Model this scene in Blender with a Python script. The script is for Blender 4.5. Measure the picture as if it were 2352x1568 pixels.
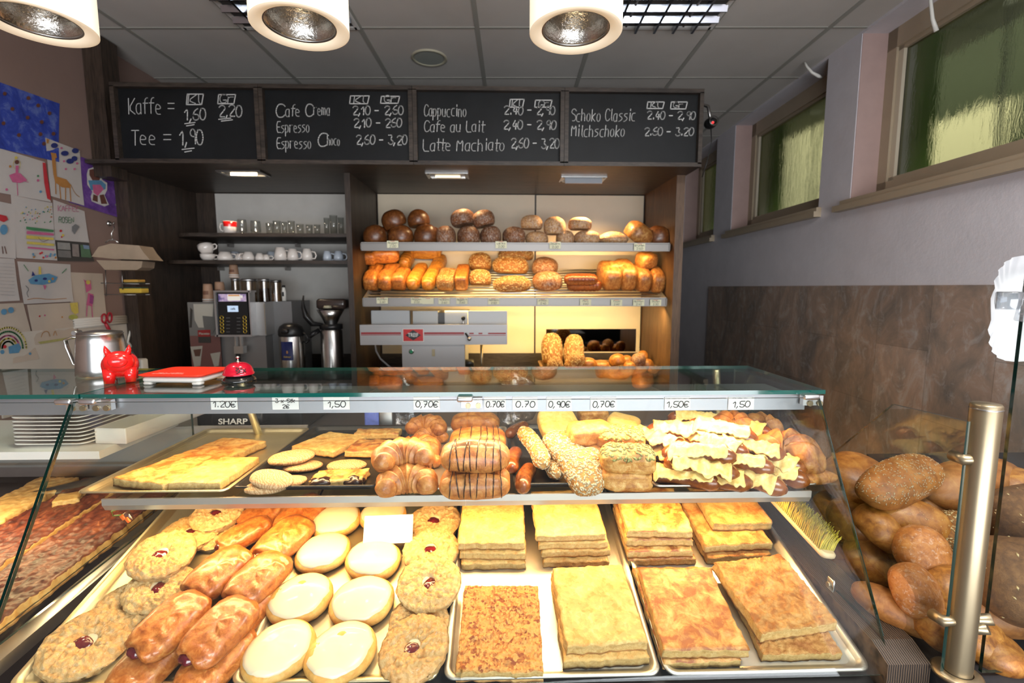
import bpy, bmesh, math, random
from mathutils import Vector, Matrix, Euler, noise
PI = math.pi
R = math.radians
V = Vector
for o in list(bpy.data.objects):
    bpy.data.objects.remove(o)
sc = bpy.context.scene
COL = sc.collection

# ------------------------------------------------------------------ camera
PITCH, YAW = R(6.37), R(1.6)
CAM = V((0, 0, 1.525))
FPX = 17 / 36 * 2352
cd = bpy.data.cameras.new('camera')
cd.lens = 17
cd.sensor_width = 36
cd.clip_start = 0.02
cd.dof.use_dof = True
cd.dof.focus_distance = 1.08
cd.dof.aperture_fstop = 4.5
cam = bpy.data.objects.new('camera', cd)
COL.objects.link(cam)
cam.location = CAM
cam.rotation_euler = (PI / 2 - PITCH, 0, -YAW)
sc.camera = cam
# ------------------------------------------------------------------ colour management
sc.view_settings.view_transform = 'Standard'
sc.view_settings.look = 'None'
sc.view_settings.gamma = 1
sc.view_settings.exposure = 0.0
sc.view_settings.use_curve_mapping = False
sc.cycles.max_bounces = 10
sc.cycles.transparent_max_bounces = 24
sc.cycles.sample_clamp_indirect = 4.0
sc.cycles.caustics_reflective = False
sc.cycles.caustics_refractive = False
# ------------------------------------------------------------------ world and lights
w = bpy.data.worlds.new('world')
sc.world = w
w.use_nodes = True
w.node_tree.nodes['Background'].inputs[0].default_value = (.80, .88, 1, 1)
w.node_tree.nodes['Background'].inputs[1].default_value = .22
def lamp(name, kind, loc, power, color, rot=(0, 0, 0), **kw):
    l = bpy.data.lights.new(name, kind)
    l.energy = power
    l.color = color
    for k, v in kw.items():
        setattr(l, k, v)
    o = bpy.data.objects.new(name, l)
    COL.objects.link(o)
    o.location = loc
    o.rotation_euler = rot
    return o
WARM, HALO, DAY = (1, .60, .20), (1, .80, .54), (.93, .96, 1)
# daylight through the shop window behind the customer
lamp('shop_window_light', 'AREA', (.6, -2.4, 1.12), 190, DAY, (R(94), 0, R(4)), shape='RECTANGLE', size=3.8, size_y=1.4)
lamp('shop_ceiling_light', 'AREA', (.95, -.05, 2.86), 60, (1, .97, .93), (0, 0, 0), shape='RECTANGLE', size=1.2, size_y=.8)
# daylight in the light well beyond the high windows
lamp('light_well_sun', 'AREA', (2.75, 3.4, 4.4), 260, (1, .97, .86), (0, R(24), 0), shape='RECTANGLE', size=1.6, size_y=6)
# strip lamps of the display case and the bread wall
lamp('case_top_strip', 'AREA', (-.1, 1.085, 1.262), 10.5, (1, .61, .28), (R(-12), 0, 0), shape='RECTANGLE', size=1.45, size_y=.03)
lamp('case_shelf_strip', 'AREA', (-.08, 1.03, 1.062), 16, (1, .57, .21), (R(-8), 0, 0), shape='RECTANGLE', size=1.4, size_y=.025)
lamp('left_case_strip', 'AREA', (-1.2, 1.12, 1.085), 2.6, (1, .72, .36), (R(-20), 0, 0), shape='RECTANGLE', size=.5, size_y=.03)
lamp('bread_shelf_strip', 'AREA', (.1, 3.12, 1.745), 13, WARM, (R(22), 0, 0), shape='RECTANGLE', size=1.75, size_y=.03)
lamp('bread_lower_strip', 'AREA', (.35, 3.12, 1.385), 15, (1, .68, .24), (R(28), 0, 0), shape='RECTANGLE', size=1.4, size_y=.03)
lamp('niche_spot_right', 'SPOT', (.6, 3.18, 2.185), 60, (1, .62, .26), (R(4), 0, 0), spot_size=R(140), spot_blend=.8, shadow_soft_size=.04)
lamp('niche_spot_middle', 'SPOT', (-.22, 3.14, 2.19), 10, (1, .68, .34), (R(4), 0, 0), spot_size=R(140), spot_blend=.8, shadow_soft_size=.04)
lamp('niche_spot_left', 'SPOT', (-1.52, 3.08, 2.19), 13, (1, .76, .5), (R(4), 0, 0), spot_size=R(150), spot_blend=.8, shadow_soft_size=.04)

# ------------------------------------------------------------------ pixel helpers (photo frame 2352 x 1568)
FW = V((math.sin(YAW) * math.cos(PITCH), math.cos(YAW) * math.cos(PITCH), -math.sin(PITCH)))
RT = V((math.cos(YAW), -math.sin(YAW), 0))
UP = RT.cross(FW)
def ray(u, v): return RT * ((u - 1176) / FPX) + UP * ((784 - v) / FPX) + FW
def PZ(u, v, z):
    d = ray(u, v); return CAM + d * ((z - CAM.z) / d.z)
def PY(u, v, y):
    d = ray(u, v); return CAM + d * (y / d.y)
def PX(u, v, x):
    d = ray(u, v); return CAM + d * (x / d.x)
def PPL(u, v, p0, n):
    d = ray(u, v); return CAM + d * ((V(p0) - CAM).dot(V(n)) / d.dot(V(n)))
def ppm(p):                               # photo pixels per metre at a point
    return FPX / (V(p) - CAM).dot(FW)

# ------------------------------------------------------------------ object helpers
def tag(o, label=None, cat=None, group=None, kind=None):
    if label: o['label'] = label
    if cat: o['category'] = cat
    if group: o['group'] = group
    if kind: o['kind'] = kind
    return o
def empty(name, loc=(0, 0, 0), rot=(0, 0, 0), label=None, cat=None, group=None):
    o = bpy.data.objects.new(name, None)
    COL.objects.link(o)
    o.empty_display_size = .05
    o.location = loc
    o.rotation_euler = rot
    return tag(o, label, cat, group)
def dup(o, loc, rot=(0, 0, 0), scale=None, label=None, group=None):
    c = o.copy(); COL.objects.link(c)
    c.location = loc; c.rotation_euler = rot
    if scale is not None: c.scale = (scale,) * 3 if isinstance(scale, (int, float)) else scale
    if label: c['label'] = label
    if group: c['group'] = group
    for ch in list(o.children):
        d = ch.copy(); COL.objects.link(d); d.parent = c
        for g in list(ch.children):
            e = g.copy(); COL.objects.link(e); e.parent = d
    return c
def mesh_obj(name, me, parent=None, loc=(0, 0, 0), rot=(0, 0, 0)):
    o = bpy.data.objects.new(name, me)
    COL.objects.link(o)
    o.parent = parent
    o.location = loc; o.rotation_euler = rot
    return o

class MB:
    """collects vertices and faces for ONE mesh"""
    def __init__(s): s.v = []; s.f = []; s.m = []; s.s = []
    def add(s, vs, fs, mi=0, sm=False, M=None):
        b = len(s.v)
        s.v += [(M @ V(p)) if M else V(p) for p in vs]
        for f in fs:
            s.f.append([b + i for i in f]); s.m.append(mi); s.s.append(sm)
        return s
    def box(s, c, d, mi=0, rot=None):
        x, y, z = d[0] / 2, d[1] / 2, d[2] / 2
        M = Matrix.Translation(V(c)) @ (Euler(rot).to_matrix().to_4x4() if rot else Matrix())
        vs = [(a * x, b * y, e * z) for a in (-1, 1) for b in (-1, 1) for e in (-1, 1)]
        return s.add(vs, [(0, 1, 3, 2), (4, 6, 7, 5), (0, 4, 5, 1), (2, 3, 7, 6), (0, 2, 6, 4), (1, 5, 7, 3)], mi, False, M)
    def bb(s, a, b, mi=0):
        return s.box([(a[i] + b[i]) / 2 for i in range(3)], [abs(b[i] - a[i]) for i in range(3)], mi)
    def rbox(s, c, d, r=.005, mi=0, rot=None, n=3, zr=None):
        """box with rounded vertical corners and eased top and bottom edges"""
        x, y, z = d[0] / 2, d[1] / 2, d[2] / 2
        zr = min(r, z) * .6 if zr is None else zr
        M = Matrix.Translation(V(c)) @ (Euler(rot).to_matrix().to_4x4() if rot else Matrix())
        loops = []
        for zz, ins in ((-z, zr), (-z + zr, 0), (z - zr, 0), (z, zr)):
            loops.append([V((p[0], p[1], zz)) for p in rrect(x - ins, y - ins, max(r - ins, .0003), n)])
        return s.loft([[M @ p for p in l] for l in loops], mi, True, caps=(1, 1))
    def loft(s, loops, mi=0, sm=True, caps=(0, 0), closed=True):
        n = len(loops[0]); vs = [p for l in loops for p in l]; fs = []
        for i in range(len(loops) - 1):
            for j in range(n if closed else n - 1):
                k = (j + 1) % n
                fs.append((i * n + j, i * n + k, (i + 1) * n + k, (i + 1) * n + j))
        s.add(vs, fs, mi, sm)
        b = len(s.v) - len(vs)
        if caps[0]: s.f.append([b + j for j in range(n)][::-1]); s.m.append(mi); s.s.append(False)
        if caps[1]: s.f.append([b + (len(loops) - 1) * n + j for j in range(n)]); s.m.append(mi); s.s.append(False)
        return s
    def lathe(s, prof, n=28, mi=0, sm=True, M=None, caps=(0, 0), a0=0, a1=2 * PI):
        loops = []
        for r, z in prof:
            l = [V((r * math.cos(a0 + (a1 - a0) * j / n), r * math.sin(a0 + (a1 - a0) * j / n), z)) for j in range(n)]
            loops.append([M @ p for p in l] if M else l)
        return s.loft(loops, mi, sm, caps)
    def tube(s, pts, r, n=8, mi=0, sm=True, caps=True, flat=1.0):
        pts = [V(p) for p in pts]; k = len(pts)
        rs = r if isinstance(r, (list, tuple)) else [r] * k
        loops = []; ref = None
        for i in range(k):
            t = (pts[min(i + 1, k - 1)] - pts[max(i - 1, 0)])
            if t.length < 1e-9: t = V((0, 0, 1))
            t.normalize()
            if ref is None:
                ref = V((0, 0, 1)) if abs(t.z) < .9 else V((1, 0, 0))
            a = ref - t * ref.dot(t)
            if a.length < 1e-6: a = V((1, 0, 0)) - t * t.x
            a.normalize(); ref = a
            b = t.cross(a)
            loops.append([pts[i] + (a * math.cos(q) * flat + b * math.sin(q)) * rs[i] for q in [2 * PI * j / n for j in range(n)]])
        return s.loft(loops, mi, sm, (1, 1) if caps else (0, 0))
    def cyl(s, a, b, r, n=20, mi=0, sm=True): return s.tube([a, b], r, n, mi, sm)
    def prism(s, poly, y0, y1, mi=0, axis='y'):
        """polygon (a,b) extruded; axis y: a=x b=z, axis z: a=x b=y, axis x: a=y b=z"""
        f = {'y': lambda a, b, t: (a, t, b), 'z': lambda a, b, t: (a, b, t), 'x': lambda a, b, t: (t, a, b)}[axis]
        n = len(poly)
        vs = [f(a, b, y0) for a, b in poly] + [f(a, b, y1) for a, b in poly]
        fs = [list(range(n)), list(range(n, 2 * n))[::-1]] + [(i, n + i, n + (i + 1) % n, (i + 1) % n) for i in range(n)]
        return s.add(vs, fs, mi)
    def grid(s, fn, nu, nv, mi=0, sm=True, wrap=False):
        vs = [V(fn(i / nu, j / nv)) for i in range(nu + (0 if wrap else 1)) for j in range(nv + 1)]
        N = nu if wrap else nu + 1; fs = []
        for i in range(nu):
            for j in range(nv):
                a, b = i % N, (i + 1) % N
                fs.append((a * (nv + 1) + j, b * (nv + 1) + j, b * (nv + 1) + j + 1, a * (nv + 1) + j + 1))
        return s.add(vs, fs, mi, sm)
    def ell(s, c, d, nu=24, nv=12, mi=0, ex=1.0, ez=1.0, flat=None, fn=None, M=None):
        """(super)ellipsoid with half sizes d; flat = lowest z as a share of d[2]; fn(p, n) deforms"""
        sg = lambda t, e: math.copysign(abs(t) ** e, t)
        vs = []
        for i in range(nu):
            a = 2 * PI * i / nu
            for j in range(nv + 1):
                b = -PI / 2 + PI * j / nv
                cx, cy, cz = sg(math.cos(b), ez) * sg(math.cos(a), ex), sg(math.cos(b), ez) * sg(math.sin(a), ex), sg(math.sin(b), ez)
                p = V((cx * d[0], cy * d[1], cz * d[2]))
                if fn: p = V(fn(p, V((cx / d[0], cy / d[1], cz / d[2])).normalized()))
                if flat is not None and p.z < flat * d[2]: p.z = flat * d[2] + (p.z - flat * d[2]) * .06
                p += V(c)
                vs.append(M @ p if M else p)
        fs = []
        for i in range(nu):
            k = (i + 1) % nu
            for j in range(nv):
                fs.append((i * (nv + 1) + j, k * (nv + 1) + j, k * (nv + 1) + j + 1, i * (nv + 1) + j + 1))
        return s.add(vs, fs, mi, True)
    def mesh(s, name, mats):
        me = bpy.data.meshes.new(name)
        me.from_pydata([tuple(p) for p in s.v], [], s.f)
        for m in (mats if isinstance(mats, (list, tuple)) else [mats]): me.materials.append(m)
        me.polygons.foreach_set('material_index', s.m)
        me.polygons.foreach_set('use_smooth', s.s)
        bm = bmesh.new(); bm.from_mesh(me)
        bmesh.ops.remove_doubles(bm, verts=bm.verts, dist=1e-6)
        bmesh.ops.recalc_face_normals(bm, faces=bm.faces)
        bm.to_mesh(me); bm.free(); me.update()
        return me
    def build(s, name, mats, parent=None, loc=(0, 0, 0), rot=(0, 0, 0)):
        return mesh_obj(name, s.mesh(name, mats), parent, loc, rot)
    def one(s, name, mats, label, cat, loc=(0, 0, 0), rot=(0, 0, 0), group=None):
        return tag(s.build(name, mats, None, loc, rot), label, cat, group)
    def struct(s, name, mats, parent=None):
        o = s.build(name, mats, parent); o['kind'] = 'structure'; return o
def rrect(x, y, r, n=4):
    out = []
    r = min(r, x, y)
    for cx, cy, a0 in ((x - r, y - r, 0), (-x + r, y - r, PI / 2), (-x + r, -y + r, PI), (x - r, -y + r, 1.5 * PI)):
        for k in range(n + 1):
            a = a0 + PI / 2 * k / n
            out.append((cx + r * math.cos(a), cy + r * math.sin(a)))
    return out
def nz(p, sc_=1.0, seed=0.0): return noise.noise(V(p) * sc_ + V((seed * 7.13, seed * 3.7, seed * 1.9)))
def fb(p, sc_=1.0, seed=0.0, o=3):
    t = 0; a = 1
    for k in range(o):
        t += a * nz(p, sc_, seed + k); a *= .5; sc_ *= 2.1
    return t

# ------------------------------------------------------------------ materials
MATS = {}
class NT:
    def __init__(s, name):
        s.m = bpy.data.materials.new(name); s.m.use_nodes = True
        s.t = s.m.node_tree; s.n = s.t.nodes; s.b = s.n['Principled BSDF']; MATS[name] = s.m
    def node(s, ty, **kw):
        x = s.n.new(ty)
        for k, v in kw.items():
            if k in x.inputs: 
                if hasattr(v, 'is_linked') or isinstance(v, bpy.types.NodeSocket): s.t.links.new(v, x.inputs[k])
                else: x.inputs[k].default_value = v
            else: setattr(x, k, v)
        return x
    def link(s, a, b): s.t.links.new(a, b)
    def vec(s, scale=(1, 1, 1), rnd=True):
        tc = s.node('ShaderNodeTexCoord'); mp = s.node('ShaderNodeMapping'); mp.inputs['Scale'].default_value = scale
        if rnd:
            oi = s.node('ShaderNodeObjectInfo'); mu = s.node('ShaderNodeMath', operation='MULTIPLY'); mu.inputs[1].default_value = 37.0
            s.link(oi.outputs['Random'], mu.inputs[0])
            ad = s.node('ShaderNodeVectorMath', operation='ADD'); s.link(tc.outputs['Object'], ad.inputs[0]); s.link(mu.outputs[0], ad.inputs[1])
            s.link(ad.outputs[0], mp.inputs[0])
        else: s.link(tc.outputs['Object'], mp.inputs[0])
        return mp.outputs[0]
    def noise(s, vec, scale, detail=4, rough=.6, dist=0):
        x = s.node('ShaderNodeTexNoise'); s.link(vec, x.inputs['Vector'])
        x.inputs['Scale'].default_value = scale; x.inputs['Detail'].default_value = detail
        x.inputs['Roughness'].default_value = rough; x.inputs['Distortion'].default_value = dist
        return x.outputs[0]
    def ramp(s, fac, stops):
        x = s.node('ShaderNodeValToRGB'); e = x.color_ramp.elements
        while len(e) < len(stops): e.new(.5)
        for q, (p, c) in zip(e, stops):
            q.position = p; q.color = (*c, 1) if len(c) == 3 else c
        s.link(fac, x.inputs[0]); return x.outputs[0]
    def mix(s, fac, a, b, mode='MIX'):
        x = s.node('ShaderNodeMix', data_type='RGBA', blend_type=mode)
        for v, i in ((fac, 0), (a, 6), (b, 7)):
            if isinstance(v, bpy.types.NodeSocket): s.link(v, x.inputs[i])
            else: x.inputs[i].default_value = v if isinstance(v, (int, float)) else ((*v, 1) if len(v) == 3 else v)
        return x.outputs[2]
    def base(s, c):
        if isinstance(c, bpy.types.NodeSocket): s.link(c, s.b.inputs['Base Color'])
        else: s.b.inputs['Base Color'].default_value = (*c, 1)
    def bump(s, h, strength=.3, dist=.002):
        x = s.node('ShaderNodeBump'); x.inputs['Strength'].default_value = strength; x.inputs['Distance'].default_value = dist
        s.link(h, x.inputs['Height']); s.link(x.outputs[0], s.b.inputs['Normal'])
    def set(s, **kw):
        for k, v in kw.items(): s.b.inputs[k.replace('_', ' ')].default_value = v
        return s
def plain(name, c, rough=.5, metal=0, var=.0, vs=8, bump=0, bs=60, coat=0, spec=.5, trans=0):
    t = NT(name); t.set(Roughness=rough, Metallic=metal)
    t.b.inputs['Specular IOR Level'].default_value = spec
    if coat: t.b.inputs['Coat Weight'].default_value = coat
    vv = t.vec()
    if var:
        n = t.noise(vv, vs, 5)
        t.base(t.ramp(n, [(.3, [k * (1 - var) for k in c]), (.7, [min(1, k * (1 + var)) for k in c])]))
    else: t.base(c)
    if bump: t.bump(t.noise(vv, bs, 4), bump, .003)
    return t.m
def crust(name, dark, mid, light, scale=14, lo=.35, hi=.68, rough=.55, bump=.4, bs=90, flour=0, coat=0, dist=.0025, top=None, sz=1.0):
    """baked dough: three tones, blisters, optional flour dust and a paler or darker up-facing side"""
    scale *= sz; bs *= sz
    dark, mid, light = [(c[0] * .98, c[1] * .86, c[2] * .60) for c in (dark, mid, light)]
    t = NT(name); t.set(Roughness=rough); v = t.vec()
    n = t.noise(v, scale, 7, .66, .5)
    c = t.ramp(n, [(lo, dark), ((lo + hi) / 2, mid), (hi, light)])
    oi = t.node('ShaderNodeObjectInfo')
    c = t.mix(t.ramp(oi.outputs['Random'], [(0, (.0,) * 3), (1, (.32,) * 3)]), c, dark)
    if top:
        g = t.node('ShaderNodeTexCoord'); sx = t.node('ShaderNodeSeparateXYZ'); t.link(g.outputs['Normal'], sx.inputs[0])
        f = t.ramp(sx.outputs['Z'], [(.25, (0,) * 3), (.8, (1,) * 3)])
        nn = t.noise(v, scale * 1.7, 4)
        f2 = t.node('ShaderNodeMath', operation='MULTIPLY'); t.link(f, f2.inputs[0]); t.link(t.ramp(nn, [(.3, (.35,) * 3), (.6, (1,) * 3)]), f2.inputs[1])
        c = t.mix(f2.outputs[0], c, top)
    if flour:
        fl = t.noise(v, scale * 1.5, 8, .75, .8)
        c = t.mix(t.ramp(fl, [(.60 - flour * .22, (0,) * 3), (.72, (min(1, .45 + flour * .5),) * 3)]), c, (.78, .70, .58))
    t.base(c)
    if coat: t.set(Coat_Weight=coat, Coat_Roughness=.18)
    t.bump(t.noise(v, bs, 5, .65), bump, dist)
    return t.m
def emit(name, c, k):
    t = NT(name); t.base((0, 0, 0)); t.b.inputs['Emission Color'].default_value = (*c, 1); t.b.inputs['Emission Strength'].default_value = k
    return t.m
def woodm(name, dark, light, axis='z', scale=6, rough=.45, bump=.15, lo=.3, hi=.72, fine=1.0):
    t = NT(name); t.set(Roughness=rough)
    s = {'x': (.12, 1, 1), 'y': (1, .12, 1), 'z': (1, 1, .08)}[axis]
    v = t.vec(tuple(k * scale for k in s)); n = t.noise(v, 4, 6, .65, .6); n2 = t.noise(v, 26 * fine, 3, .6)
    m = t.node('ShaderNodeMath', operation='MULTIPLY_ADD'); t.link(n2, m.inputs[0]); m.inputs[1].default_value = .55
    m2 = t.node('ShaderNodeMath', operation='MULTIPLY'); t.link(n, m2.inputs[0]); m2.inputs[1].default_value = .55; t.link(m2.outputs[0], m.inputs[2])
    t.base(t.ramp(m.outputs[0], [(lo + .08, dark), (hi, light)])); t.bump(n2, bump, .001)
    return t.m
def glassm(name, tint=(.985, 1, .99), ior=1.5, rough=0.0, extra=0.0, bump=0):
    """thin pane: clear transmission plus Fresnel reflection"""
    t = NT(name); t.n.remove(t.b)
    out = t.n['Material Output']
    tr = t.node('ShaderNodeBsdfTransparent'); tr.inputs[0].default_value = (*tint, 1)
    gl = t.node('ShaderNodeBsdfGlossy'); gl.inputs['Roughness'].default_value = rough
    fr = t.node('ShaderNodeFresnel'); fr.inputs[0].default_value = ior
    if bump:
        b = t.node('ShaderNodeBump'); b.inputs['Strength'].default_value = bump; b.inputs['Distance'].default_value = .01
        t.link(t.noise(t.vec(rnd=False), 25, 4), b.inputs['Height']); t.link(b.outputs[0], fr.inputs['Normal']); t.link(b.outputs[0], gl.inputs['Normal'])
    ge = t.node('ShaderNodeNewGeometry'); ri = t.node('ShaderNodeMapRange'); ri.inputs[3].default_value = ior; ri.inputs[4].default_value = 1 / ior
    t.link(ge.outputs['Backfacing'], ri.inputs[0]); t.link(ri.outputs[0], fr.inputs[0])
    ad = t.node('ShaderNodeMath', operation='ADD'); ad.inputs[1].default_value = extra; ad.use_clamp = True; t.link(fr.outputs[0], ad.inputs[0])
    mx = t.node('ShaderNodeMixShader'); t.link(ad.outputs[0], mx.inputs[0]); t.link(tr.outputs[0], mx.inputs[1]); t.link(gl.outputs[0], mx.inputs[2])
    t.link(mx.outputs[0], out.inputs[0])
    return t.m
G_ = dict
white = plain('white_paint', (.80, .79, .76), .5, var=.03)
cream = plain('cream_panel', (.66, .56, .41), .42, var=.02)
chalk = plain('chalk', (.62, .62, .60), .9, var=.15, vs=200)
slate = plain('slate', (.007, .008, .009), .5, var=.35, vs=5, spec=.3)
black_pl = plain('black_plastic', (.012, .012, .013), .35)
black_tin = plain('black_enamel', (.016, .015, .014), .3, var=.3, vs=30)
steel = plain('steel', (.62, .61, .59), .26, 1, var=.06, vs=20)
steel_dk = plain('steel_dark', (.34, .33, .32), .35, 1, var=.06, vs=20)
alu = plain('brushed_aluminium', (.66, .66, .67), .34, 1, var=.05, vs=30)
alu_tray = plain('aluminium_tray', (.72, .69, .62), .40, 1, var=.08, vs=12, bump=.05)
gold_tray = plain('gold_tray', (.80, .68, .43), .42, 1, var=.08, vs=12, bump=.05)
brass = plain('satin_brass', (.36, .29, .185), .36, .9, var=.04)
grey_mach = plain('machine_grey', (.46, .45, .45), .4, .3)
red_pl = plain('red_plastic', (.72, .012, .010), .22, coat=.5)
red_mat = plain('red_matte', (.80, .035, .012), .45)
white_pl = plain('white_plastic', (.78, .76, .70), .35)
porcelain = plain('porcelain', (.80, .74, .68), .18, coat=.4)
porc_shade = plain('porcelain_shaded', (.62, .68, .76), .18, coat=.4)  # same cups standing in shade: the bluish shade is put into the colour
ink = plain('ink', (.015, .015, .018), .6)
ink_red = plain('ink_red', (.5, .02, .02), .6)
paper = plain('paper', (.76, .75, .72), .8, var=.03)
tagpaper = plain('tag_paper', (.80, .78, .55), .8, var=.05)
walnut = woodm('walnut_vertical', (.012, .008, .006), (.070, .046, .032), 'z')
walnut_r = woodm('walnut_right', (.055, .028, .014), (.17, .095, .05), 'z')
walnut_h = woodm('walnut_horizontal', (.012, .009, .007), (.075, .055, .042), 'x')
_t = NT('ribbed_ash'); _t.set(Roughness=.5); _v = _t.vec(rnd=False); _w = _t.node('ShaderNodeTexWave', wave_type='BANDS', bands_direction='X'); _t.link(_v, _w.inputs['Vector'])
_w.inputs['Scale'].default_value = 75; _w.inputs['Distortion'].default_value = 2.5; _w.inputs['Detail'].default_value = 3; _w.inputs['Detail Scale'].default_value = .6
_t.base(_t.ramp(_w.outputs['Fac'], [(.25, (.014, .010, .008)), (.6, (.045, .030, .021)), (.95, (.11, .072, .045))])); _t.bump(_w.outputs['Fac'], .4, .001); ashwood = _t.m
gl_edge = plain('glass_edge', (.0, .07, .055), .08, coat=.6)
gl_edge_dk = plain('glass_edge_dark', (.004, .022, .018), .1, coat=.6)
pane = glassm('clear_pane', (.955, .975, .965), 1.42)
pane_top = glassm('counter_glass', (.86, .92, .89), 1.56, 0, .03)
tumbler = glassm('tumbler_glass', (.90, .91, .90), 1.35, .03, .05)
plast_clear = glassm('clear_plastic', (.90, .92, .94), 1.5, .12, .10)
mirror = plain('dark_mirror', (.16, .15, .14), .04, 1)
# ================================================================== ROOM
RA = R(1.7)
ROOM = Matrix.Rotation(-RA, 4, 'Z')
def RM(x, y, z): return ROOM @ V((x, y, z))
def PR(u, v, x):                         # pixel -> room coordinates on the plane room-x = x
    n = V((math.cos(RA), -math.sin(RA), 0)); d = ray(u, v)
    p = CAM + d * ((x - CAM.dot(n)) / d.dot(n)); return ROOM.inverted() @ p
def room(mb, name, mats):
    o = mb.struct(name, mats); o.rotation_euler = (0, 0, -RA); return o
H = 2.9
# ceiling of square mineral tiles in a grid
t = NT('ceiling_tile'); t.set(Roughness=.85)
v_ = t.vec(rnd=False)
t.base(t.ramp(t.noise(v_, 3, 3), [(.3, (.58, .545, .50)), (.7, (.63, .595, .55))])); t.bump(t.noise(v_, 220, 3), .12, .001)
grid_m = plain('ceiling_grid', (.36, .35, .31), .6)
mb = MB()
mb.bb((-2.9, -1.2, H), (2.6, 6.2, H + .04), 0)
GX = [-.19 + .625 * k for k in range(-4, 5)]
GY = [2.745 + .62 * k for k in range(-6, 6)]
for x in GX: mb.bb((x - .012, -1.2, H - .004), (x + .012, 6.2, H + .001), 1)
for y in GY: mb.bb((-2.9, y - .007, H - .003), (2.6, y + .007, H + .001), 1)
room(mb, 'ceiling', [MATS['ceiling_tile'], grid_m])
floor_m = plain('floor_tile', (.13, .115, .10), .4, var=.2, vs=3)
MB().bb((-2.9, -1.2, -.05), (2.6, 6.2, 0)).struct('floor', floor_m)
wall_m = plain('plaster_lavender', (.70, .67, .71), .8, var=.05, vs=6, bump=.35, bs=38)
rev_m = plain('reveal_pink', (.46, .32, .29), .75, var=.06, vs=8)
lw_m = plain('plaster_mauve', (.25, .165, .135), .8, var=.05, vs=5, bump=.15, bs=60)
dim_m = plain('plaster_grey', (.40, .40, .42), .8, var=.05, vs=5, bump=.2, bs=50)
XW = 1.885
WIN = [(1.05, 2.78), (3.06, 4.27), (4.635, 5.45)]
Z0, Z1 = 2.0, 2.885
mb = MB()
mb.bb((XW, -1.2, 0), (XW + .3, 6.2, Z0), 0)
mb.bb((XW, -1.2, Z1), (XW + .3, 6.2, H), 0)
ys = [-1.2] + [y for a in WIN for y in a] + [6.2]
for i in range(0, len(ys), 2): mb.bb((XW, ys[i], Z0), (XW + .3, ys[i + 1], Z1), 0)
for a, b in WIN:                          # painted reveals
    for y in (a, b): mb.bb((XW + .004, y - .004, Z0), (XW + .14, y + .004, Z1), 1)
room(mb, 'wall_right', [wall_m, rev_m])
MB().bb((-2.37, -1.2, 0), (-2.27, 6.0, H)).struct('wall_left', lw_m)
MB().bb((-2.37, 5.95, 0), (2.3, 6.05, H)).struct('wall_back', dim_m)
# stone-look cladding on the right wall
t = NT('slate_cladding'); t.set(Roughness=.5)
v_ = t.vec(rnd=False)
sp = t.node('ShaderNodeSeparateXYZ'); t.link(v_, sp.inputs[0]); cb = t.node('ShaderNodeCombineXYZ')
t.link(sp.outputs['Y'], cb.inputs['Y']); t.link(sp.outputs['Z'], cb.inputs['X'])
bk = t.node('ShaderNodeTexBrick'); t.link(cb.outputs[0], bk.inputs['Vector'])
bk.offset = .5; bk.inputs['Scale'].default_value = 1; bk.inputs['Brick Width'].default_value = .62; bk.inputs['Row Height'].default_value = .31
bk.inputs['Mortar Size'].default_value = .0012; bk.inputs['Color1'].default_value = (.75,) * 3 + (1,); bk.inputs['Color2'].default_value = (1.15,) * 3 + (1,); bk.inputs['Mortar'].default_value = (.5,) * 3 + (1,)
vs_ = t.vec((2.4, 2.4, 1.5), rnd=False)
c1 = t.ramp(t.noise(vs_, 2.4, 9, .68, .8), [(.28, (.17, .155, .145)), (.45, (.29, .23, .19)), (.57, (.40, .285, .22)), (.7, (.47, .44, .42))])
c2 = t.ramp(t.noise(vs_, 5.5, 10, .7, 1.6), [(.52, (0,) * 3), (.74, (.75,) * 3)])
c = t.mix(c2, c1, (.54, .52, .51))
t.base(t.mix(.8, c, bk.outputs['Color'], 'MULTIPLY')); t.bump(t.noise(v_, 60, 5), .12, .002)
mb = MB(); mb.bb((XW - .012, -1.2, .0), (XW, 4.665, 1.535))
o = room(mb, 'trim_1', MATS['slate_cladding']); o['label'] = 'brown and grey stone-look cladding on the lower right wall'
# windows: painted wood frames, textured panes, sills
frame_m = plain('window_frame_paint', (.42, .34, .24), .5, var=.04)
bead_m = plain('window_bead_paint', (.62, .54, .41), .5)
t = NT('figured_glass'); t.n.remove(t.b)
tr = t.node('ShaderNodeBsdfRefraction'); tr.inputs['Color'].default_value = (.86, .90, .80, 1); tr.inputs['IOR'].default_value = 1.3; tr.inputs['Roughness'].default_value = .01
gl = t.node('ShaderNodeBsdfGlossy'); gl.inputs['Roughness'].default_value = .08
b_ = t.node('ShaderNodeBump'); b_.inputs['Strength'].default_value = .09; b_.inputs['Distance'].default_value = .02
vg = t.vec((1, 3.2, 1), rnd=False); t.link(t.noise(vg, 9, 5, .6, 1.2), b_.inputs['Height'])
t.link(b_.outputs[0], tr.inputs['Normal']); t.link(b_.outputs[0], gl.inputs['Normal'])
fr = t.node('ShaderNodeFresnel'); fr.inputs[0].default_value = 1.3
mx = t.node('ShaderNodeMixShader'); mx.inputs[0].default_value = .06; t.link(tr.outputs[0], mx.inputs[1]); t.link(gl.outputs[0], mx.inputs[2])
t.link(mx.outputs[0], t.n['Material Output'].inputs[0])
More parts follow.
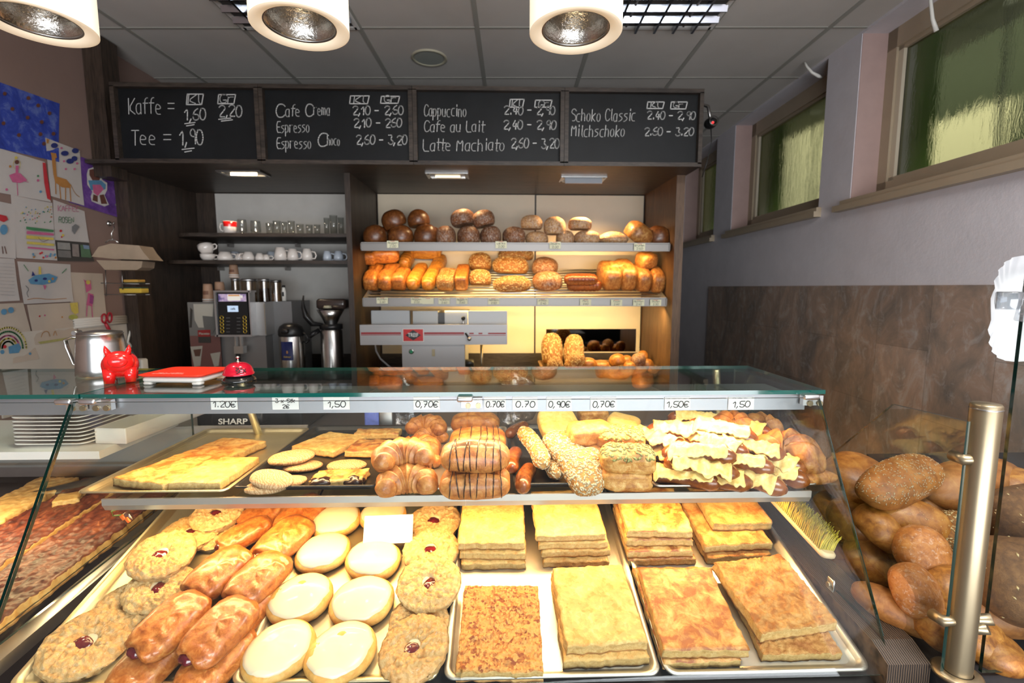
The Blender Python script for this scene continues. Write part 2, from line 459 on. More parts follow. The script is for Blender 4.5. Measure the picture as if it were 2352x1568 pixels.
for i, (a, b) in enumerate(WIN):
    x0, x1 = XW + .14, XW + .20
    z0, z1 = Z0 + .02, Z1
    f = MB()
    f.bb((x0, a, z0), (x1, b, z0 + .075)); f.bb((x0, a, z1 - .10), (x1, b, z1))
    f.bb((x0, a, z0), (x1, a + .07, z1)); f.bb((x0, b - .07, z0), (x1, b, z1))
    f.bb((x0 + .012, b - .105, z0 + .075), (x1 - .01, b - .07, z1 - .10), 1); f.bb((x0 + .012, a + .07, z0 + .075), (x1 - .01, a + .10, z1 - .10), 1)
    f.bb((x0 + .012, a + .07, z0 + .075), (x1 - .01, b - .07, z0 + .095), 0); f.bb((x0 + .012, a + .07, z1 - .12), (x1 - .01, b - .07, z1 - .10), 0)
    fo = room(f, 'window_%d' % (i + 1), [frame_m, bead_m])
    p = MB(); p.bb((x0 + .030, a + .09, z0 + .09), (x0 + .036, b - .09, z1 - .11))
    po = p.build('pane', MATS['figured_glass'], fo)
    s = MB(); s.bb((XW - .045, a - .03, Z0 - .045), (XW + .14, b + .08, Z0 - .012)); s.bb((XW - .03, a - .03, Z0 - .012), (XW + .14, b + .04, Z0 + .012))
    so = s.build('window_sill', frame_m, fo)
# light well beyond the windows: green rendered wall, cream house front, rods of a grille
green_m = plain('green_render', (.15, .235, .05), .8, var=.12, vs=5)
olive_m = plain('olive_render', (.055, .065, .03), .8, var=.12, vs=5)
cream_h = plain('cream_house_front', (.86, .76, .50), .8, var=.05)
gril_m = plain('grille_paint', (.50, .50, .46), .6)
mb = MB()
mb.bb((XW + .30, .6, 1.6), (XW + 1.9, 6.4, 1.7), 1)
for a, b in WIN: mb.bb((XW + .30, b + .01, 1.7), (XW + .45, b + .12, 3.6), 0)
o = room(mb, 'wall_outer', [green_m, olive_m])
mb = MB()
mb.bb((XW + 1.9, -.5, 1.4), (XW + 2.0, 10.0, 4.6), 1)
mb.bb((XW + 1.86, 5.95, 1.4), (XW + 1.9, 7.0, 3.62), 0); mb.bb((XW + 1.86, 3.85, 1.4), (XW + 1.9, 4.78, 2.96), 0); mb.bb((XW + 1.86, 7.6, 1.4), (XW + 1.9, 9.0, 3.6), 0)
room(mb, 'wall_neighbour', [cream_h, olive_m])
for i, (a, b) in enumerate(WIN[:2]):
    g = MB()
    for k in range(5):
        y = b - .30 - .17 * k
        g.cyl((XW + .5, y, 1.75), (XW + .5, y, 3.2), .009, 8)
    o = g.build('window_grille', gril_m); o.rotation_euler = (0, 0, -RA)
    tag(o, ['grey upright rods of the grille outside the large near window', 'grey upright rods of the grille outside the middle window'][i], 'window grille')

# ================================================================== CEILING FITTINGS
opal = NT('opal_shade'); opal.base((.9, .86, .78)); opal.set(Roughness=.35); opal.b.inputs['Emission Color'].default_value = (1, .86, .62, 1); opal.b.inputs['Emission Strength'].default_value = .75
opal_in = NT('opal_shade_inner'); opal_in.base((.9, .82, .68)); opal_in.set(Roughness=.4); opal_in.b.inputs['Emission Color'].default_value = (1, .72, .42, 1); opal_in.b.inputs['Emission Strength'].default_value = .42
refl = plain('hammered_reflector', (.55, .52, .47), .22, 1, var=.1, vs=60, bump=.5, bs=140)
bulb_m = emit('lamp_bulb', (1, .78, .48), 9)
for i, (x, lab) in enumerate(((-.955, 'opal cylinder pendant lamp, the one cut by the left picture edge'), (-.416, 'opal cylinder pendant lamp between the other two lamps'), (.167, 'opal cylinder pendant lamp hanging nearest the windows'))):
    y, zb, r = 1.1, 2.068, .0985
    root = empty('pendant_lamp', (x, y, zb), label=lab, cat='lamp', group='pendant lamps over the counter')
    MB().lathe([(r, .0), (r, .28), (r - .004, .285), (.02, .285)], 64).build('lamp_shade', opal.m, root)
    MB().lathe([(r, 0), (r - .004, -.002), (.070, .006), (.068, .012)], 64).build('shade_rim', opal_in.m, root)
    MB().lathe([(.070, .008), (.0665, .010), (.062, .04), (.045, .10), (.02, .13), (.001, .135)], 48).build('reflector', refl, root)
    MB().lathe([(.0725, .005), (.0725, .010), (.069, .012), (.069, .006), (.0725, .005)], 48).build('trim_ring', steel_dk, root)
    MB().ell((0, 0, .085), (.012, .012, .02), 12, 8).build('bulb', bulb_m, root)
    MB().cyl((0, 0, .285), (0, 0, H - zb - .002), .006, 8).build('stem', steel, root)
    lamp('pendant_light', 'SPOT', (x, y, zb + .02), 18 if i else 10, (1, .83, .60), spot_size=R(100), spot_blend=.7, shadow_soft_size=.05)
# louvre luminaires
louv = plain('louvre_aluminium', (.42, .44, .48), .22, 1)
louv_d = plain('louvre_dark', (.10, .10, .10), .5)
tube_m = plain('fluorescent_tube', (.45, .45, .46), .4)
for i, (x0, y0, lab) in enumerate(((.435, 2.12, 'square louvre ceiling light beside the right pendant lamp'), (-1.44, 2.12, 'square louvre ceiling light half hidden by the middle pendant lamp'))):
    root = empty('louvre_light', RM(x0 + .3125, y0 + .3125, H), (0, 0, -RA), lab, 'ceiling light', 'louvre lights in the ceiling')
    g = .30
    f = MB()
    for s in (-1, 1):
        f.box((s * g, 0, -.006), (.024, 2 * g + .024, .01)); f.box((0, s * g, -.006), (2 * g, .024, .01))
    f.build('frame', white, root)
    lv = MB()
    for k in range(1, 6): lv.box((-g + .1 * k, 0, -.022), (.012, 2 * g, .034), 0, (0, 0, 0))
    for k in range(1, 6):
        y = -g + .1 * k
        lv.prism([(y - .014, -.008), (y + .014, -.008), (y + .003, -.036), (y - .003, -.036)], -g, g, 0, 'x')
    lv.build('louvre_grid', louv, root)
    MB().box((0, 0, -.004), (2 * g, 2 * g, .004)).build('back_plate', louv_d, root)
    tb = MB()
    for k in (-.15, .15): tb.cyl((k, -g + .02, -.009), (k, g - .02, -.009), .006, 10)
    tb.build('tube', tube_m, root)
root = empty('ceiling_speaker', PZ(986, 132, H), label='round flush loudspeaker in the ceiling', cat='speaker')
MB().lathe([(.105, 0), (.107, -.006), (.100, -.010), (.088, -.006), (.087, 0)], 48).build('rim', plain('speaker_rim', (.46, .43, .32), .5), root)
MB().lathe([(.088, -.005), (.05, -.0055), (.001, -.006)], 40).build('grille', plain('speaker_grille', (.36, .38, .34), .6, bump=.5, bs=700), root)
# security camera
p = PY(1632, 283, 2.95)
root = empty('security_camera', p, label='small black dome camera with a red light beside the menu boards', cat='camera')
MB().ell((0, 0, 0), (.036, .045, .032), 20, 12).build('housing', black_pl, root)
MB().tube([(.0, 0, .02), (-.01, .02, .10), (-.07, .10, .17)], .010, 8).build('bracket', steel_dk, root)
MB().cyl((-.006, -.043, -.010), (-.006, -.048, -.011), .006, 10).build('red_light', emit('red_led', (1, .02, .02), 3), root)
MB().lathe([(.028, 0), (.03, .006), (.022, .01)], 20, M=Matrix.Translation((0, -.036, 0)) @ Matrix.Rotation(PI / 2, 4, 'X')).build('lens_ring', steel_dk, root)
MB().tube([(.012, .02, -.02), (.02, .02, -.10), (.0, .03, -.22), (-.02, .04, -.30)], .003, 6).build('cable', black_pl, root)
for pts, lab in (([RM(XW - .10, 3.13, 2.89), RM(XW - .09, 3.12, 2.86), RM(XW - .07, 3.10, 2.82), RM(XW - .03, 3.10, 2.80), RM(XW + .0, 3.12, 2.80)], 'short white cable end curling from the ceiling above the wall pier'),
                 ([RM(XW - .02, 2.33, 2.89), RM(XW - .01, 2.33, 2.80), RM(XW - .002, 2.32, 2.72), RM(XW + .02, 2.32, 2.67)], 'white cable end hanging down before the large near window')):
    MB().tube(pts, [.006, .007, .008, .010, .007][:len(pts)], 8).one('cable', white_pl, lab, 'cable')

# ================================================================== STROKE LETTERING
GL = {'K': '0208 480442', 'A': '022842 1434', 'C': '473818060412324 3'.replace(' ', ''), 'E': '48080242 0535', 'G': '473818060412324344 2444', 'T': '0848 2822', 'L': '080242', 'M': '0208254842',
 'S': '47381807063544433212 03', 'R': '02083847463505 2542', 'X': '0248 0842', 'N': '02084248', 'O': '180604123244463818', 'F': '020848 0535', 'D': '0208284624 02'.replace(' ', ''), 'P': '020838474535 05'.replace(' ', ''), 'B': '0208384735 05 35443202', 'J': '0848 28231102', 'V': '082248', 'Z': '08480242',
 'a': '36160503122233 3632', 'b': '0802 051636331203', 'c': '3616050312 32'.replace(' ', ''), 'd': '3832 36160503122233', 'e': '0434351605031232', 'f': '38281712 0636', 'g': '36160503122233 36311000', 'h': '0802 0516263532', 'i': '1612 1718', 'k': '0802 360432', 'l': '181322', 'm': '0206 0516252 2 2536454 2'.replace(' ', '')[:0] + '0206 05162522 25364542', 'n': '0206 0516263532',
 'o': '160503122233352616', 'p': '0006 051626353322 1203'.replace('22 12', '2212'), 'q': '3630 36160503122233', 'r': '0206 05162636', 's': '36160534331202', 't': '18131222 0636', 'u': '0603122233 3632', 'v': '061236', 'w': '0602224246', 'x': '0236 0632', 'y': '061333 3630', 'z': '06360232',
 '0': '180604123244463818', '1': '062822', '2': '07183847460242', '3': '0838254443321203', '4': '280444 3632', '5': '4808052544433212 03'.replace(' ', ''), '6': '3817050312324344350504', '7': '084812 1535', '8': '180716353332120315 36384718'.replace(' ', ''), '9': '452516172838474542',
 ',': '1301', '.': '1213', '-': '0535', '=': '0646 0444', '€': '473818060412324 3 0535 0434'.replace('4 3', '43'), '|': '0009', '!': '1814 1312', '_': '0040', '&': '420717182604123243'}
WID = {'i': 2.6, 'l': 3, ',': 2.4, '.': 2.4, 't': 3.2, '1': 3.4, 'f': 3.8, 'm': 5.6, 'w': 5.4, 'M': 5.6, ' ': 3.2, '|': 1.5}
def twidth(s): return sum(WID.get(c, 4.7) for c in s)
def strokes(s, origin, ux, uz, width, height, jit=.0, rnd=None):
    """polylines of handwriting from origin (left end of the baseline); width of the whole line, height of a capital"""
    rnd = rnd or random.Random(len(s) * 7)
    k = width / max(twidth(s) - .7, 1); h = height / 6; x = 0; out = []
    for c in s:
        dx = rnd.uniform(-.2, .2) * jit; dz = rnd.uniform(-.4, .4) * jit; sh = .10 + rnd.uniform(-.06, .06) * jit
        for pl in GL.get(c, '').split():
            q = [(int(pl[i]), int(pl[i + 1]) - 2) for i in range(0, len(pl) - 1, 2)]
            out.append([origin + ux * ((x + a + dx + sh * b) * k) + uz * ((b + dz) * h) for a, b in q])
        x += WID.get(c, 4.7)
    return out
def smooth_pl(p, it=2):
    for _ in range(it):
        if len(p) < 3: return p
        q = [p[0]]
        for i in range(len(p) - 1): q += [p[i] * .75 + p[i + 1] * .25, p[i] * .25 + p[i + 1] * .75]
        p = q + [p[-1]]
    return p
def ink_lines(mb, lines, r, n, mi=0, soft=1):
    """flat ribbons lying on a surface with normal n"""
    for pl in lines:
        pl = smooth_pl(pl, soft)
        for i in range(len(pl) - 1):
            a, b = pl[i], pl[i + 1]; d = b - a
            if d.length < 1e-6: continue
            d.normalize(); s = d.cross(n).normalized() * r; e = d * r * .6
            mb.add([a - e - s, b + e - s, b + e + s, a - e + s], [(0, 1, 2, 3)], mi)
    return mb
def type_mesh(s, size, extrude=.0006, bold=True):
    c = bpy.data.curves.new('t', 'FONT'); c.body = s; c.size = size; c.extrude = extrude; c.align_x = 'CENTER'; c.align_y = 'CENTER'
    if bold: c.offset = size * .018
    o = bpy.data.objects.new('t', c); COL.objects.link(o)
    bpy.context.view_layer.update()
    me = bpy.data.meshes.new_from_object(o.evaluated_get(bpy.context.evaluated_depsgraph_get()))
    bpy.data.objects.remove(o); return me
def typed(name, s, size, mat, parent, loc, rot, sx=1.0, extrude=.0006):
    me = type_mesh(s, size, extrude); me.materials.clear(); me.materials.append(mat)
    o = mesh_obj(name, me, parent, loc, rot); o.scale = (sx, 1, 1); return o
# ================================================================== BACK CABINET
YF, YB, ZS = 3.0, 3.65, 2.203             # cabinet front, back panel, soffit height
YM = 2.80                                 # plane of the menu boards
def xf(u, v, y): return PY(u, v, y).x
# menu boards
SL = [(266, 590, 206, 357), (608, 942, 211, 362), (957, 1288, 215, 368), (1303, 1607, 224, 376)]
TX = [  # text, left px, baseline px, right px, cap height px
 [('Kaffe =', 296, 262, 400, 36), ('1,60', 424, 276, 472, 26), ('2,20', 502, 268, 555, 26), ('Tee =', 302, 333, 392, 34), ('1,90', 412, 332, 466, 34), ('Kl', 432, 238, 462, 20), ('Gr', 504, 236, 538, 20)],
 [('C', 634, 268, 654, 30), ('afe', 656, 267, 690, 26), ('C', 702, 266, 719, 28), ('rema', 720, 264, 758, 25), ('Espresso', 636, 304, 712, 25), ('Espresso', 636, 341, 716, 25), ('C', 729, 337, 751, 30), ('hoco', 752, 334, 781, 22),
  ('2,10 - 2,60', 810, 263, 926, 20), ('2,10 - 260', 812, 292, 922, 20), ('2,60 - 3,20', 818, 332, 934, 21), ('Kl', 812, 236, 838, 16), ('Gr', 882, 235, 912, 16)],
 [('Cappuccino', 974, 267, 1072, 26), ('Cafe au Lait', 974, 303, 1112, 25), ('Latte Machiato', 972, 346, 1160, 27), ('2.40 - 2,90', 1158, 263, 1274, 19), ('2,40 - 2,90', 1156, 297, 1276, 20), ('2,60 - 3,20', 1173, 340, 1284, 22), ('Kl', 1176, 245, 1196, 16), ('Gr', 1236, 246, 1262, 15)],
 [('Schoko Classic', 1312, 278, 1460, 27), ('Milchschoko', 1312, 313, 1436, 26), ('2.40 - 2,90', 1486, 274, 1596, 18), ('2.60 - 3.20', 1480, 311, 1592, 18), ('Kl', 1494, 246, 1514, 13), ('Gr', 1546, 247, 1570, 13)]]
BX = [[(428, 240, 467, 216), (500, 238, 541, 217)], [(803, 238, 848, 220), (874, 237, 918, 221)], [(1170, 246, 1204, 228), (1228, 246, 1268, 230)], [(1486, 249, 1526, 234), (1540, 250, 1579, 234)]]
UL = [[(424, 284, 448), (428, 289, 446), (502, 274, 530), (508, 278, 534), (418, 343, 446), (424, 349, 440)], [], [], []]
LB = ['left menu chalkboard listing Kaffe and Tee', 'menu chalkboard listing Cafe Crema and Espresso', 'menu chalkboard listing Cappuccino and Latte Machiato', 'right menu chalkboard listing Schoko Classic and Milchschoko']
def zavg(v): return .5 * (PY(600, v, YM).z + PY(1300, v, YM).z)
zt, zb = zavg(207), zavg(372)
FRX = [PY(a, 290, YM).x for a in (262, 599, 949, 1296, 1613)]
FRX[0] -= .0
NY = V((0, -1, 0))
for i in range(4):
    x0, x1 = FRX[i] + .001, FRX[i + 1] - .001
    root = empty('menu_chalkboard', ((x0 + x1) / 2, YM, zb), label=LB[i], cat='menu board', group='chalkboards of the drinks menu')
    ox = V(((x0 + x1) / 2, YM, zb))
    f = MB(); h = zt - zb; wd = x1 - x0; th = .022
    f.box((0, .012, -th / 2 + .005), (wd, .05, th)); f.box((0, .012, h + th / 2 - .002), (wd, .05, th))
    for s in (-1, 1): f.box((s * (wd / 2 - th / 2), .012, h / 2), (th, .05, h + .004))
    f.build('frame', walnut_h, root)
    MB().box((0, .024, h / 2), (wd - 2 * th + .002, .012, h)).build('slate', slate, root)
    rnd = random.Random(i + 3)
    def on(u, v):
        p = PY(u, v, YM + .016); return V((p.x - ox.x, .0165, p.z - ox.z))
    for s, u0, v0, u1, hp in TX[i]:
        a, b = on(u0, v0), on(u1, v0); ux = (b - a); L = ux.length; ux.normalize()
        hh = (on(u0, v0 - hp) - a).length
        L_ = strokes(s, a, ux, V((0, 0, 1)), L, hh, .7, rnd)
        ch = MB(); ink_lines(ch, L_, .0027 if s[0].isdigit() or s == 'C' else .0019, NY); ch.build('chalk_line', chalk, root)
    for a in BX[i]:
        ch = MB(); ink_lines(ch, [[on(a[0], a[1]), on(a[2] - 4, a[1]), on(a[2], a[3]), on(a[0] + 2, a[3]), on(a[0], a[1])]], .0025, NY, soft=0); ch.build('chalk_box', chalk, root)
    for a in UL[i]:
        ch = MB(); ink_lines(ch, [[on(a[0], a[1]), on(a[2], a[1] - 3)]], .0022, NY, soft=0); ch.build('chalk_underline', chalk, root)
# fascia, soffit and end panels: one carcass
root = empty('bread_wall_cabinet', ((FRX[0] + FRX[4]) / 2, YF, 0), label='dark walnut built-in back cabinet with a coffee niche and a bread niche', cat='cabinet')
ro = V(root.location)
def cab(name, mat, *boxes):
    m = MB()
    for a, b in boxes: m.bb(V(a) - ro, V(b) - ro)
    return m.build(name, mat, root)
XL, XD0, XD1, XR0, XR1 = -2.262, -.917, -.884, 1.086, 1.139
cab('fascia', walnut_h, ((FRX[0], YM + .04, ZS + .021), (FRX[4] - .001, YF + .1, zt + .02)))
cab('soffit', walnut_h, ((XL, YM + .005, ZS - .0), (FRX[4], YB + .03, ZS + .02)))
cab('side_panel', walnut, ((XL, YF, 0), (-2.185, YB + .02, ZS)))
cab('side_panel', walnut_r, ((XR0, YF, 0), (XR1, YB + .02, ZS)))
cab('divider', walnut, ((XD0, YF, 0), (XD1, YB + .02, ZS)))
cab('back_board', walnut, ((XL, YB + .005, 0), (XR1, YB + .03, ZS)))
cab('post', walnut, ((-2.265, 2.86, ZS - .06), (-2.165, 2.98, H - .01)))
cab('base_unit', walnut_h, ((-2.185, YF + .02, 0), (XD0, YB, .90)), ((XD1, YF + .02, 0), (XR0, YB, .90)))
cab('worktop', plain('worktop_dark', (.06, .05, .045), .4), ((-2.185, YF - .02, .90), (XD0, YB, .93)), ((XD1, YF - .02, .90), (XR0, YB, .93)))
cab('splashback', walnut_h, ((-2.185, YB - .012, .93), (XD0, YB, 1.03)), ((XD1, YB - .012, .93), (XR0, YB, 1.03)))
wp = plain('ribbed_wallpaper', (.56, .54, .50), .7, var=.05)
cab('wall_panel', wp, ((-2.042, YB - .010, 1.03), (XD0, YB, ZS - .006)))
sx = xf(1229, 600, YB)
cab('wall_panel', cream, ((-.876, YB - .012, 1.03), (sx - .006, YB, ZS - .004)))
cab('wall_panel', cream, ((sx + .006, YB - .012, 1.03), (1.076, YB, ZS - .006)))
m = cab('mirror', mirror, ((xf(1254, 780, YB), YB - .016, 1.04), (xf(1459, 780, YB), YB - .011, PY(1350, 755, YB).z)))
# shelves of the coffee niche with rounded front corner
def niche_shelf(z, x0):
    pts = [(XD0, YF + .13), (x0 + .18, YF + .11)] + [(x0 + .16 * (1 - math.sin(q)), YF + .11 + .14 * (1 - math.cos(q)) + .0) for q in [PI / 2 * k / 8 for k in range(1, 9)]] + [(x0, YB - .012), (XD0, YB - .012)]
    m = MB(); m.prism([(a - ro.x, b - ro.y) for a, b in pts], z - .022, z, 0, 'z'); return m
SZ1, SZ2 = PY(640, 536, 3.14).z, PY(640, 598, 3.14).z
for z, x0 in ((SZ1, -2.05), (SZ2, -2.13)):
    s = niche_shelf(z, x0).build('shelf', walnut_h, root)
    br = MB()
    for x in (x0 + .12, x0 + .6): br.box((x - ro.x, YB - .05 - ro.y, z - .035), (.012, .07, .025))
    br.build('bracket', steel_dk, s)
# recessed soffit spots
for u0, u1, v, lab, kind in ((515, 605, 397, 'recessed halogen light over the coffee niche', 0), (985, 1072, 402, 'recessed light over the left part of the bread niche', 1), (1290, 1385, 410, 'recessed light with a tilted glass cover over the right part of the bread niche', 2)):
    c = PZ((u0 + u1) / 2, v, ZS - .001); w_ = (PZ(u1, v, ZS).x - PZ(u0, v, ZS).x)
    r2 = empty('soffit_light', c, label=lab, cat='light', group='recessed lights in the cabinet soffit')
    m = MB(); d = .12
    for s in (-1, 1):
        m.box((s * (w_ / 2), 0, -.004), (.022, d + .02, .008)); m.box((0, s * d / 2, -.004), (w_, .022, .008))
    m.build('frame', steel if kind else steel_dk, r2)
    MB().box((0, 0, .004 - .006), (w_ - .02, d - .02, .002)).build('reflector', steel_dk, r2)
    MB().tube([(-w_ / 2 + .04, 0, -.009), (w_ / 2 - .04, 0, -.009)], .006, 8).build('bulb', emit('halogen_tube_%d' % kind, (1, .80, .52), (14, 2.2, 2)[kind]), r2)
    if kind == 2: MB().box((0, -.045, -.022), (w_ - .03, .006, .038), 0, (R(-20), 0, 0)).build('glass_cover', plain('frosted_cover', (.45, .48, .52), .35), r2)
# bread shelves
rail_dk = plain('rail_satin', (.27, .255, .24), .42, .6)
def bread_shelf(name, lab, y0, z0, y1, z1, x0, x1, lip):
    r2 = empty(name, ((x0 + x1) / 2, y0, z0), label=lab, cat='shelf')
    w_ = x1 - x0
    m = MB(); m.box((0, .006, -lip / 2), (w_, .004, lip)); m.box((0, .0, -.003), (w_, .014, .006)); m.box((0, .0, -lip + .003), (w_, .014, .006))
    for s in (-1, 1): m.box((s * (w_ / 2 - .002), .0, -lip / 2), (.004, .014, lip))
    m.build('price_rail', rail_dk, r2)
    for s in (-1, 1): MB().prism([(.008, -lip), (y1 - y0, z1 - z0 - .02), (y1 - y0, z1 - z0), (.008, 0)], s * (w_ / 2) - (.004 if s > 0 else 0), s * (w_ / 2) + (.004 if s < 0 else 0), 0, 'x').build('side_bracket', alu, r2)
    return r2, w_
X0, X1 = -.846, 1.075
ZU, ZL = 1.802, 1.462
r2, w_ = bread_shelf('bread_shelf', 'upper bread shelf with an aluminium price rail', 3.05, ZU, 3.60, ZU + .002, X0, X1, .052)
MB().box((0, .28, -.008), (w_ - .01, .54, .012)).build('shelf_board', alu, r2)
r3, w_ = bread_shelf('bread_shelf', 'lower slatted bread shelf with an aluminium price rail', 3.05, ZL, 3.56, 1.655, X0, X1 - .008, .055)
MB().box((0, .045, -.004), (w_ - .01, .075, .006)).build('front_board', cream, r3)
SLOPE = math.atan2(1.655 - ZL, .43)
m = MB()
for k in range(11):
    y = .10 + .40 * k / 10; m.cyl((-w_ / 2 + .004, y, (y - .08) * math.tan(SLOPE)), (w_ / 2 - .004, y, (y - .08) * math.tan(SLOPE)), .006, 8)
m.build('slats', alu, r3)

# ================================================================== SHELF PRICE LABELS
def label_card(u, v, y, w_px, h_px, lines, lab, mat=tagpaper, rot=0, group='small price labels on the bread rails', name='price_label'):
    c = PY(u, v, y); k = 1 / ppm(c)
    W_, H_ = w_px * k, h_px * k
    root = empty(name, c, label=lab, cat='price label', group=group)
    MB().box((0, 0, 0), (W_, .0012, H_)).build('card', mat, root)
    m = MB(); n = len(lines)
    for i, s in enumerate(lines):
        hh = H_ / (n + .55) * .74; wd = min(W_ * .84, twidth(s) * hh * .19)
        o = V((-wd / 2, -.0012, H_ / 2 - (i + .90) * H_ / (n + .12)))
        ink_lines(m, strokes(s, o, V((1, 0, 0)), V((0, 0, 1)), wd, hh, .5, random.Random(i + u)), max(.0007, hh * .065), NY, 0)
    m.build('handwriting', ink, root)
    if mat is tagpaper: MB().box((0, -.0008, H_ / 2 - .003), (W_ * .4, .0008, .0025)).build('red_mark', ink_red, root)
    return root
UPL = [(902, 561, 'Roggen', '2.00', 'left end under the dark round loaves'), (1151, 562, 'weiss', '2.00', 'middle under the floury brown loaves'), (1275, 563, 'Bauern', '2.00', 'under the pale floured loaves'), (1469, 567, 'Krusten', '2.50', 'right end under the tilted square loaf')]
for u, v, a, b, l in UPL: label_card(u, v, 3.042, 26, 16, [a, b], 'handwritten price label on the upper bread rail, ' + l)
LOL = [(878, 690, 'Kasten', '2.60', 'under the leftmost tin loaves'), (957, 690, 'Roggen', '2.00', 'first of two joined under the long loaves'), (983, 691, '', '', 'blank card under the long loaves'), (1020, 691, 'Vollkorn', '2.60', 'under the seeded tin loaf'), (1061, 691, 'Roggen V', '2.60', 'under the plain brick loaf'), (1134, 692, 'Mehrkorn', '2.50', 'under the seeded round loaves'),
       (1247, 693, 'Dinkel', '2.40', 'under the floury dark round loaves'), (1345, 694, 'Malz', '2.60', 'under the two dark ribbed loaves'), (1416, 695, 'Toast', '2.60', 'under the first right tin loaf'), (1467, 695, 'Rosinen', '2.40', 'between the right tin loaves'), (1506, 695, 'Stuten', '2.50', 'at the far right end')]
for u, v, a, b, l in LOL: label_card(u, v, 3.042, 26, 14, [a, b] if a else [], 'small price label on the lower bread rail, ' + l)
# ================================================================== DISPLAY COUNTER
XA, XB = -.893, .702                      # side panes of the main case
ZT = 1.30
GP0, GP1 = V((0, 1.022, 1.284)), V((0, .802, .890))     # front glass top and bottom line (y, z)
DK = math.atan(.30)                       # slope of the lower deck
DP, DN = V((0, .79, .825)), V((0, -math.sin(DK), math.cos(DK)))
def PD(u, v, off=0.0): return PPL(u, v, DP + DN * off, DN)
def dz(y): return DP.z + (y - DP.y) * .30
ZU_T = 1.088                              # top of the upper shelf
case = empty('display_counter', (-.1, 1.2, 0), label='glass-fronted pastry display counter with an aluminium top rail', cat='counter')
co = V(case.location)
def part(name, mats, mb, parent=None):
    o = mb.build(name, mats, parent or case); 
    if parent is None: o.location = -co
    return o
dark_deck = plain('deck_dark', (.02, .018, .017), .45)
mb = MB(); mb.bb((-1.75, .74, 0), (XB + .02, 1.50, .70)); part('body', dark_deck, mb)
mb = MB(); mb.add([(XA + .02, .70, dz(.70) - .012), (XB, .70, dz(.70) - .012), (XB, 1.46, dz(1.46) - .012), (XA + .02, 1.46, dz(1.46) - .012), (XA + .02, .70, .70), (XB, .70, .70), (XB, 1.46, .70), (XA + .02, 1.46, .70)], [(0, 1, 2, 3), (4, 5, 6, 7), (0, 1, 5, 4), (1, 2, 6, 5), (2, 3, 7, 6), (3, 0, 4, 7)])
part('sloped_deck', dark_deck, mb)
def slab_pane(name, x0, x1, y0, y1, z, th, mat, edge=gl_edge):
    m = MB(); m.bb((x0, y0, z - th), (x1, y1, z), 0)
    o = part(name, [mat, edge], m)
    for p in o.data.polygons:
        if abs(p.normal.z) < .5: p.material_index = 1
    return o
slab_pane('top_pane', -1.75, -.890, 1.03, 1.365, ZT, .009, pane_top)
slab_pane('top_pane', -.886, .722, 1.03, 1.365, ZT, .009, pane_top)
# top rail: aluminium profile carrying the price cards
mb = MB()
mb.prism([(1.058, 1.2905), (1.062, 1.262), (1.060, 1.262), (1.056, 1.252), (1.050, 1.251), (1.050, 1.2905)], -1.75, XB - .012, 0, 'x')
mb.prism([(1.064, 1.2905), (1.064, 1.272), (1.15, 1.272), (1.15, 1.2905)], XA, XB - .05, 0, 'x')
part('top_rail', plain('rail_aluminium', (.33, .335, .36), .42, .7), mb)
# front panes lean outwards towards the bottom; each has its own cut edges
def front_pane(x0, x1):
    a, b, th = GP0, GP0 + (GP1 - GP0) * 1.13, V((0, -.004, .0022))
    m = MB(); vs = [(x0, a.y, a.z), (x1, a.y, a.z), (x1, b.y, b.z), (x0, b.y, b.z)]
    vs += [tuple(V(p) + th * 1.5) for p in vs]
    m.add(vs, [(0, 1, 2, 3), (4, 7, 6, 5)], 0); m.add(vs, [(0, 4, 5, 1), (1, 5, 6, 2), (2, 6, 7, 3), (3, 7, 4, 0)], 1)
    return part('front_pane', [pane, gl_edge_dk], m)
XS = PY(1075, 930, 1.02).x
edge_gold = plain('glass_edge_lit', (.42, .30, .12), .25, .3)
front_pane(XA + .0035, XS - .0012); front_pane(XS + .0012, XB - .0035); front_pane(-1.75, XA - .0035)
def side_pane(x, name='side_pane', yb=1.40):
    m = MB(); pts = [(GP0.y, GP0.z), (yb, GP0.z + .0), (yb, .93), (GP1.y, GP1.z)]
    m.prism(pts, x - .003, x + .003, 0, 'x'); o = part(name, [pane, gl_edge_dk], m)
    for p in o.data.polygons:
        if abs(p.normal.x) < .5: p.material_index = 1
side_pane(XA); side_pane(XB)
# glass clamps
for u, v in ((150, 908), (205, 908), (1068, 912), (1860, 905)):
    c = PY(u, v, 1.024)
    m = MB(); m.rbox((c.x, 1.024, 1.287), (.034, .022, .011), .004); m.box((c.x + .014, 1.038, 1.276), (.045, .012, .022)); o = part('glass_clamp', alu, m)
    s = MB()
    for d in (.006, .028): s.cyl((c.x + d, 1.032, 1.270), (c.x + d, 1.028, 1.270), .0062, 14)
    s.build('screw', brass, o)
# upper shelf with lip
mb = MB(); mb.bb((-.83, 1.0, ZU_T - .006), (.68, 1.45, ZU_T - .001)); part('upper_shelf', pane, mb)
mb = MB(); mb.prism([(.985, ZU_T), (.985, ZU_T - .014), (.992, ZU_T - .027), (1.03, ZU_T - .027), (1.03, ZU_T - .022), (.996, ZU_T - .022), (.99, ZU_T - .012), (.99, ZU_T), ], -.826, .676, 0, 'x'); part('shelf_lip', plain('lip_aluminium', (.74, .70, .64), .3, .85), mb)
mb = MB()
for x in (-.80, .64): mb.bb((x - .008, 1.0, ZU_T - .022), (x + .008, 1.44, ZU_T - .006))
part('shelf_bracket', alu, mb)
# rear uprights and rear sill
for x in (-.74, .66):
    m = MB(); m.tube([(x + .03, 1.44, 1.03), (x - .015, 1.40, 1.285)], .012, 4); part('rear_upright', gold_tray, m)
mb = MB(); mb.bb((-1.75, 1.452, .955), (XB, 1.47, .985)); part('rear_rail', alu, mb)
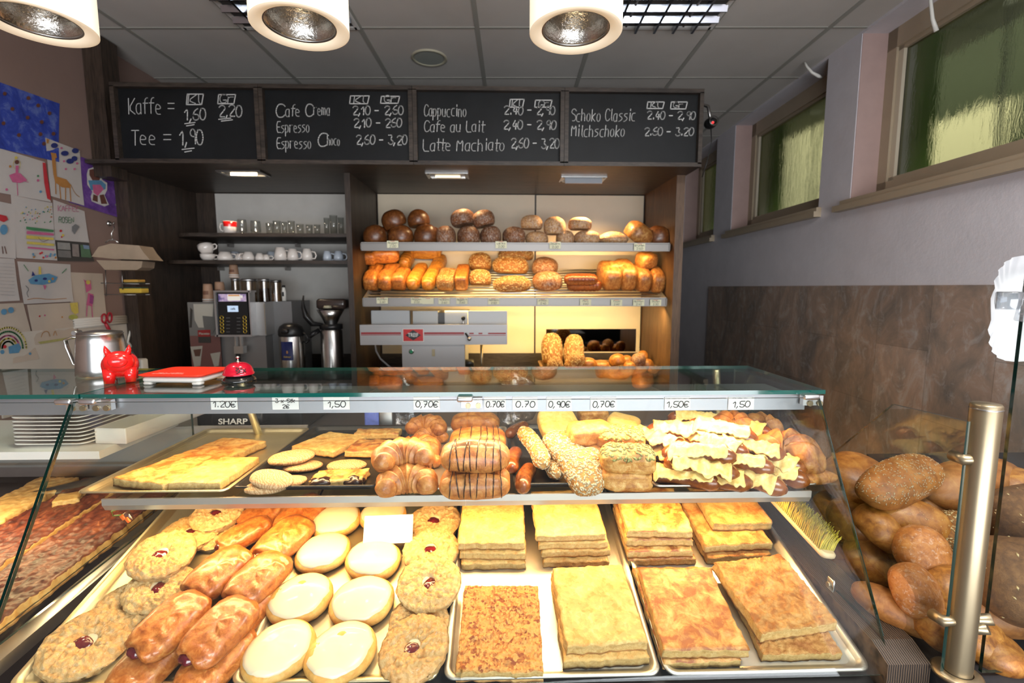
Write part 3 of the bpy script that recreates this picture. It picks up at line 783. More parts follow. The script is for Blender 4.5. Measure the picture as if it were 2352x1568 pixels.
# lower side rail that carries the left pane, wooden cheek on the right
mb = MB(); mb.prism([(.79, .872), (1.42, .93), (1.42, .905), (.79, .846)], XA - .022, XA + .016, 0, 'x'); part('side_rail', alu, mb)
mb = MB(); mb.prism([(.76, .50), (.76, .868), (.80, .885), (1.46, .955), (1.46, .50)], XB - .022, XB + .055, 0, 'x'); part('wooden_cheek', ashwood, mb)
c = PX(1911, 1341, XB - .026)
mb = MB(); mb.rbox((XB - .028, c.y, c.z), (.006, .020, .026), .003); o = part('glass_bracket', steel, mb)
s = MB(); s.cyl((XB - .030, c.y, c.z), (XB - .036, c.y, c.z), .005, 12); s.build('screw', brass, o)

# price cards on the top rail
def rail_card(u, w_px, lines, lab, v=926, h=29, mat=paper):
    return label_card(u, v, 1.0485, w_px, h, lines, lab, mat, group='handwritten price cards on the counter rail', name='price_card')
for u, w_, ls, lab in ((515, 60, ['1.20€'], 'price card 1.20€, leftmost card on the counter rail'), (656, 60, ['3 x Stk', '2€'], 'price card reading 3 x Stk 2€ on the counter rail'), (773, 60, ['1,50'], 'price card 1,50 right of the three-for-two-euro card'),
                       (980, 60, ['0,70€'], 'price card 0,70€ just left of the middle glass clamp'), (1137, 50, ['0.70€'], 'price card 0.70€ just right of the middle glass clamp'), (1206, 58, ['0.70'], 'price card 0.70 without a euro sign'),
                       (1284, 58, ['0,90€'], 'price card 0,90€ on the counter rail'), (1386, 60, ['0,70€'], 'price card 0,70€ right of the 0,90€ card'), (1556, 60, ['1,50€'], 'price card 1,50€, second from the right end of the rail'), (1702, 60, ['1,50'], 'price card 1,50, the last at the right end of the rail')):
    rail_card(u, w_, ls, lab)

# ------------------------------------------------------------------ trays
def tray_mb(w_, d, h, rim=.010, r=.016, inner=.012):
    m = MB(); N = 5
    def L(ix, z): return [V((a, b, z)) for a, b in rrect(w_ / 2 - ix, d / 2 - ix, max(r - ix * .3, .003), N)]
    m.loft([L(rim + inner, .0015), L(rim + inner * .35, .004), L(rim, h - .002), L(.001, h), L(0, h - .003), L(.0035, h - .0035), L(rim + .0, h * .5), L(rim + inner + .001, 0)], 0, True)
    for ix, z in ((rim + inner, .0015), (rim + inner + .001, 0)):
        l = L(ix, z); m.add(l, [list(range(len(l)))], 0)
    return m
def tray(name, mat, w_, d, h, loc, rot, lab, **kw):
    return tag(tray_mb(w_, d, h, **kw).build(name, mat, None, loc, rot), lab, 'tray', kw.get('group'))
UT = [(-.885, -.573, gold_tray, 'gold baking tray at the left end of the upper glass shelf'), (-.566, -.258, black_tin, 'black baking tray holding flat pastries, left on the upper shelf'), (-.252, .024, alu_tray, 'silver tray holding croissants on the upper shelf'),
      (.031, .327, black_tin, 'black baking tray holding seeded sticks, right on the upper shelf'), (.334, .698, alu_tray, 'silver tray of cheese pastries at the right end of the upper shelf')]
for a, b, m_, lab in UT:
    tag(tray_mb(b - a, .46, .013 if m_ is not black_tin else .018).build('baking_tray', m_, None, ((a + b) / 2, 1.222 if m_ is not black_tin else 1.228, ZU_T), (0, 0, 0)), lab, 'tray', 'trays on the upper shelf')
LT = [(-.852, -.478, gold_tray, 'lower tray of cherry rolls and crumble rounds, at the left'), (-.472, -.108, gold_tray, 'lower tray with iced oval buns'), (-.100, .290, alu_tray, 'lower tray with coconut and almond sheet cakes'), (.296, .674, alu_tray, 'lower tray with apple and crumble sheet cakes, at the right')]
for a, b, m_, lab in LT:
    d = .62; cx = (a + b) / 2; cen = V((cx, DP.y, DP.z)) + V((0, math.cos(DK), math.sin(DK))) * (d / 2 - .004)
    tag(tray_mb(b - a, d, .016, r=.02).build('baking_tray', m_, None, cen + DN * .001, (DK, 0, 0)), lab, 'tray', 'trays on the lower deck')
# blank white card standing among the iced buns
c = PD(892, 1215, .055)
tag(MB().rbox((0, 0, 0), (.112, .0016, .062), .001).build('price_card', paper, None, c, (R(-28), 0, R(3))), 'blank white card standing among the iced buns', 'card')
# loose wiring clip under the upper shelf
c = PY(272, 1178, 1.02)
root = empty('cable_connector', c, label='small clear and orange wire connector hanging under the upper shelf', cat='connector')
MB().rbox((.018, 0, -.010), (.020, .010, .022), .002, 0, (0, R(-35), 0)).build('housing', plast_clear, root)
for k in (-1, 1): MB().rbox((.018 + .005 * k, -.006, -.010 - .003 * k), (.007, .004, .012), .001, 0, (0, R(-35), 0)).build('lever', plain('orange_plastic', (.85, .16, .02), .4), root)
MB().tube([(.01, 0, -.004), (-.012, 0, -.006), (-.014, 0, .004), (.0, 0, .010), (.01, .004, .022)], .0018, 6).build('wire', plain('wire_green', (.25, .35, .06), .4), root)

# ------------------------------------------------------------------ things on the counter top
# red piggy bank
c = PZ(257, 880, ZT); k = 1 / ppm(c)
root = empty('piggy_bank', c + V((0, .03, 0)), (0, 0, R(33)), 'shiny red plastic piggy bank on the counter glass', 'piggy bank')
b = MB()
def pigfn(p, n): 
    q = V(p); 
    return q
b.ell((0, .0, .040), (.0365, .042, .032), 32, 16, 0, .9, .92)
b.ell((0, -.028, .050), (.030, .024, .026), 28, 14, 0, .9, .9)
for x in (-.019, .019):
    b.tube([(x, -.026, .034), (x * 1.05, -.031, .0)], [.014, .0105], 14, 0); b.tube([(x, .024, .034), (x * 1.1, .028, .0)], [.014, .0105], 14, 0)
for s in (-1, 1):
    b.tube([(s * .017, -.028, .066), (s * .021, -.033, .080), (s * .0225, -.036, .090)], [.013, .0085, .0015], 10, 0, flat=.6)
b.build('body', red_pl, root)
m = MB(); m.lathe([(.0165, 0), (.0168, .005), (.014, .009), (.0005, .0095)], 28, M=Matrix.Translation((0, -.048, .054)) @ Matrix.Rotation(PI / 2, 4, 'X') @ Matrix.Diagonal((1.12, .86, 1, 1))); sn = m.build('snout', red_pl, root)
m = MB()
for s in (-1, 1): m.ell((s * .006, -.0575, .0585), (.0016, .001, .0014), 10, 6)
m.build('nostril', plain('red_dark', (.30, .0, .0), .4), sn)
# stainless milk jug
c = PZ(213, 866, ZT)
root = empty('milk_jug', c + V((.0, .035, 0)), (0, 0, R(8)), 'stainless steel lidded milk jug behind the piggy bank', 'jug')
MB().lathe([(.0005, 0), (.054, .0), (.0565, .004), (.0555, .02), (.050, .085), (.047, .106), (.049, .108), (.045, .106)], 44).build('body', steel, root)
MB().lathe([(.047, .108), (.046, .112), (.02, .116), (.0005, .117)], 36).build('lid', steel_dk, root)
MB().tube([(-.050, 0, .098), (-.062, 0, .100), (-.080, 0, .092), (-.078, 0, .075), (-.066, 0, .030), (-.052, 0, .022)], [.005, .006, .007, .007, .006, .004], 8, flat=.5).build('handle', steel, root)
MB().cyl((-.052, -.012, .110), (-.052, .012, .110), .006, 10).build('hinge', steel, root)
# red change tray with a white underside
a, b_, c_, d_ = PZ(308, 886, ZT), PZ(452, 884, ZT), PZ(530, 845, ZT + .02), PZ(400, 838, ZT + .02)
root = empty('change_tray', (a + b_) / 2 + V((.015, .055, 0)), (0, 0, R(-4)), 'white and red change tray with white lettering on the counter glass', 'tray')
wd = .158; dp = .125
MB().rbox((0, 0, .012), (wd - .016, dp - .014, .012), .012, n=5).build('base', white_pl, root)
ft = MB()
for sx_ in (-1, 1):
    for sy in (-1, 1): MB().rbox((sx_ * .058, sy * .044, .0035), (.022, .02, .007), .006).build('foot', white_pl, root)
m = MB(); m.loft([[V((p[0], p[1], z)) for p in rrect(wd / 2 - i, dp / 2 - i, .018, 6)] for i, z in ((.006, .019), (.0, .0235), (.0, .0245), (.004, .0245), (.02, .0205))], 0, True, (1, 1)); m.build('dish', red_mat, root)
m = MB(); ink_lines(m, strokes('Danke fur Ihren Einkauf', V((-.045, -.0335, .0252)), V((1, 0, 0)), V((0, 1, 0)), .06, .0045), .0004, V((0, 0, 1)), 0, 0); ink_lines(m, strokes('Kreissparkasse', V((-.052, -.0445, .0252)), V((1, 0, 0)), V((0, 1, 0)), .075, .006), .0006, V((0, 0, 1)), 0, 0); m.build('lettering', white, root)
# desk bell
c = PZ(537, 879, ZT)
root = empty('desk_bell', c + V((0, .024, 0)), (0, 0, 0), 'red desk bell on a black foot on the counter glass', 'bell')
MB().lathe([(.0005, 0), (.037, 0), (.038, .003), (.036, .007), (.028, .013), (.024, .018), (.0005, .018)], 44).build('foot', plain('black_gloss', (.012, .012, .012), .15, coat=.6), root)
MB().lathe([(.034, .0165), (.0345, .020), (.0325, .0215), (.0315, .028), (.027, .037), (.018, .0435), (.008, .0462), (.0005, .0465)], 44).build('dome', plain('red_metallic', (.62, .006, .03), .2, .35, coat=.6), root)
MB().lathe([(.0045, .046), (.003, .050), (.0018, .050), (.0018, .055), (.0045, .0565), (.0048, .059), (.002, .061), (.0002, .0612)], 16).build('plunger', steel, root)
m = MB()
def onbell(lines, r0, z0):
    out = []
    for pl in lines:
        out.append([V((math.sin(p.x / r0 + .30) * (r0 + .0006 - max(0, p.z) * .42), -math.cos(p.x / r0 + .30) * (r0 + .0006 - max(0, p.z) * .42), z0 + p.z)) for p in smooth_pl(pl, 1)])
    return out
for s, z0, wd, hh, rr, r0 in (('SEX', .0245, .022, .0075, .0011, .0325), ('Ring for', .0345, .015, .0032, .0004, .0292)):
    for pl in onbell(strokes(s, V((0, 0, 0)), V((1, 0, 0)), V((0, 0, 1)), wd, hh), r0, z0): m.tube(pl, rr, 5)
m.build('lettering', ink, root)

# ------------------------------------------------------------------ behind the case
# cash register display seen through the glass
c = PY(548, 965, 1.62)
root = empty('cash_register', (c.x, 1.72, 1.03), label='black cash register behind the display counter', cat='cash register')
MB().rbox((.02, .08, .06), (.36, .30, .12), .01).build('body', black_pl, root)
MB().rbox((0, -.085, c.z - 1.03 + .008), (.17, .05, .045), .006, 0, (R(-8), 0, 0)).build('display_head', black_pl, root)
MB().cyl((0, -.07, .10), (0, -.07, c.z - 1.03), .018, 12).build('display_post', black_pl, root)
typed('lettering', 'SHARP', .026, white, root, (-.012, -.1135, c.z - 1.03 - .001), (R(82), 0, 0), 1.25)
mb = MB(); mb.bb((-.98, 1.58, .0), (.95, 2.0, 1.028)); 
mb.one('service_counter', plain('service_counter_dark', (.035, .032, .032), .5), 'dark service counter behind the display case carrying the cash register', 'counter')
# packets and plastic bags on it
for i, (u, v, w_, h_, m_, lab) in enumerate(((858, 965, .05, .07, plain('packet_blue', (.10, .14, .45), .5, var=.4, vs=30), 'small blue and white packet on the service counter'), (890, 968, .05, .06, steel_dk, 'small metal tin next to the blue packet'))):
    p = PY(u, v, 1.64); q = V((p.x, 1.64, 1.028))
    MB().rbox((0, 0, h_ / 2 + .02), (w_, .05, h_ + .04), .006).one('packet' if i == 0 else 'tin', m_, lab, ('packet', 'tin')[i], q)
bagm = glassm('plastic_bag', (.82, .82, .84), 1.6, .15, .12, .6)
for u, lab in ((930, 'crumpled clear plastic bag behind the croissants'), (1182, 'crumpled clear plastic bag behind the seeded sticks')):
    p = PY(u, 960, 1.66)
    MB().ell((0, 0, .10), (.07, .05, .10), 24, 14, fn=lambda p, n: p + n * .03 * fb(p, 22, u)).one('plastic_bag', bagm, lab, 'bag', V((p.x, 1.67, 1.028)), group='plastic bags on the service counter')
# left section: white shelf with plates, white box
mb = MB(); mb.bb((-1.75, 1.20, 1.098), (-1.0, 1.50, 1.118)); mb.one('plate_shelf', white, 'white shelf board inside the left end of the counter', 'shelf')
mb = MB(); mb.bb((-1.75, 1.49, .985), (-.60, 1.50, 1.096)); mb.one('rear_panel', plain('panel_grey', (.27, .25, .23), .5), 'grey panel below the white plate shelf', 'panel')
base = PZ(40, 1020, 1.118)
pl = MB()
def plate(u):
    m = MB(); N = 6
    L = lambda w_, d, z, up=0: [V((a, b, z + up * (abs(a) / w_ * 2) ** 3)) for a, b in rrect(w_ / 2, d / 2, .02, N)]
    m.loft([L(.10, .09, .0), L(.13, .12, .003), L(.19, .17, .0075, .004), L(.19, .17, .0095, .004), L(.13, .12, .0055), L(.10, .09, .003)], 0, True, (1, 1)); return m
pm = plate(0).mesh('plate', porcelain)
NP = ['bottom plate', 'second plate from the bottom', 'third plate from the bottom', 'fourth plate from the bottom', 'fifth plate from the bottom', 'sixth plate from the bottom', 'fourth plate from the top', 'third plate from the top', 'second plate from the top', 'topmost plate']
for k in range(10):
    tag(mesh_obj('plate', pm, None, (-1.145, 1.31, 1.1185 + .0098 * k), (0, 0, R(random.Random(k).uniform(-1, 1)))), NP[k] + ' in the stack of white rectangular plates', 'plate', 'stacked white plates')
a = PZ(100, 1022, 1.118)
MB().rbox((0, 0, .021), (.085, .32, .042), .003).one('carton', plain('white_card', (.80, .72, .66), .6), 'long white carton beside the stacked plates', 'box', V((-1.003, 1.415, 1.1185)), (0, 0, R(-4)))
mb = MB(); mb.tube([(-1.30, 1.33, .94), (-1.16, 1.40, .955), (-1.02, 1.42, .965), (-.97, 1.36, .95)], [.02, .024, .022, .012], 10); mb.one('rubber_hose', plain('dark_rubber', (.03, .03, .032), .6), 'dark hose lying behind the plum cakes', 'hose')
# ================================================================== PASTRY MATERIALS
m_crumb = crust('cake_crumb', (.50, .33, .13), (.68, .50, .26), (.80, .66, .42), 40, .3, .7, .85, .6, 160, sz=3.6)
m_bottom = plain('baked_base', (.42, .22, .07), .8, var=.3, vs=30, bump=.3, bs=120)
m_almond = crust('almond_top', (.56, .31, .10), (.78, .56, .27), (.84, .68, .42), 10, .40, .66, .55, .5, 110, sz=3.6)
def flakes(m, scale, c1, amt):
    t = m.node_tree; b = t.nodes['Principled BSDF']; tc = t.nodes.new('ShaderNodeTexCoord'); vo = t.nodes.new('ShaderNodeTexVoronoi'); vo.inputs['Scale'].default_value = scale
    t.links.new(tc.outputs['Object'], vo.inputs['Vector']); src = b.inputs['Base Color'].links[0].from_socket
    mx = t.nodes.new('ShaderNodeMix'); mx.data_type = 'RGBA'; rp = t.nodes.new('ShaderNodeValToRGB'); rp.color_ramp.elements[0].position = .30; rp.color_ramp.elements[1].position = .75
    rp.color_ramp.elements[1].color = (amt, amt, amt, 1); sp = t.nodes.new('ShaderNodeSeparateXYZ'); t.links.new(vo.outputs['Color'], sp.inputs[0]); t.links.new(sp.outputs[0], rp.inputs[0])
    t.links.new(rp.outputs[0], mx.inputs[0]); t.links.new(src, mx.inputs[6]); mx.inputs[7].default_value = (*c1, 1); t.links.new(mx.outputs[2], b.inputs['Base Color'])
    bp = t.nodes.new('ShaderNodeBump'); bp.inputs['Strength'].default_value = .55; bp.inputs['Distance'].default_value = .002; t.links.new(vo.outputs['Distance'], bp.inputs['Height'])
    t.links.new(b.inputs['Normal'].links[0].from_socket, bp.inputs['Normal']); t.links.new(bp.outputs[0], b.inputs['Normal'])
flakes(m_almond, 130, (.58, .36, .11), .8)
m_coco = crust('coconut_top', (.24, .06, .02), (.56, .27, .08), (.76, .48, .20), 18, .43, .68, .6, .7, 130, sz=3.6)
flakes(m_coco, 210, (.62, .33, .09), .9)
m_apple = crust('apple_top', (.30, .10, .03), (.60, .34, .12), (.78, .58, .30), 9, .41, .64, .45, .45, 60, coat=.15, sz=3.6)
m_crumbs = crust('crumble_top', (.38, .16, .05), (.60, .35, .14), (.74, .52, .27), 11, .39, .64, .75, .9, 120, sz=3.6)
m_butter = crust('butter_cake_top', (.42, .17, .04), (.70, .44, .17), (.80, .60, .32), 8, .40, .62, .6, .5, 90, sz=3.6)
m_streusel = crust('streusel', (.46, .24, .09), (.70, .50, .27), (.82, .68, .47), 22, .28, .66, .6, 1.0, 150, flour=.25, coat=.1, sz=3.6)
m_puff = crust('glazed_puff_pastry', (.22, .055, .012), (.45, .165, .045), (.66, .36, .14), 18, .30, .72, .3, .35, 70, coat=.55, sz=3.6)
m_bun = crust('iced_bun_dough', (.52, .27, .07), (.70, .43, .15), (.80, .58, .28), 14, .3, .7, .6, .2, 60, sz=3.6)
m_icing = plain('sugar_icing', (.72, .60, .40), .38, var=.06, vs=14, bump=.12, bs=30, coat=.25)
m_jam = plain('cherry_jam', (.10, .008, .012), .15, coat=.8, var=.4, vs=60)
m_crois = crust('croissant', (.20, .055, .016), (.44, .19, .06), (.66, .38, .16), 15, .30, .70, .42, .35, 70, coat=.2, sz=3.6)
m_choc = plain('dark_chocolate', (.022, .008, .005), .28, coat=.3, bump=.2, bs=60)
m_cookie = NT('swirl_pastry'); m_cookie.set(Roughness=.75)
_v = m_cookie.vec(); _w = m_cookie.node('ShaderNodeTexWave', wave_type='RINGS', rings_direction='Z'); m_cookie.link(_v, _w.inputs['Vector']); _w.inputs['Scale'].default_value = 60; _w.inputs['Distortion'].default_value = 14; _w.inputs['Detail'].default_value = 3; _w.inputs['Detail Scale'].default_value = 1.2
m_cookie.base(m_cookie.ramp(_w.outputs['Fac'], [(.1, (.36, .20, .085)), (.5, (.44, .275, .13)), (.9, (.52, .35, .185))])); m_cookie.bump(_w.outputs['Fac'], .3, .001)
m_cookie = m_cookie.m
m_pretzel = crust('lye_dough', (.075, .018, .005), (.22, .065, .014), (.40, .15, .035), 14, .25, .75, .25, .15, 50, coat=.4, sz=3.6)
m_seedd = crust('seeded_dough', (.26, .12, .035), (.45, .24, .08), (.62, .40, .17), 20, .3, .7, .6, .4, 90, sz=3.6)
m_layer = crust('layered_dough', (.30, .12, .03), (.52, .29, .09), (.76, .58, .31), 16, .32, .68, .5, .6, 60, coat=.1, sz=3.6)
m_cheese = crust('melted_cheese', (.62, .42, .12), (.78, .62, .28), (.86, .76, .46), 20, .25, .6, .4, .35, 50, coat=.15, sz=3.6)
m_cheesec = crust('cheese_croissant', (.20, .06, .018), (.48, .22, .065), (.66, .41, .16), 14, .34, .70, .5, .45, 60, coat=.15, sz=3.6)
m_sunfl = plain('sunflower_seed', (.52, .43, .27), .6, var=.4, vs=90)
m_pumpk = plain('pumpkin_seed', (.28, .27, .09), .5, var=.3, vs=90)
m_plum = NT('plum_topping'); m_plum.set(Roughness=.5, Coat_Weight=.08)
_v = m_plum.vec((1, .35, 1), rnd=False); _n = m_plum.noise(_v, 42, 6, .65, 1.4)
m_plum.base(m_plum.ramp(_n, [(.30, (.018, .005, .004)), (.46, (.10, .016, .009)), (.6, (.22, .050, .020)), (.76, (.36, .12, .04))])); m_plum.bump(_n, .8, .004); m_plum = m_plum.m
m_pale = crust('pale_crust', (.58, .34, .13), (.74, .53, .26), (.82, .66, .40), 16, .3, .7, .7, .3, 70, sz=3.6)

# ================================================================== PASTRY SHAPES
def crumb(p, seed, s1=105):
    q = V((p.x, p.y, 0)) * s1 + V((seed * 5.1, seed * 2.3, 0)); w_ = V((fb(p, 60, seed), fb(p, 60, seed + 5), 0)) * .5
    d = noise.voronoi(q + w_)[0][0]; e = noise.voronoi(q * 2.1 + w_)[0][0]
    return max(0, 1 - d * 1.25) * .8 + max(0, 1 - e * 1.2) * .35
def slab_mb(w_, d, h, seed=0, amp=.002, rag=.003, nx=30, ny=36, sc_=60, cr=0):
    """sheet-cake piece: bumpy crust on top, ragged cut sides, baked base"""
    m = MB(); s = seed * 3.3
    def edge(x, y): return V((x + rag * fb((x * 40, y * 40, s), 1.1), y + rag * fb((y * 40, x * 40, s + 9), 1.1), 0))
    def top(u, v):
        x, y = (u - .5) * w_, (v - .5) * d
        e = min(u, 1 - u, v, 1 - v); p = edge(x, y) if e < 1e-6 else V((x, y, 0))
        p.z = h + cr * (crumb(V((x, y, 0)), seed, 120) - .45) + amp * (fb((x, y, s), sc_, seed, 4) + .5 * fb((x, y, s), sc_ * .3, seed + 4, 2)) - (.0022 if e < 1e-6 else 0)
        return p
    m.grid(top, nx, ny, 0, True)
    G = lambda i, j: m.v[i * (ny + 1) + j].copy()
    ring = [G(i, 0) for i in range(nx)] + [G(nx, j) for j in range(ny)] + [G(i, ny) for i in range(nx, 0, -1)] + [G(0, j) for j in range(ny, 0, -1)]
    def lvl(f, out):
        r = []
        for i, p in enumerate(ring):
            k = 1 + (out + .0016 * nz((p.x * 90, p.y * 90, f * 9 + s))) / max(.5 * (w_ + d) / 2, .01)
            r.append(V((p.x * k, p.y * k, p.z * f)))
        return r
    m.loft([ring, lvl(.8, -.0006), lvl(.5, .0), lvl(.22, .0006)], 1, True)
    m.loft([lvl(.22, .0006), lvl(.02, .0), ], 2, True); l = lvl(.0, -.002); m.loft([lvl(.02, 0), l], 2, True, (0, 1))
    return m
def slab(name, w_, d, h, top, lab, cat, loc, rot, seed=0, amp=.002, group=None, rag=.003, sc_=60, side=None, cr=0):
    kq = 520 if cr else 300
    o = slab_mb(w_, d, h, seed, amp, rag, max(12, int(w_ * kq)), max(12, int(d * kq)), sc_, cr).build(name, [top, side or m_crumb, m_bottom], None, loc, rot)
    return tag(o, lab, cat, group)
def deck_rot(yaw=0, tx=0, ty=0):
    return (Matrix.Rotation(DK, 3, 'X') @ Matrix.Rotation(R(yaw), 3, 'Z') @ Matrix.Rotation(R(tx), 3, 'X') @ Matrix.Rotation(R(ty), 3, 'Y')).to_euler()
LIFT = .0022                              # tray floor above the deck plane
def on_deck(u, v, h, off=0.0):
    """point on the deck under a body of height h whose middle is seen at (u, v)"""
    return PD(u, v, off + h / 2 + LIFT) - DN * (h / 2)
def deck_xy(p): return V((p.x, (p - DP).dot(V((0, math.cos(DK), math.sin(DK))))))
def slab_deck(name, fl, fr, bv, h, off, top, lab, group, seed=0, amp=.002, depth=None, **kw):
    a, b = PD(*fl, off + LIFT), PD(*fr, off + LIFT)
    A_, B_ = deck_xy(a), deck_xy(b); w_ = (B_ - A_).length; ang = math.atan2(B_.y - A_.y, B_.x - A_.x)
    if depth is None:
        m = PD((fl[0] + fr[0]) / 2, bv, off + LIFT + h); depth = deck_xy(m).y - (A_.y + B_.y) / 2
    c = (A_ + B_) / 2 + V((-math.sin(ang), math.cos(ang))) * depth / 2
    loc = V((c.x, DP.y, DP.z)) + V((0, math.cos(DK), math.sin(DK))) * c.y + DN * (off + LIFT)
    return slab(name, w_, depth, h, top, lab, 'cake slab', loc, deck_rot(math.degrees(ang)), seed, amp, group, **kw), w_, depth
# ------------------------------------------------------------------ sheet cakes on the lower deck
slab_deck('coconut_cake_slab', (1048, 1566), (1247, 1567), 1343, .030, 0, m_coco, 'single brown-topped coconut cake slab on the lower silver tray', None, 3, .0025, sc_=70, cr=.004)
for k, (fl, fr, lab) in enumerate((((1295, 1538), (1489, 1528), 'lower slab of the almond cake pair at the front of the silver tray'), ((1300, 1505), (1486, 1492), 'upper slab of the almond cake pair at the front of the silver tray'))):
    slab_deck('almond_cake_slab', fl, fr, 1298 + 12 * (1 - k), .024, .0245 * k, m_almond, lab, 'almond cake slabs at the front', 7 + k, .0018, sc_=70)
ST = ['bottom slab', 'second slab from the bottom', 'second slab from the top', 'topmost slab']
for nm, mat, L, dpt, what, kind, h in (('almond_cake_slab', m_almond, [((1058, 1309), (1206, 1308)), ((1056, 1285), (1208, 1284)), ((1052, 1262), (1206, 1262))], .150, 'left almond cake stack at the back of the silver tray', 'left almond stack', .021),
                     ('almond_cake_slab', m_almond, [((1248, 1303), (1397, 1302)), ((1244, 1281), (1400, 1276)), ((1238, 1262), (1396, 1258)), ((1232, 1245), (1390, 1240))], .150, 'right almond cake stack at the back of the silver tray', 'right almond stack', .019),
                     ('apple_cake_slab', m_apple, [((1442, 1300), (1596, 1296)), ((1440, 1281), (1590, 1279)), ((1436, 1254), (1588, 1253)), ((1440, 1234), (1590, 1235))], .150, 'pale apple cake stack at the back of the right tray', 'apple stack', .020),
                     ('crumble_cake_slab', m_crumbs, [((1622, 1296), (1768, 1288)), ((1618, 1270), (1770, 1262)), ((1636, 1220), (1772, 1216))], .150, 'crumble cake stack at the back right corner of the right tray', 'crumble stack', .023)):
    n = len(L)
    for k, (fl, fr) in enumerate(L):
        nm_ = ST[k] if k < (n + 1) // 2 else ST[4 - n + k]
        # keep each layer's front edge where it is, but never let layers run into one another
        slab_deck(nm, fl, fr, 0, h - .0012, h * k, mat, nm_ + ' of the ' + what, 'slabs of the ' + kind, 11 + k + int(fl[0]), .0015, depth=dpt)
for k, (fl, fr, h, lab) in enumerate((((1520, 1537), (1698, 1533), .020, 'lower slab of the apple cake pair at the front of the right tray'), ((1522, 1511), (1716, 1510), .022, 'upper shiny slab of the apple cake pair at the front'))):
    slab_deck('apple_cake_slab', fl, fr, 1300, h, .021 * k, m_apple, lab, 'apple cake slabs at the front', 31 + k, .0024, sc_=34)
for k, (fl, fr, bv, h, lab) in enumerate((((1750, 1520), (1930, 1517), 1330, .021, 'lower crumble cake slab at the right front corner, jutting out below'), ((1742, 1475), (1916, 1449), 1278, .026, 'upper crumble cake slab with a brown patch, right front corner'))):
    slab_deck('crumble_cake_slab', fl, fr, bv, h, .022 * k, m_crumbs, lab, 'crumble cake slabs at the front', 41 + k, .0022, sc_=45, cr=.0055)

# ------------------------------------------------------------------ crumble rounds
def streusel_round(seed, r=.066, hh=.024):
    m = MB(); nu, nv = 150, 46
    def f(u, v):
        a = 2 * PI * u; ir = v
        rr = r * (1 + .05 * nz((math.cos(a) * 1.5, math.sin(a) * 1.5, seed)) + .03 * nz((math.cos(a) * 7, math.sin(a) * 7, seed)))
        if ir <= .82:
            q = ir / .82; rad = rr * q
            z = hh * (.62 + .38 * math.sin(PI * min(1, max(0, (q - .12) / .88))) ** .7) if q > .2 else hh * (.45 + .6 * q)
            p = V((rad * math.cos(a), rad * math.sin(a), z))
            b = crumb(p, seed); p.z += .0085 * (b - .45) * (1 if q > .22 else .3)
            if q > .97: p.z *= .78
            return p
        q = (ir - .82) / .18
        p = V((rr * math.cos(a) * (1.0 - .05 * q), rr * math.sin(a) * (1.0 - .05 * q), hh * .62 * (1 - q)))
        k = 1 + .035 * nz(p, 120, seed); p.x *= k; p.y *= k
        return p
    m.grid(f, nu, nv, 0, True, wrap=True); return m
def jam_mb(r=.012): return MB().ell((0, 0, 0), (r, r * .8, .006), 16, 8, fn=lambda p, n: p + n * .003 * nz(p, 130))
SM = [streusel_round(s).mesh('crumble_round', m_streusel) for s in (1, 2, 3)]
JM = jam_mb(.0165).mesh('jam_filling', m_jam); IM = MB().ell((0, 0, 0), (.025, .020, .0045), 18, 8, fn=lambda p, n: p + n * .004 * nz(p, 90)).mesh('icing', m_icing)
SR = [(200, 1478, 0, 0, 1.12, 'crumble round with cherry jam at the bottom left corner', 0, 8), (292, 1392, .0, 40, .95, 'crumble round half buried under its neighbours, left column', 0, 0), (362, 1348, .012, 100, .95, 'crumble round under the ring-shaped one, left column', 4, -3),
      (372, 1272, .036, 30, .98, 'ring-shaped crumble round with a jam centre, upper left of the lower deck', 6, 4), (440, 1222, .010, 70, 1.0, 'yellow crumble round behind the ring-shaped one', 0, 6), (505, 1218, .0, 120, .92, 'crumble round under the topmost pair, near the cherry rolls', 0, 0), (500, 1178, .022, 10, .92, 'crumble round at the top of the left tray under the shelf edge', 0, 0),
      (954, 1486, .012, 15, 1.0, 'crumble round at the front right of the iced buns', 0, -10), (962, 1425, .0, 60, .9, 'crumble round mostly hidden, right of the iced buns', 0, 0), (986, 1338, .018, 80, 1.02, 'big crumble round right of the iced buns, second from the front', 0, -4), (990, 1262, .012, 33, .98, 'crumble round with a dark jam hole behind the big one', 0, 0), (1000, 1196, .004, 5, .96, 'rearmost crumble round beside the silver tray', 0, 0)]
for i, (u, v, off, yaw, s, lab, tx, ty) in enumerate(SR):
    o = mesh_obj('crumble_round', SM[i % 3], None, on_deck(u, v, .024, off), deck_rot(yaw, tx, ty)); o.scale = (s,) * 3
    tag(o, lab, 'pastry', 'crumble rounds')
    if i not in (1, 5): mesh_obj('icing', IM, o, (.004, .002, .0125)); mesh_obj('jam_filling', JM, o, (-.006, -.004, .0150))
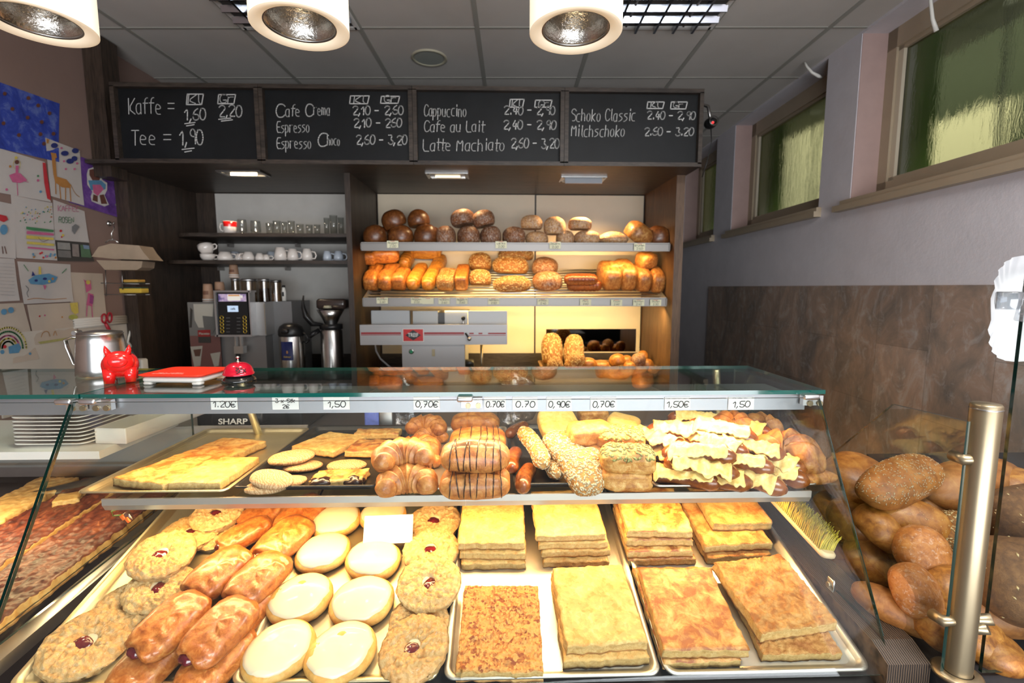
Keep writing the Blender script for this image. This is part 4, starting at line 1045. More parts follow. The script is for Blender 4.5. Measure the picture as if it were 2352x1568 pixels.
# ------------------------------------------------------------------ cherry rolls
def roll_mb(seed=0, a=.047, b=.068, c=.022):
    m = MB()
    def f(p, n):
        x, y = p.x / a, p.y / b
        g = .0042 * max(0, math.sin(y * 21 + x * 2)) ** .6 * max(0, min(1, (x + .05) * 2.5)) * (p.z > 0)
        q = p + n * (.0026 * fb(p, 55, seed, 4) - g)
        if y < -.9: q.y += .010 * math.exp(-((x + .25) / .35) ** 2)
        return q
    m.ell((0, 0, c * .86), (a, b, c), 40, 22, 0, .62, .72, -.86, f); return m
RMs = [roll_mb(s).mesh('cherry_roll', m_puff) for s in (1, 2)]
RJ = MB().ell((0, 0, 0), (.017, .012, .010), 16, 10, fn=lambda p, n: p + n * .003 * nz(p, 120)).mesh('cherry_filling', m_jam)
CR = [(352, 1514, 0, -24, 'cherry roll of the lower layer at the front left'), (498, 1514, 0, -22, 'cherry roll of the lower layer at the front right'), (560, 1402, 0, -20, 'cherry roll of the lower layer beside the bun tray'), (612, 1284, .0, -18, 'cherry roll of the lower layer behind the middle pair'),
      (392, 1432, .032, -25, 'front left cherry roll of the upper layer, jam end showing'), (505, 1446, .032, -24, 'front right cherry roll of the upper layer'), (503, 1314, .022, -28, 'middle left cherry roll of the upper layer'), (594, 1328, .024, -26, 'middle right cherry roll of the upper layer'),
      (562, 1226, .008, -45, 'narrow orange cherry roll in the third row, left'), (655, 1236, .020, -26, 'bright cherry roll in the third row, right'), (602, 1180, .0, -40, 'cherry roll at the back left under the shelf edge'), (694, 1180, .008, -26, 'cherry roll at the back right under the shelf edge')]
for i, (u, v, off, yaw, lab) in enumerate(CR):
    s = (.92 if i in (8, 10) else 1.0)
    o = mesh_obj('cherry_roll', RMs[i % 2], None, on_deck(u, v, .038, off), deck_rot(yaw + 4, 0, 0)); o.scale = (s * (.75 if i == 8 else 1), s, s)
    tag(o, lab, 'pastry', 'cherry rolls'); mesh_obj('cherry_filling', RJ, o, (-.014, -.056, .013))
# ------------------------------------------------------------------ iced buns
def bun_pair(seed):
    f = lambda p, n: p + n * .0022 * fb(p, 22, seed)
    b = MB().ell((0, 0, .015), (.061, .054, .0215), 40, 20, 0, .96, .85, -.7, f)
    ic = MB(); nu, nv = 48, 10
    def g(u, v):
        a = 2 * PI * u; e = .90 + .06 * nz((math.cos(a) * 2, math.sin(a) * 2, seed * 2.0)) + .03 * nz((math.cos(a) * 6, math.sin(a) * 6, seed))
        if v >= .999: e_ = e; zz = -.0018
        else: e_ = e * v / .9 if v < .9 else e; zz = .0018
        e_ = min(e_, .985); ca, sa = math.cos(a), math.sin(a)
        z = .015 + .0215 * (1 - e_ ** (2 / .85)) ** (.85 / 2) if e_ < 1 else .015
        p = V((.061 * e_ * ca, .054 * e_ * sa, z)); p += V((0, 0, .0022 * fb(p, 22, seed) * (1 - e_) + zz)); return p
    ic.grid(g, nu, nv, 0, True, wrap=True)
    return b.mesh('iced_bun', m_bun), ic.mesh('icing', m_icing)
BP = [bun_pair(s) for s in (1, 2, 3)]
BU = [(742, 1268, 0, 25, 1.0, 'iced oval bun, left one of the second row from the back'), (857, 1284, 0, -15, 1.02, 'iced oval bun in front of the blank white card'), (690, 1374, 0, 30, 1.06, 'iced oval bun, left one of the middle row'), (832, 1380, 0, 12, 1.06, 'iced oval bun, right one of the middle row'),
      (641, 1494, 0, 40, 1.06, 'iced oval bun at the front left beside the cherry rolls'), (784, 1497, 0, 35, 1.06, 'iced oval bun at the front between bun and crumble round'), (772, 1196, 0, 35, 1.0, 'iced oval bun at the back left under the shelf edge'), (880, 1182, 0, 10, .95, 'iced oval bun half hidden behind the blank white card'), (828, 1176, 0, 60, .85, 'small iced bun at the back of the bun tray')]
for i, (u, v, off, yaw, s, lab) in enumerate(BU[:8]):
    b, ic = BP[i % 3]
    o = mesh_obj('iced_bun', b, None, on_deck(u, v, .034 * s, off), deck_rot(yaw)); o.scale = (s,) * 3
    tag(o, lab, 'pastry', 'iced oval buns'); mesh_obj('icing', ic, o)
# ------------------------------------------------------------------ plum cakes in the left section
TS = math.atan((.93 - .872) / .63)
def tart(x0, x1, y0, y1, h, top, lab, seed, amp, z0=.0, name='plum_cake'):
    yc = (y0 + y1) / 2
    return slab(name, x1 - x0, y1 - y0, h, top, lab, 'cake slab', ((x0 + x1) / 2, yc, .880 + (yc - .79) * math.tan(TS) + z0), (TS, 0, 0), seed, amp, None, .005, 80, m_pale)
mb = MB(); mb.loft([[V((p[0], p[1], z)) for p in rrect(.40 - i, .34 - i, .02, 4)] for i, z in ((.0, .016), (.004, .016), (.010, .002), (.012, .002))], 0, True, (0, 1))
mb.one('baking_tray', black_tin, 'large dark tray under the plum cakes in the left section', 'tray', (-1.32, 1.125, .874 + (1.125 - .79) * math.tan(TS)), (TS, 0, 0))
tart(-1.068, -.925, .80, 1.40, .026, m_plum, 'long plum cake strip next to the glass side pane', 51, .0045)
tart(-1.232, -1.084, .80, 1.42, .026, m_plum, 'long plum cake strip further left', 52, .0045)
tart(-1.36, -1.245, .82, 1.42, .030, m_pale, 'pale bare edge strip of the plum cake at the far left', 53, .003)
p = PZ(158, 1150, .950)
o = slab('cake_offcut', .055, .05, .018, m_pale, 'small pale cake offcut lying on the plum cake', 'cake slab', (p.x, p.y, .9475 + (p.y - 1.3) * .09), (TS, 0, R(25)), 54, .002, None, .005)

# ================================================================== UPPER SHELF
ZP = ZU_T + .0028                         # tray floor
def on_shelf(u, v, h, z=ZP):
    p = PZ(u, v, z + h / 2); return V((p.x, p.y, z))
def slab_shelf(name, fl, fr, bl, h, top, lab, seed, z=ZP, amp=.0018, group=None, **kw):
    a, b = PZ(*fl, z), PZ(*fr, z); c = PZ(*bl, z + h)
    w_ = (b - a).length; ang = math.atan2(b.y - a.y, b.x - a.x); d = (c - a).dot(V((-math.sin(ang), math.cos(ang), 0)))
    ce = (a + b) / 2 + V((-math.sin(ang), math.cos(ang), 0)) * d / 2
    # keep parallel sides: shear is left out, the piece is turned instead
    return slab(name, w_, d, h, top, lab, 'cake slab', ce, (0, 0, ang), seed, amp, group, **kw)
slab_shelf('butter_cake_strip', (262, 1117), (378, 1131), (486, 1000), .020, m_butter, 'long golden butter cake strip on the gold tray', 61, ZP, .0022, sc_=45)
slab_shelf('butter_cake_slab', (388, 1128), (506, 1128), (522, 1048), .020, m_almond, 'shorter pale butter cake slab at the right of the gold tray', 62, ZP, .0016)
slab_shelf('yellow_cake_slab', (672, 1038), (765, 1052), (728, 986), .018, m_almond, 'yellow cake slab at the back of the left black tray', 63, ZP, .0015)
slab_shelf('apple_cake_slab', (790, 1050), (866, 1052), (815, 1006), .018, m_apple, 'front apple cake piece at the back of the left black tray', 64, ZP, .003, sc_=40)
slab_shelf('apple_cake_slab', (812, 1010), (916, 1008), (812, 984), .018, m_apple, 'rear apple cake piece on the left black tray', 65, ZP, .003, sc_=40)
# flat swirl pastries
CK = MB().ell((0, 0, .008), (.0475, .029, .0105), 36, 14, 0, .95, .9, -.75, lambda p, n: p + n * .0016 * fb(p, 40, 5)).mesh('swirl_pastry', m_cookie)
for u, v, z, yaw, tx, ty, s, lab in ((612, 1118, 0, 8, 0, 0, .95, 'swirl pastry lying at the front left corner of the black tray'), (655, 1108, 0, 35, 0, 0, .95, 'swirl pastry under the leaning one on the black tray'), (624, 1098, .017, -8, 14, 8, 1.0, 'pointed swirl pastry leaning at the front of the black tray'),
                              (695, 1070, .0, 15, 0, 0, .95, 'swirl pastry underneath the big oval one'), (670, 1049, .019, 12, 6, -4, 1.12, 'big oval swirl pastry topmost of its pile on the black tray'), (796, 1068, .0, 4, 0, 0, .98, 'oval swirl pastry behind the chocolate-dipped piece')):
    o = mesh_obj('swirl_pastry', CK, None, on_shelf(u, v, .018 * s, ZP + z), (R(tx), R(ty), R(yaw))); o.scale = (s,) * 3; tag(o, lab, 'pastry', 'swirl pastries on the black tray')
o = tag(slab_mb(.115, .062, .018, 66, .003, .006, 30, 18, 50).build('nut_slice', [m_apple, m_crumb, m_bottom], None, on_shelf(782, 1098, .018), (0, 0, R(4))), 'nut slice with two chocolate-dipped corners on the black tray', 'pastry')
for sx_ in (-1, 1): MB().ell((sx_ * .036, -.024, .010), (.024, .016, .0115), 24, 12, fn=lambda p, n: p + n * .004 * fb(p, 60, sx_)).build('chocolate_tip', m_choc, o)
# croissants
def croissant_mb(rad=.040, tk=.027, span=105, seed=0, rid=3.6):
    m = MB(); n = 26; pts = []; rs = []
    K = 48
    for i in range(K + 1):
        t = -1 + 2 * i / K; a = R(span) * t
        r = tk * (max(0, 1 - abs(t) ** 2.1)) ** .62 + .006
        sw = (abs(t) * rid) % 1; r *= 1 + .24 * (.55 - sw) * (abs(t) < .95)
        pts.append(V((rad * math.sin(a), rad * (1 - math.cos(a)) * -1, 0))); rs.append(r)
    m.tube(pts, rs, n, 0, True)
    for k in range(len(m.v)):
        p = m.v[k]; d = V((p.x, p.y + rad, p.z)); p = p + d.normalized() * .0022 * fb(p, 40, seed)
        if p.z < -.017: p.z = -.017 + (p.z + .017) * .1
        m.v[k] = p + V((0, 0, .0175))
    return m
CM = [croissant_mb(seed=s).mesh('croissant', m_crois) for s in (1, 2)]
for i, (u, v, z, yaw, tx, ty, s, lab) in enumerate(((935, 1098, 0, 10, 0, 0, 1.05, 'croissant at the front of the silver tray, underneath the big one'), (960, 1062, .0, 60, 0, 0, .8, 'croissant tip peeping out between the stacked croissants'), (922, 1040, .044, 20, 0, 0, 1.08, 'large croissant lying on top at the left of the silver tray'), (975, 1024, .012, -35, 0, 0, .95, 'croissant in the middle of the silver tray'), (985, 975, .020, -12, 0, 0, .95, 'rearmost croissant, right under the price rail'), (985, 1000, .0, 25, 0, 0, .8, 'croissant buried at the back of the silver tray'))):
    o = mesh_obj('croissant', CM[i % 2], None, on_shelf(u, v, .042 * s, ZP + z), (R(tx), R(ty), R(yaw))); o.scale = (s,) * 3; tag(o, lab, 'croissant', 'croissants on the silver tray')
# chocolate rolls
def choc_roll(seed):
    return MB().ell((0, 0, .026), (.070, .042, .030), 44, 24, 0, .55, .8, -.8, lambda p, n: p + n * (.003 * fb(p, 26, seed) - .004 * math.exp(-((p.y + .012) / .006) ** 2) * (p.z > 0)))
HM = [choc_roll(s).mesh('chocolate_roll', m_crois) for s in (1, 2)]
def stripe_mesh(x, lean):
    pts = []
    for k in range(15):
        a = R(-28) + R(150) * k / 14
        sg = lambda t, e: math.copysign(abs(t) ** e, t)
        pts.append((x + lean * (k - 7) * .0011 + .001 * nz((x * 30, k, 1)), -.0425 * sg(math.cos(a), .8), .0262 + .0305 * sg(math.sin(a), .8)))
    return MB().tube(pts, .0011, 5).mesh('chocolate_stripe', m_choc)
STM = [stripe_mesh(x, l) for x, l in ((-.045, .6), (-.036, -.8), (-.018, .5), (-.010, -.3), (.006, .4), (.022, .1), (.037, .3), (.050, -.2))]
for i, (u, v, z, s, yaw, lab) in enumerate(((1092, 1108, 0, 1.05, 1, 'front chocolate-striped pastry roll, bottom of the pile'), (1092, 1048, .052, 1.05, 0, 'chocolate-striped pastry roll resting on the front one'), (1098, 1010, .030, 1.0, 4, 'chocolate-striped pastry roll in the third row of its pile'), (1092, 972, .020, 1.0, -3, 'plain glazed pastry roll at the back of the chocolate rolls'))):
    o = mesh_obj('chocolate_roll', HM[i % 2], None, on_shelf(u, v, .05 * s, ZP + z), (0, 0, R(yaw))); o.scale = (s,) * 3; tag(o, lab, 'pastry', 'chocolate rolls on the silver tray')
    if i < 3:
        for k, sm_ in enumerate(STM):
            if not (i == 2 and k in (1, 3)): mesh_obj('chocolate_stripe', sm_, o)
# seeds scattered over a body: one part, nobody could count them
def seeds_on(me, mat, n, L, W, seed=0, zmin=-9, sel=None):
    rnd = random.Random(seed); m = MB(); P_ = [p for p in me.polygons if p.center.z > zmin and (sel is None or sel(p.center, p.normal))]
    wts = [p.area for p in P_]
    for p in rnd.choices(P_, wts, k=n):
        vs = [me.vertices[i].co for i in p.vertices]; a, b = rnd.random(), rnd.random()
        c = vs[0] * (1 - a) * (1 - b) + vs[1] * a * (1 - b) + vs[2] * a * b + vs[-1] * (1 - a) * b
        nn = p.normal; t_ = V((rnd.uniform(-1, 1), rnd.uniform(-1, 1), rnd.uniform(-1, 1))).cross(nn)
        if t_.length < .01: continue
        t_.normalize(); s_ = t_.cross(nn); k = rnd.uniform(.75, 1.2); up_ = nn * W * .45 * k; c = c + nn * W * .15
        m.add([c + t_ * L * k, c - t_ * L * k, c + s_ * W * k, c - s_ * W * k, c + up_, c - up_], [(0, 2, 4), (2, 1, 4), (1, 3, 4), (3, 0, 4), (2, 0, 5), (1, 2, 5), (3, 1, 5), (0, 3, 5)], 0, True)
    return m.mesh('seeds', mat)
def stick_mb(L=.15, r=.017, seed=0, bend=.008):
    pts = [(-L / 2 + L * k / 20, bend * math.sin(k / 20 * PI), r * .92) for k in range(21)]
    m = MB().tube(pts, [r * (.32 + .68 * min(1, min(k, 20 - k) / 2.6) ** .6) * (1 + .06 * nz((k * .5, seed, 0))) for k in range(21)], 22); return m
stick_d = stick_mb(seed=1).mesh('seeded_stick', m_seedd); stick_s = seeds_on(stick_d, m_sunfl, 520, .0042, .0021, 1)
stick_p = stick_mb(.13, .0175, 3).mesh('pretzel_stick', m_pretzel)
def put(name, me, u, v, h, z, yaw, tx, ty, s, lab, cat, group, kids=()):
    o = mesh_obj(name, me, None, on_shelf(u, v, h, ZP + z), (R(tx), R(ty), R(yaw))); o.scale = (s,) * 3 if isinstance(s, (int, float)) else s
    tag(o, lab, cat, group)
    for n_, k_ in kids:
        c = mesh_obj(n_, k_, o)
        if n_ == 'seeds': c['kind'] = 'stuff'
    return o
GP = 'savoury pastries on the right black tray'
put('pretzel_stick', stick_p, 1212, 1096, .034, 0, 78, 0, 0, 1.0, 'brown pretzel stick under the seeded sticks, end facing the glass', 'pretzel stick', GP)
put('pretzel_stick', stick_p, 1183, 1055, .034, .012, 82, 0, 0, 1.0, 'brown pretzel stick at the left edge of the black tray', 'pretzel stick', GP)
put('pretzel_stick', stick_p, 1190, 985, .034, .012, 60, 0, 0, .9, 'brown pretzel stick end behind the seeded sticks', 'pretzel stick', GP)
put('seeded_stick', stick_d, 1254, 1062, .034, .004, -78, 0, 0, 1.12, 'seeded stick reaching down to the tray, right one of two', 'seeded stick', GP, [('seeds', stick_s)])
put('seeded_stick', stick_d, 1220, 1026, .034, .040, -76, 0, 10, 1.18, 'seeded stick lying on top, left one of two', 'seeded stick', GP, [('seeds', stick_s)])
tri = MB()
def trf(p, n): 
    q = p + n * .002 * fb(p, 40, 2); k = .5 * (1 - q.y / .05); q.x *= 1.0 - .42 * max(0, k); return q
tri.ell((0, 0, .020), (.050, .050, .021), 40, 18, 0, .5, .65, -.85, trf); tri_m = tri.mesh('seeded_pocket', m_seedd); tri_s = seeds_on(tri_m, m_sunfl, 650, .0042, .0021, 5, .012)
put('seeded_pocket', tri_m, 1298, 1028, .04, .040, 10, 22, 0, 1.08, 'seed-covered pastry pocket behind the pointed one', 'pastry', GP, [('seeds', tri_s)])
put('seeded_pocket', tri_m, 1336, 1078, .04, .010, 8, 30, 0, 1.16, 'pointed seed-covered pastry pocket in the middle of the black tray', 'pastry', GP, [('seeds', tri_s)])
def block(seed, a=.050, b=.030, c=.022, ex=.45):
    return MB().ell((0, 0, c * .9), (a, b, c), 36, 20, 0, ex, .6, -.9, lambda p, n: p + n * (.0026 * fb(p, 36, seed) - .003 * math.exp(-((p.z - .002) / .004) ** 2) * (p.y < 0)))
blk = block(3).mesh('layered_roll', m_layer); blk_s = seeds_on(blk, m_pumpk, 130, .0058, .0030, 8, .030)
put('layered_roll', blk, 1436, 1098, .04, 0, -4, 0, 0, 1.12, 'layered pastry roll at the bottom right of the black tray', 'pastry', GP)
put('layered_roll', blk, 1440, 1054, .04, .042, -8, 10, 0, 1.18, 'pumpkin-seed pastry roll resting on the bottom right roll', 'pastry', GP, [('seeds', blk_s)])
put('layered_roll', blk, 1424, 1008, .04, .060, -16, 12, 0, 1.14, 'pumpkin-seed pastry roll further up the pile', 'pastry', GP, [('seeds', blk_s)])
put('layered_roll', blk, 1354, 994, .04, .070, 16, 8, 0, 1.12, 'layered golden roll lying across the top of the pile', 'pastry', GP)
sq = block(6, .046, .042, .020, .4).mesh('cheese_square', m_cheese)
put('cheese_square', sq, 1280, 974, .036, .055, 8, 24, 0, 1.15, 'square cheese-topped pastry at the back left of the pile', 'pastry', GP)
put('cheese_square', sq, 1430, 972, .036, .060, 70, 10, 0, 1.0, 'narrow cheese-topped pastry at the back right of the pile', 'pastry', GP)
put('layered_roll', blk, 1362, 952, .04, .052, 5, 0, 0, .9, 'layered roll at the very back under the price rail', 'pastry', GP)
# cheese sticks: lye-dough stick with a sheet of melted cheese
def cheese_mb(seed, L=.118, W=.026):
    m = MB(); rnd = random.Random(seed)
    def f(u, v):
        x = (u - .5) * L * (1 + .08 * nz((v * 3, seed, 0))); e = 1.05 + .55 * nz((u * 2.3, seed * 3.1, v * .8)) + .35 * nz((u * 5.5, seed + .5, v)) + .14 * nz((u * 13, seed, v * 2)); y = (v - .5) * 2 * W * e
        a = abs(y); z = math.sqrt(max(0, .0195 ** 2 - a * a)) + .0185 if a < .017 else .0185 + .0095 - (a - .017) * .95
        return V((x, y + .003, max(z, .002) + .0022 + .0048 * fb((x, y, seed), 70, seed)))
    m.grid(f, 44, 18, 0, True)
    n = len(m.v); b = [p - V((0, 0, .0020)) for p in m.v]; fs = [f_[::-1] for f_ in m.f]; m.add(b, fs, 0, True)
    # rim
    I = lambda i, j: i * 19 + j
    ring = [I(i, 0) for i in range(44)] + [I(44, j) for j in range(18)] + [I(i, 18) for i in range(44, 0, -1)] + [I(0, j) for j in range(18, 0, -1)]
    for k in range(len(ring)):
        a, c = ring[k], ring[(k + 1) % len(ring)]; m.f.append([a, c, c + n, a + n]); m.m.append(0); m.s.append(True)
    return m
CS = [cheese_mb(s).mesh('melted_cheese', m_cheese) for s in (1, 2, 3)]
st2 = stick_mb(.155, .0185, 7).mesh('cheese_stick', m_pretzel)
GC = 'cheese sticks on the right silver tray'
CSL = [(1570, 1098, .0, -22, 0, 0, 'cheese stick with a wide cheese skirt at the front left of its tray'), (1640, 1103, .0, -12, 0, 0, 'cheese stick at the front edge, between two others'), (1716, 1097, .0, -52, 0, 0, 'cheese stick lowest at the front right'), (1770, 1087, .0, -46, 0, 0, 'dark cheese stick at the right beside the triangular pastry'),
       (1532, 1052, .022, -64, 0, 0, 'cheese stick whose brown end shows under the left one'), (1608, 1074, .022, -28, 0, 0, 'cheese stick with split brown side, second layer'), (1690, 1064, .024, -42, 0, 0, 'cheese stick of the second layer right of the middle'), (1762, 1056, .022, -45, 0, 0, 'cheese stick of the second layer at the right'),
       (1505, 1012, .046, -60, 0, 0, 'overexposed cheese stick at the left, topmost and steep'), (1605, 1044, .044, -30, 0, 0, 'cheese stick with smooth pale cheese, third layer middle'), (1718, 1032, .044, -20, 0, 0, 'cheese stick with curled rim, third layer right'),
       (1560, 990, .062, -20, 0, 0, 'cheese stick with a big flat cheese flap near the price rail'), (1655, 990, .070, -40, 0, 0, 'bumpy cheese stick lying topmost, pointing to the glass'), (1700, 985, .050, -50, 0, 0, 'rear cheese stick with a smooth yellow flap')]
RJT = random.Random(4)
for i, (u, v, z, yaw, tx, ty, lab) in enumerate(CSL):
    o = put('cheese_stick', st2, u, v, .040, z * 1.1, yaw + RJT.uniform(-8, 8), RJT.uniform(-8, 8), RJT.uniform(-7, 7), (1.0, 1.22, 1.1), lab, 'cheese stick', GC, [('melted_cheese', CS[i % 3])])
# filler layers of the same pile, glimpsed between the others
put('layered_roll', blk, 1372, 1034, .04, .030, 12, 6, 0, 1.05, 'layered roll glimpsed between the seeded pockets and the pumpkin-seed rolls', 'pastry', GP)
for u, v, z, yaw, lab in ((1545, 1022, .030, -40, 'cheese stick deep in the left of the pile'), (1640, 1020, .052, -50, 'cheese stick bridging the middle of the pile'), (1600, 965, .050, -15, 'cheese stick at the back left under the price rail')):
    put('cheese_stick', st2, u, v, .040, z, yaw, 4, 3, (1, 1.2, 1.1), lab, 'cheese stick', GC, [('melted_cheese', CS[1])])
# cheese croissants
bigc = croissant_mb(.030, .040, 100, 5, 3.0).mesh('ham_croissant', m_cheesec)
put('ham_croissant', bigc, 1810, 1036, .066, .022, -48, 0, 0, 1.25, 'large brown cheese croissant at the right end of the upper shelf', 'croissant', 'cheese croissants')
put('ham_croissant', bigc, 1748, 970, .066, .034, -10, 0, 0, .9, 'small cheese croissant at the back right corner', 'croissant', 'cheese croissants')
put('ham_croissant', bigc, 1684, 966, .066, .060, -25, 0, 0, .9, 'cheese croissant right under the price rail above the cheese sticks', 'croissant', 'cheese croissants')
tp = MB()
def tpf(p, n): q = p + n * .002 * fb(p, 40, 4); q.y *= 1.0 - .75 * max(0, q.x / .06); return q
tp.ell((0, 0, .012), (.060, .036, .015), 36, 14, 0, .7, .8, -.8, tpf)
put('turnover', tp.mesh('turnover', m_cheesec), 1850, 1092, .024, 0, -12, 0, 0, 1.1, 'flat triangular turnover under the large cheese croissant', 'pastry', None)
# ================================================================== BREAD
b_dark = crust('dark_loaf', (.060, .020, .008), (.16, .058, .020), (.30, .125, .045), 9, .28, .74, .35, .2, 50, coat=.25)
b_flour = crust('floured_loaf', (.085, .028, .011), (.21, .078, .028), (.38, .18, .075), 9, .28, .74, .5, .3, 50, flour=.55)
b_pale = crust('pale_floured_loaf', (.22, .085, .03), (.46, .24, .09), (.64, .42, .2), 10, .3, .7, .6, .4, 50, flour=.75)
b_tin = crust('tin_loaf', (.11, .030, .010), (.40, .15, .040), (.62, .32, .10), 8, .3, .7, .4, .25, 50, coat=.2)
b_tin2 = crust('toast_loaf', (.15, .05, .015), (.38, .17, .055), (.58, .36, .16), 8, .3, .68, .45, .25, 50, coat=.2)
b_rib = crust('ribbed_loaf', (.28, .085, .016), (.55, .25, .05), (.72, .42, .12), 9, .3, .7, .35, .25, 50, coat=.3)
b_seed = crust('grain_loaf', (.13, .052, .016), (.30, .14, .045), (.46, .25, .09), 16, .3, .7, .6, .5, 90)
b_ring = crust('malt_loaf', (.09, .022, .008), (.22, .062, .020), (.36, .12, .04), 10, .3, .7, .3, .2, 50, coat=.3)
b_roll = crust('bread_roll', (.20, .070, .018), (.42, .185, .045), (.62, .35, .11), 6, .34, .70, .36, .25, 60, coat=.12)
b_rollb = crust('brown_roll', (.15, .055, .016), (.33, .145, .045), (.48, .25, .095), 8, .28, .74, .5, .25, 60)
b_grain = crust('rye_loaf', (.07, .032, .014), (.16, .082, .038), (.27, .15, .075), 14, .28, .7, .65, .7, 110)
s_oat = plain('oat_flake', (.58, .44, .22), .7, var=.35, vs=90)
s_mix = plain('mixed_grain', (.42, .31, .18), .7, var=.6, vs=120)

def loaf_mb(a, b, c, seed=0, ex=.9, ez=.9, fl=-.75, n=(40, 20), amp=.05, ribs=0, slash=None):
    def f(p, nn):
        q = p + nn * amp * min(a, b, c) * fb((p.x / a, p.y / b, p.z / c), 1.3, seed, 3)
        if ribs: q -= nn * .05 * c * abs(math.sin(p.x / a * PI * ribs / 2)) ** 8 * (p.z > -c * .3) * 2
        if slash:
            d = abs(p.x / a * .6 + p.y / b * .8) if slash == 1 else abs(p.y / b)
            q -= nn * .16 * c * math.exp(-(d / .09) ** 2) * (p.z > 0)
        return q
    return MB().ell((0, 0, -fl * c), (a, b, c), n[0], n[1], 0, ex, ez, fl, f)
# unit shapes, sized per copy
L_round = [loaf_mb(.5, .5, .5, s, 1, .9, -.55).mesh('round_loaf', b_dark) for s in (1, 2)]
L_flour = [loaf_mb(.5, .62, .46, s, .9, .85, -.65).mesh('floured_loaf', b_flour) for s in (3, 4)]
L_pale = [loaf_mb(.5, .5, .40, s, .95, .85, -.6).mesh('pale_loaf', b_pale) for s in (5, 6)]
RN = random.Random(5)
def place(name, me, loc, rot, sc_, lab, cat='loaf', group=None, kids=()):
    o = mesh_obj(name, me, None, loc, rot); o.scale = sc_; tag(o, lab, cat, group)
    for n_, k_ in kids:
        c = mesh_obj(n_, k_, o)
        if n_ == 'seeds': c['kind'] = 'stuff'
    return o
def at_upper(u, v, w_, h_, y, rest=True):
    c = PY(u, v, y); k = 1 / ppm(c); W_, H_ = w_ * k, h_ * k
    z = ZU + .001 if rest else c.z - H_ / 2
    return V((c.x, y, z)), W_, H_
GU = 'loaves on the upper bread shelf'
UPPER = [('round_loaf', 0, 862, 534, 54, 42, 3.14, 1, 0, 'dark round loaf at the left end of the upper shelf'), ('round_loaf', 1, 921, 534, 58, 42, 3.14, 1, 0, 'dark round loaf, second from the left end of the upper shelf'), ('round_loaf', 0, 979, 532, 56, 44, 3.14, 1, 0, 'dark round loaf, third from the left end of the upper shelf'),
 ('round_loaf', 1, 880, 526, 50, 44, 3.34, 1, 0, 'dark round loaf in the shade behind the leftmost one'), ('round_loaf', 0, 992, 524, 52, 44, 3.34, 1, 0, 'dark round loaf in the shade behind the third one'),
 ('round_loaf', 1, 911, 501, 56, 40, 3.18, 0, -24, 'tilted dark loaf lying on top at the left of the upper shelf'), ('round_loaf', 0, 963, 500, 50, 38, 3.18, 0, -10, 'dark egg-shaped loaf on top, right of the tilted one'),
 ('floured_loaf', 0, 1024, 532, 46, 40, 3.14, 1, 0, 'floury brown loaf next to the dark round loaves'), ('floured_loaf', 1, 1076, 534, 50, 40, 3.14, 1, 0, 'floury brown loaf, second of the floury row'), ('floured_loaf', 0, 1127, 532, 48, 40, 3.14, 1, 0, 'floury brown loaf, third of the floury row'), ('floured_loaf', 1, 1180, 532, 50, 38, 3.14, 1, 0, 'floury brown loaf, last of the floury row'),
 ('floured_loaf', 0, 1066, 499, 54, 36, 3.16, 0, -12, 'white-dusted loaf on top of the floury row, left'), ('floured_loaf', 1, 1114, 501, 52, 36, 3.16, 0, -14, 'white-dusted loaf on top of the floury row, right'),
 ('pale_loaf', 0, 1233, 539, 52, 28, 3.14, 1, 0, 'pale cracked loaf in the lower row, left of three'), ('pale_loaf', 1, 1298, 538, 42, 30, 3.14, 1, 0, 'pale cracked loaf in the lower row, middle of three'), ('pale_loaf', 0, 1348, 538, 60, 30, 3.14, 1, 0, 'pale cracked loaf in the lower row, right of three'),
 ('pale_loaf', 1, 1221, 510, 50, 32, 3.15, 0, 0, 'pale floured loaf on top, darkest of the three top ones'), ('pale_loaf', 0, 1274, 518, 50, 40, 3.13, 0, 0, 'pale floured round loaf on top in the middle'), ('pale_loaf', 1, 1332, 513, 54, 28, 3.15, 0, 0, 'palest flat loaf on top under the tilted spot lamp')]
for nm, k, u, v, w_, h_, y, rest, ty, lab in UPPER:
    L_ = {'round_loaf': L_round, 'floured_loaf': L_flour, 'pale_loaf': L_pale}[nm][k]
    loc, W_, H_ = at_upper(u, v, w_, h_, y, rest)
    hz = {'round_loaf': .775, 'floured_loaf': .76, 'pale_loaf': .64}[nm]
    place(nm, L_, loc, (0, R(ty), R(RN.uniform(-25, 25))), (W_, W_ * 1.02, H_ / hz), lab, 'loaf', GU)
L_wedge = loaf_mb(.5, .5, .45, 8, .8, 1.15, -.5).mesh('pointed_loaf', b_pale)
loc, W_, H_ = at_upper(1407, 540, 66, 28, 3.14); place('pointed_loaf', L_wedge, loc, (0, 0, .3), (W_, W_, H_ / .67), 'pointed half-floured loaf between the pale loaves and the square one', 'loaf', GU)
L_cut = loaf_mb(.5, .5, .42, 9, .7, .8, -.6).mesh('square_loaf', b_tin2)
loc, W_, H_ = at_upper(1456, 524, 62, 54, 3.14, False); place('square_loaf', L_cut, loc, (R(30), R(28), .4), (W_, W_, H_ * 1.15), 'tilted square loaf with a burnt top at the right of the upper shelf', 'loaf', GU)
loc, W_, H_ = at_upper(1510, 531, 48, 42, 3.16); place('round_loaf', L_round[1], loc, (0, 0, 1), (W_, W_ * 1.2, H_ / .775), 'brown loaf at the right end of the upper shelf', 'loaf', GU)
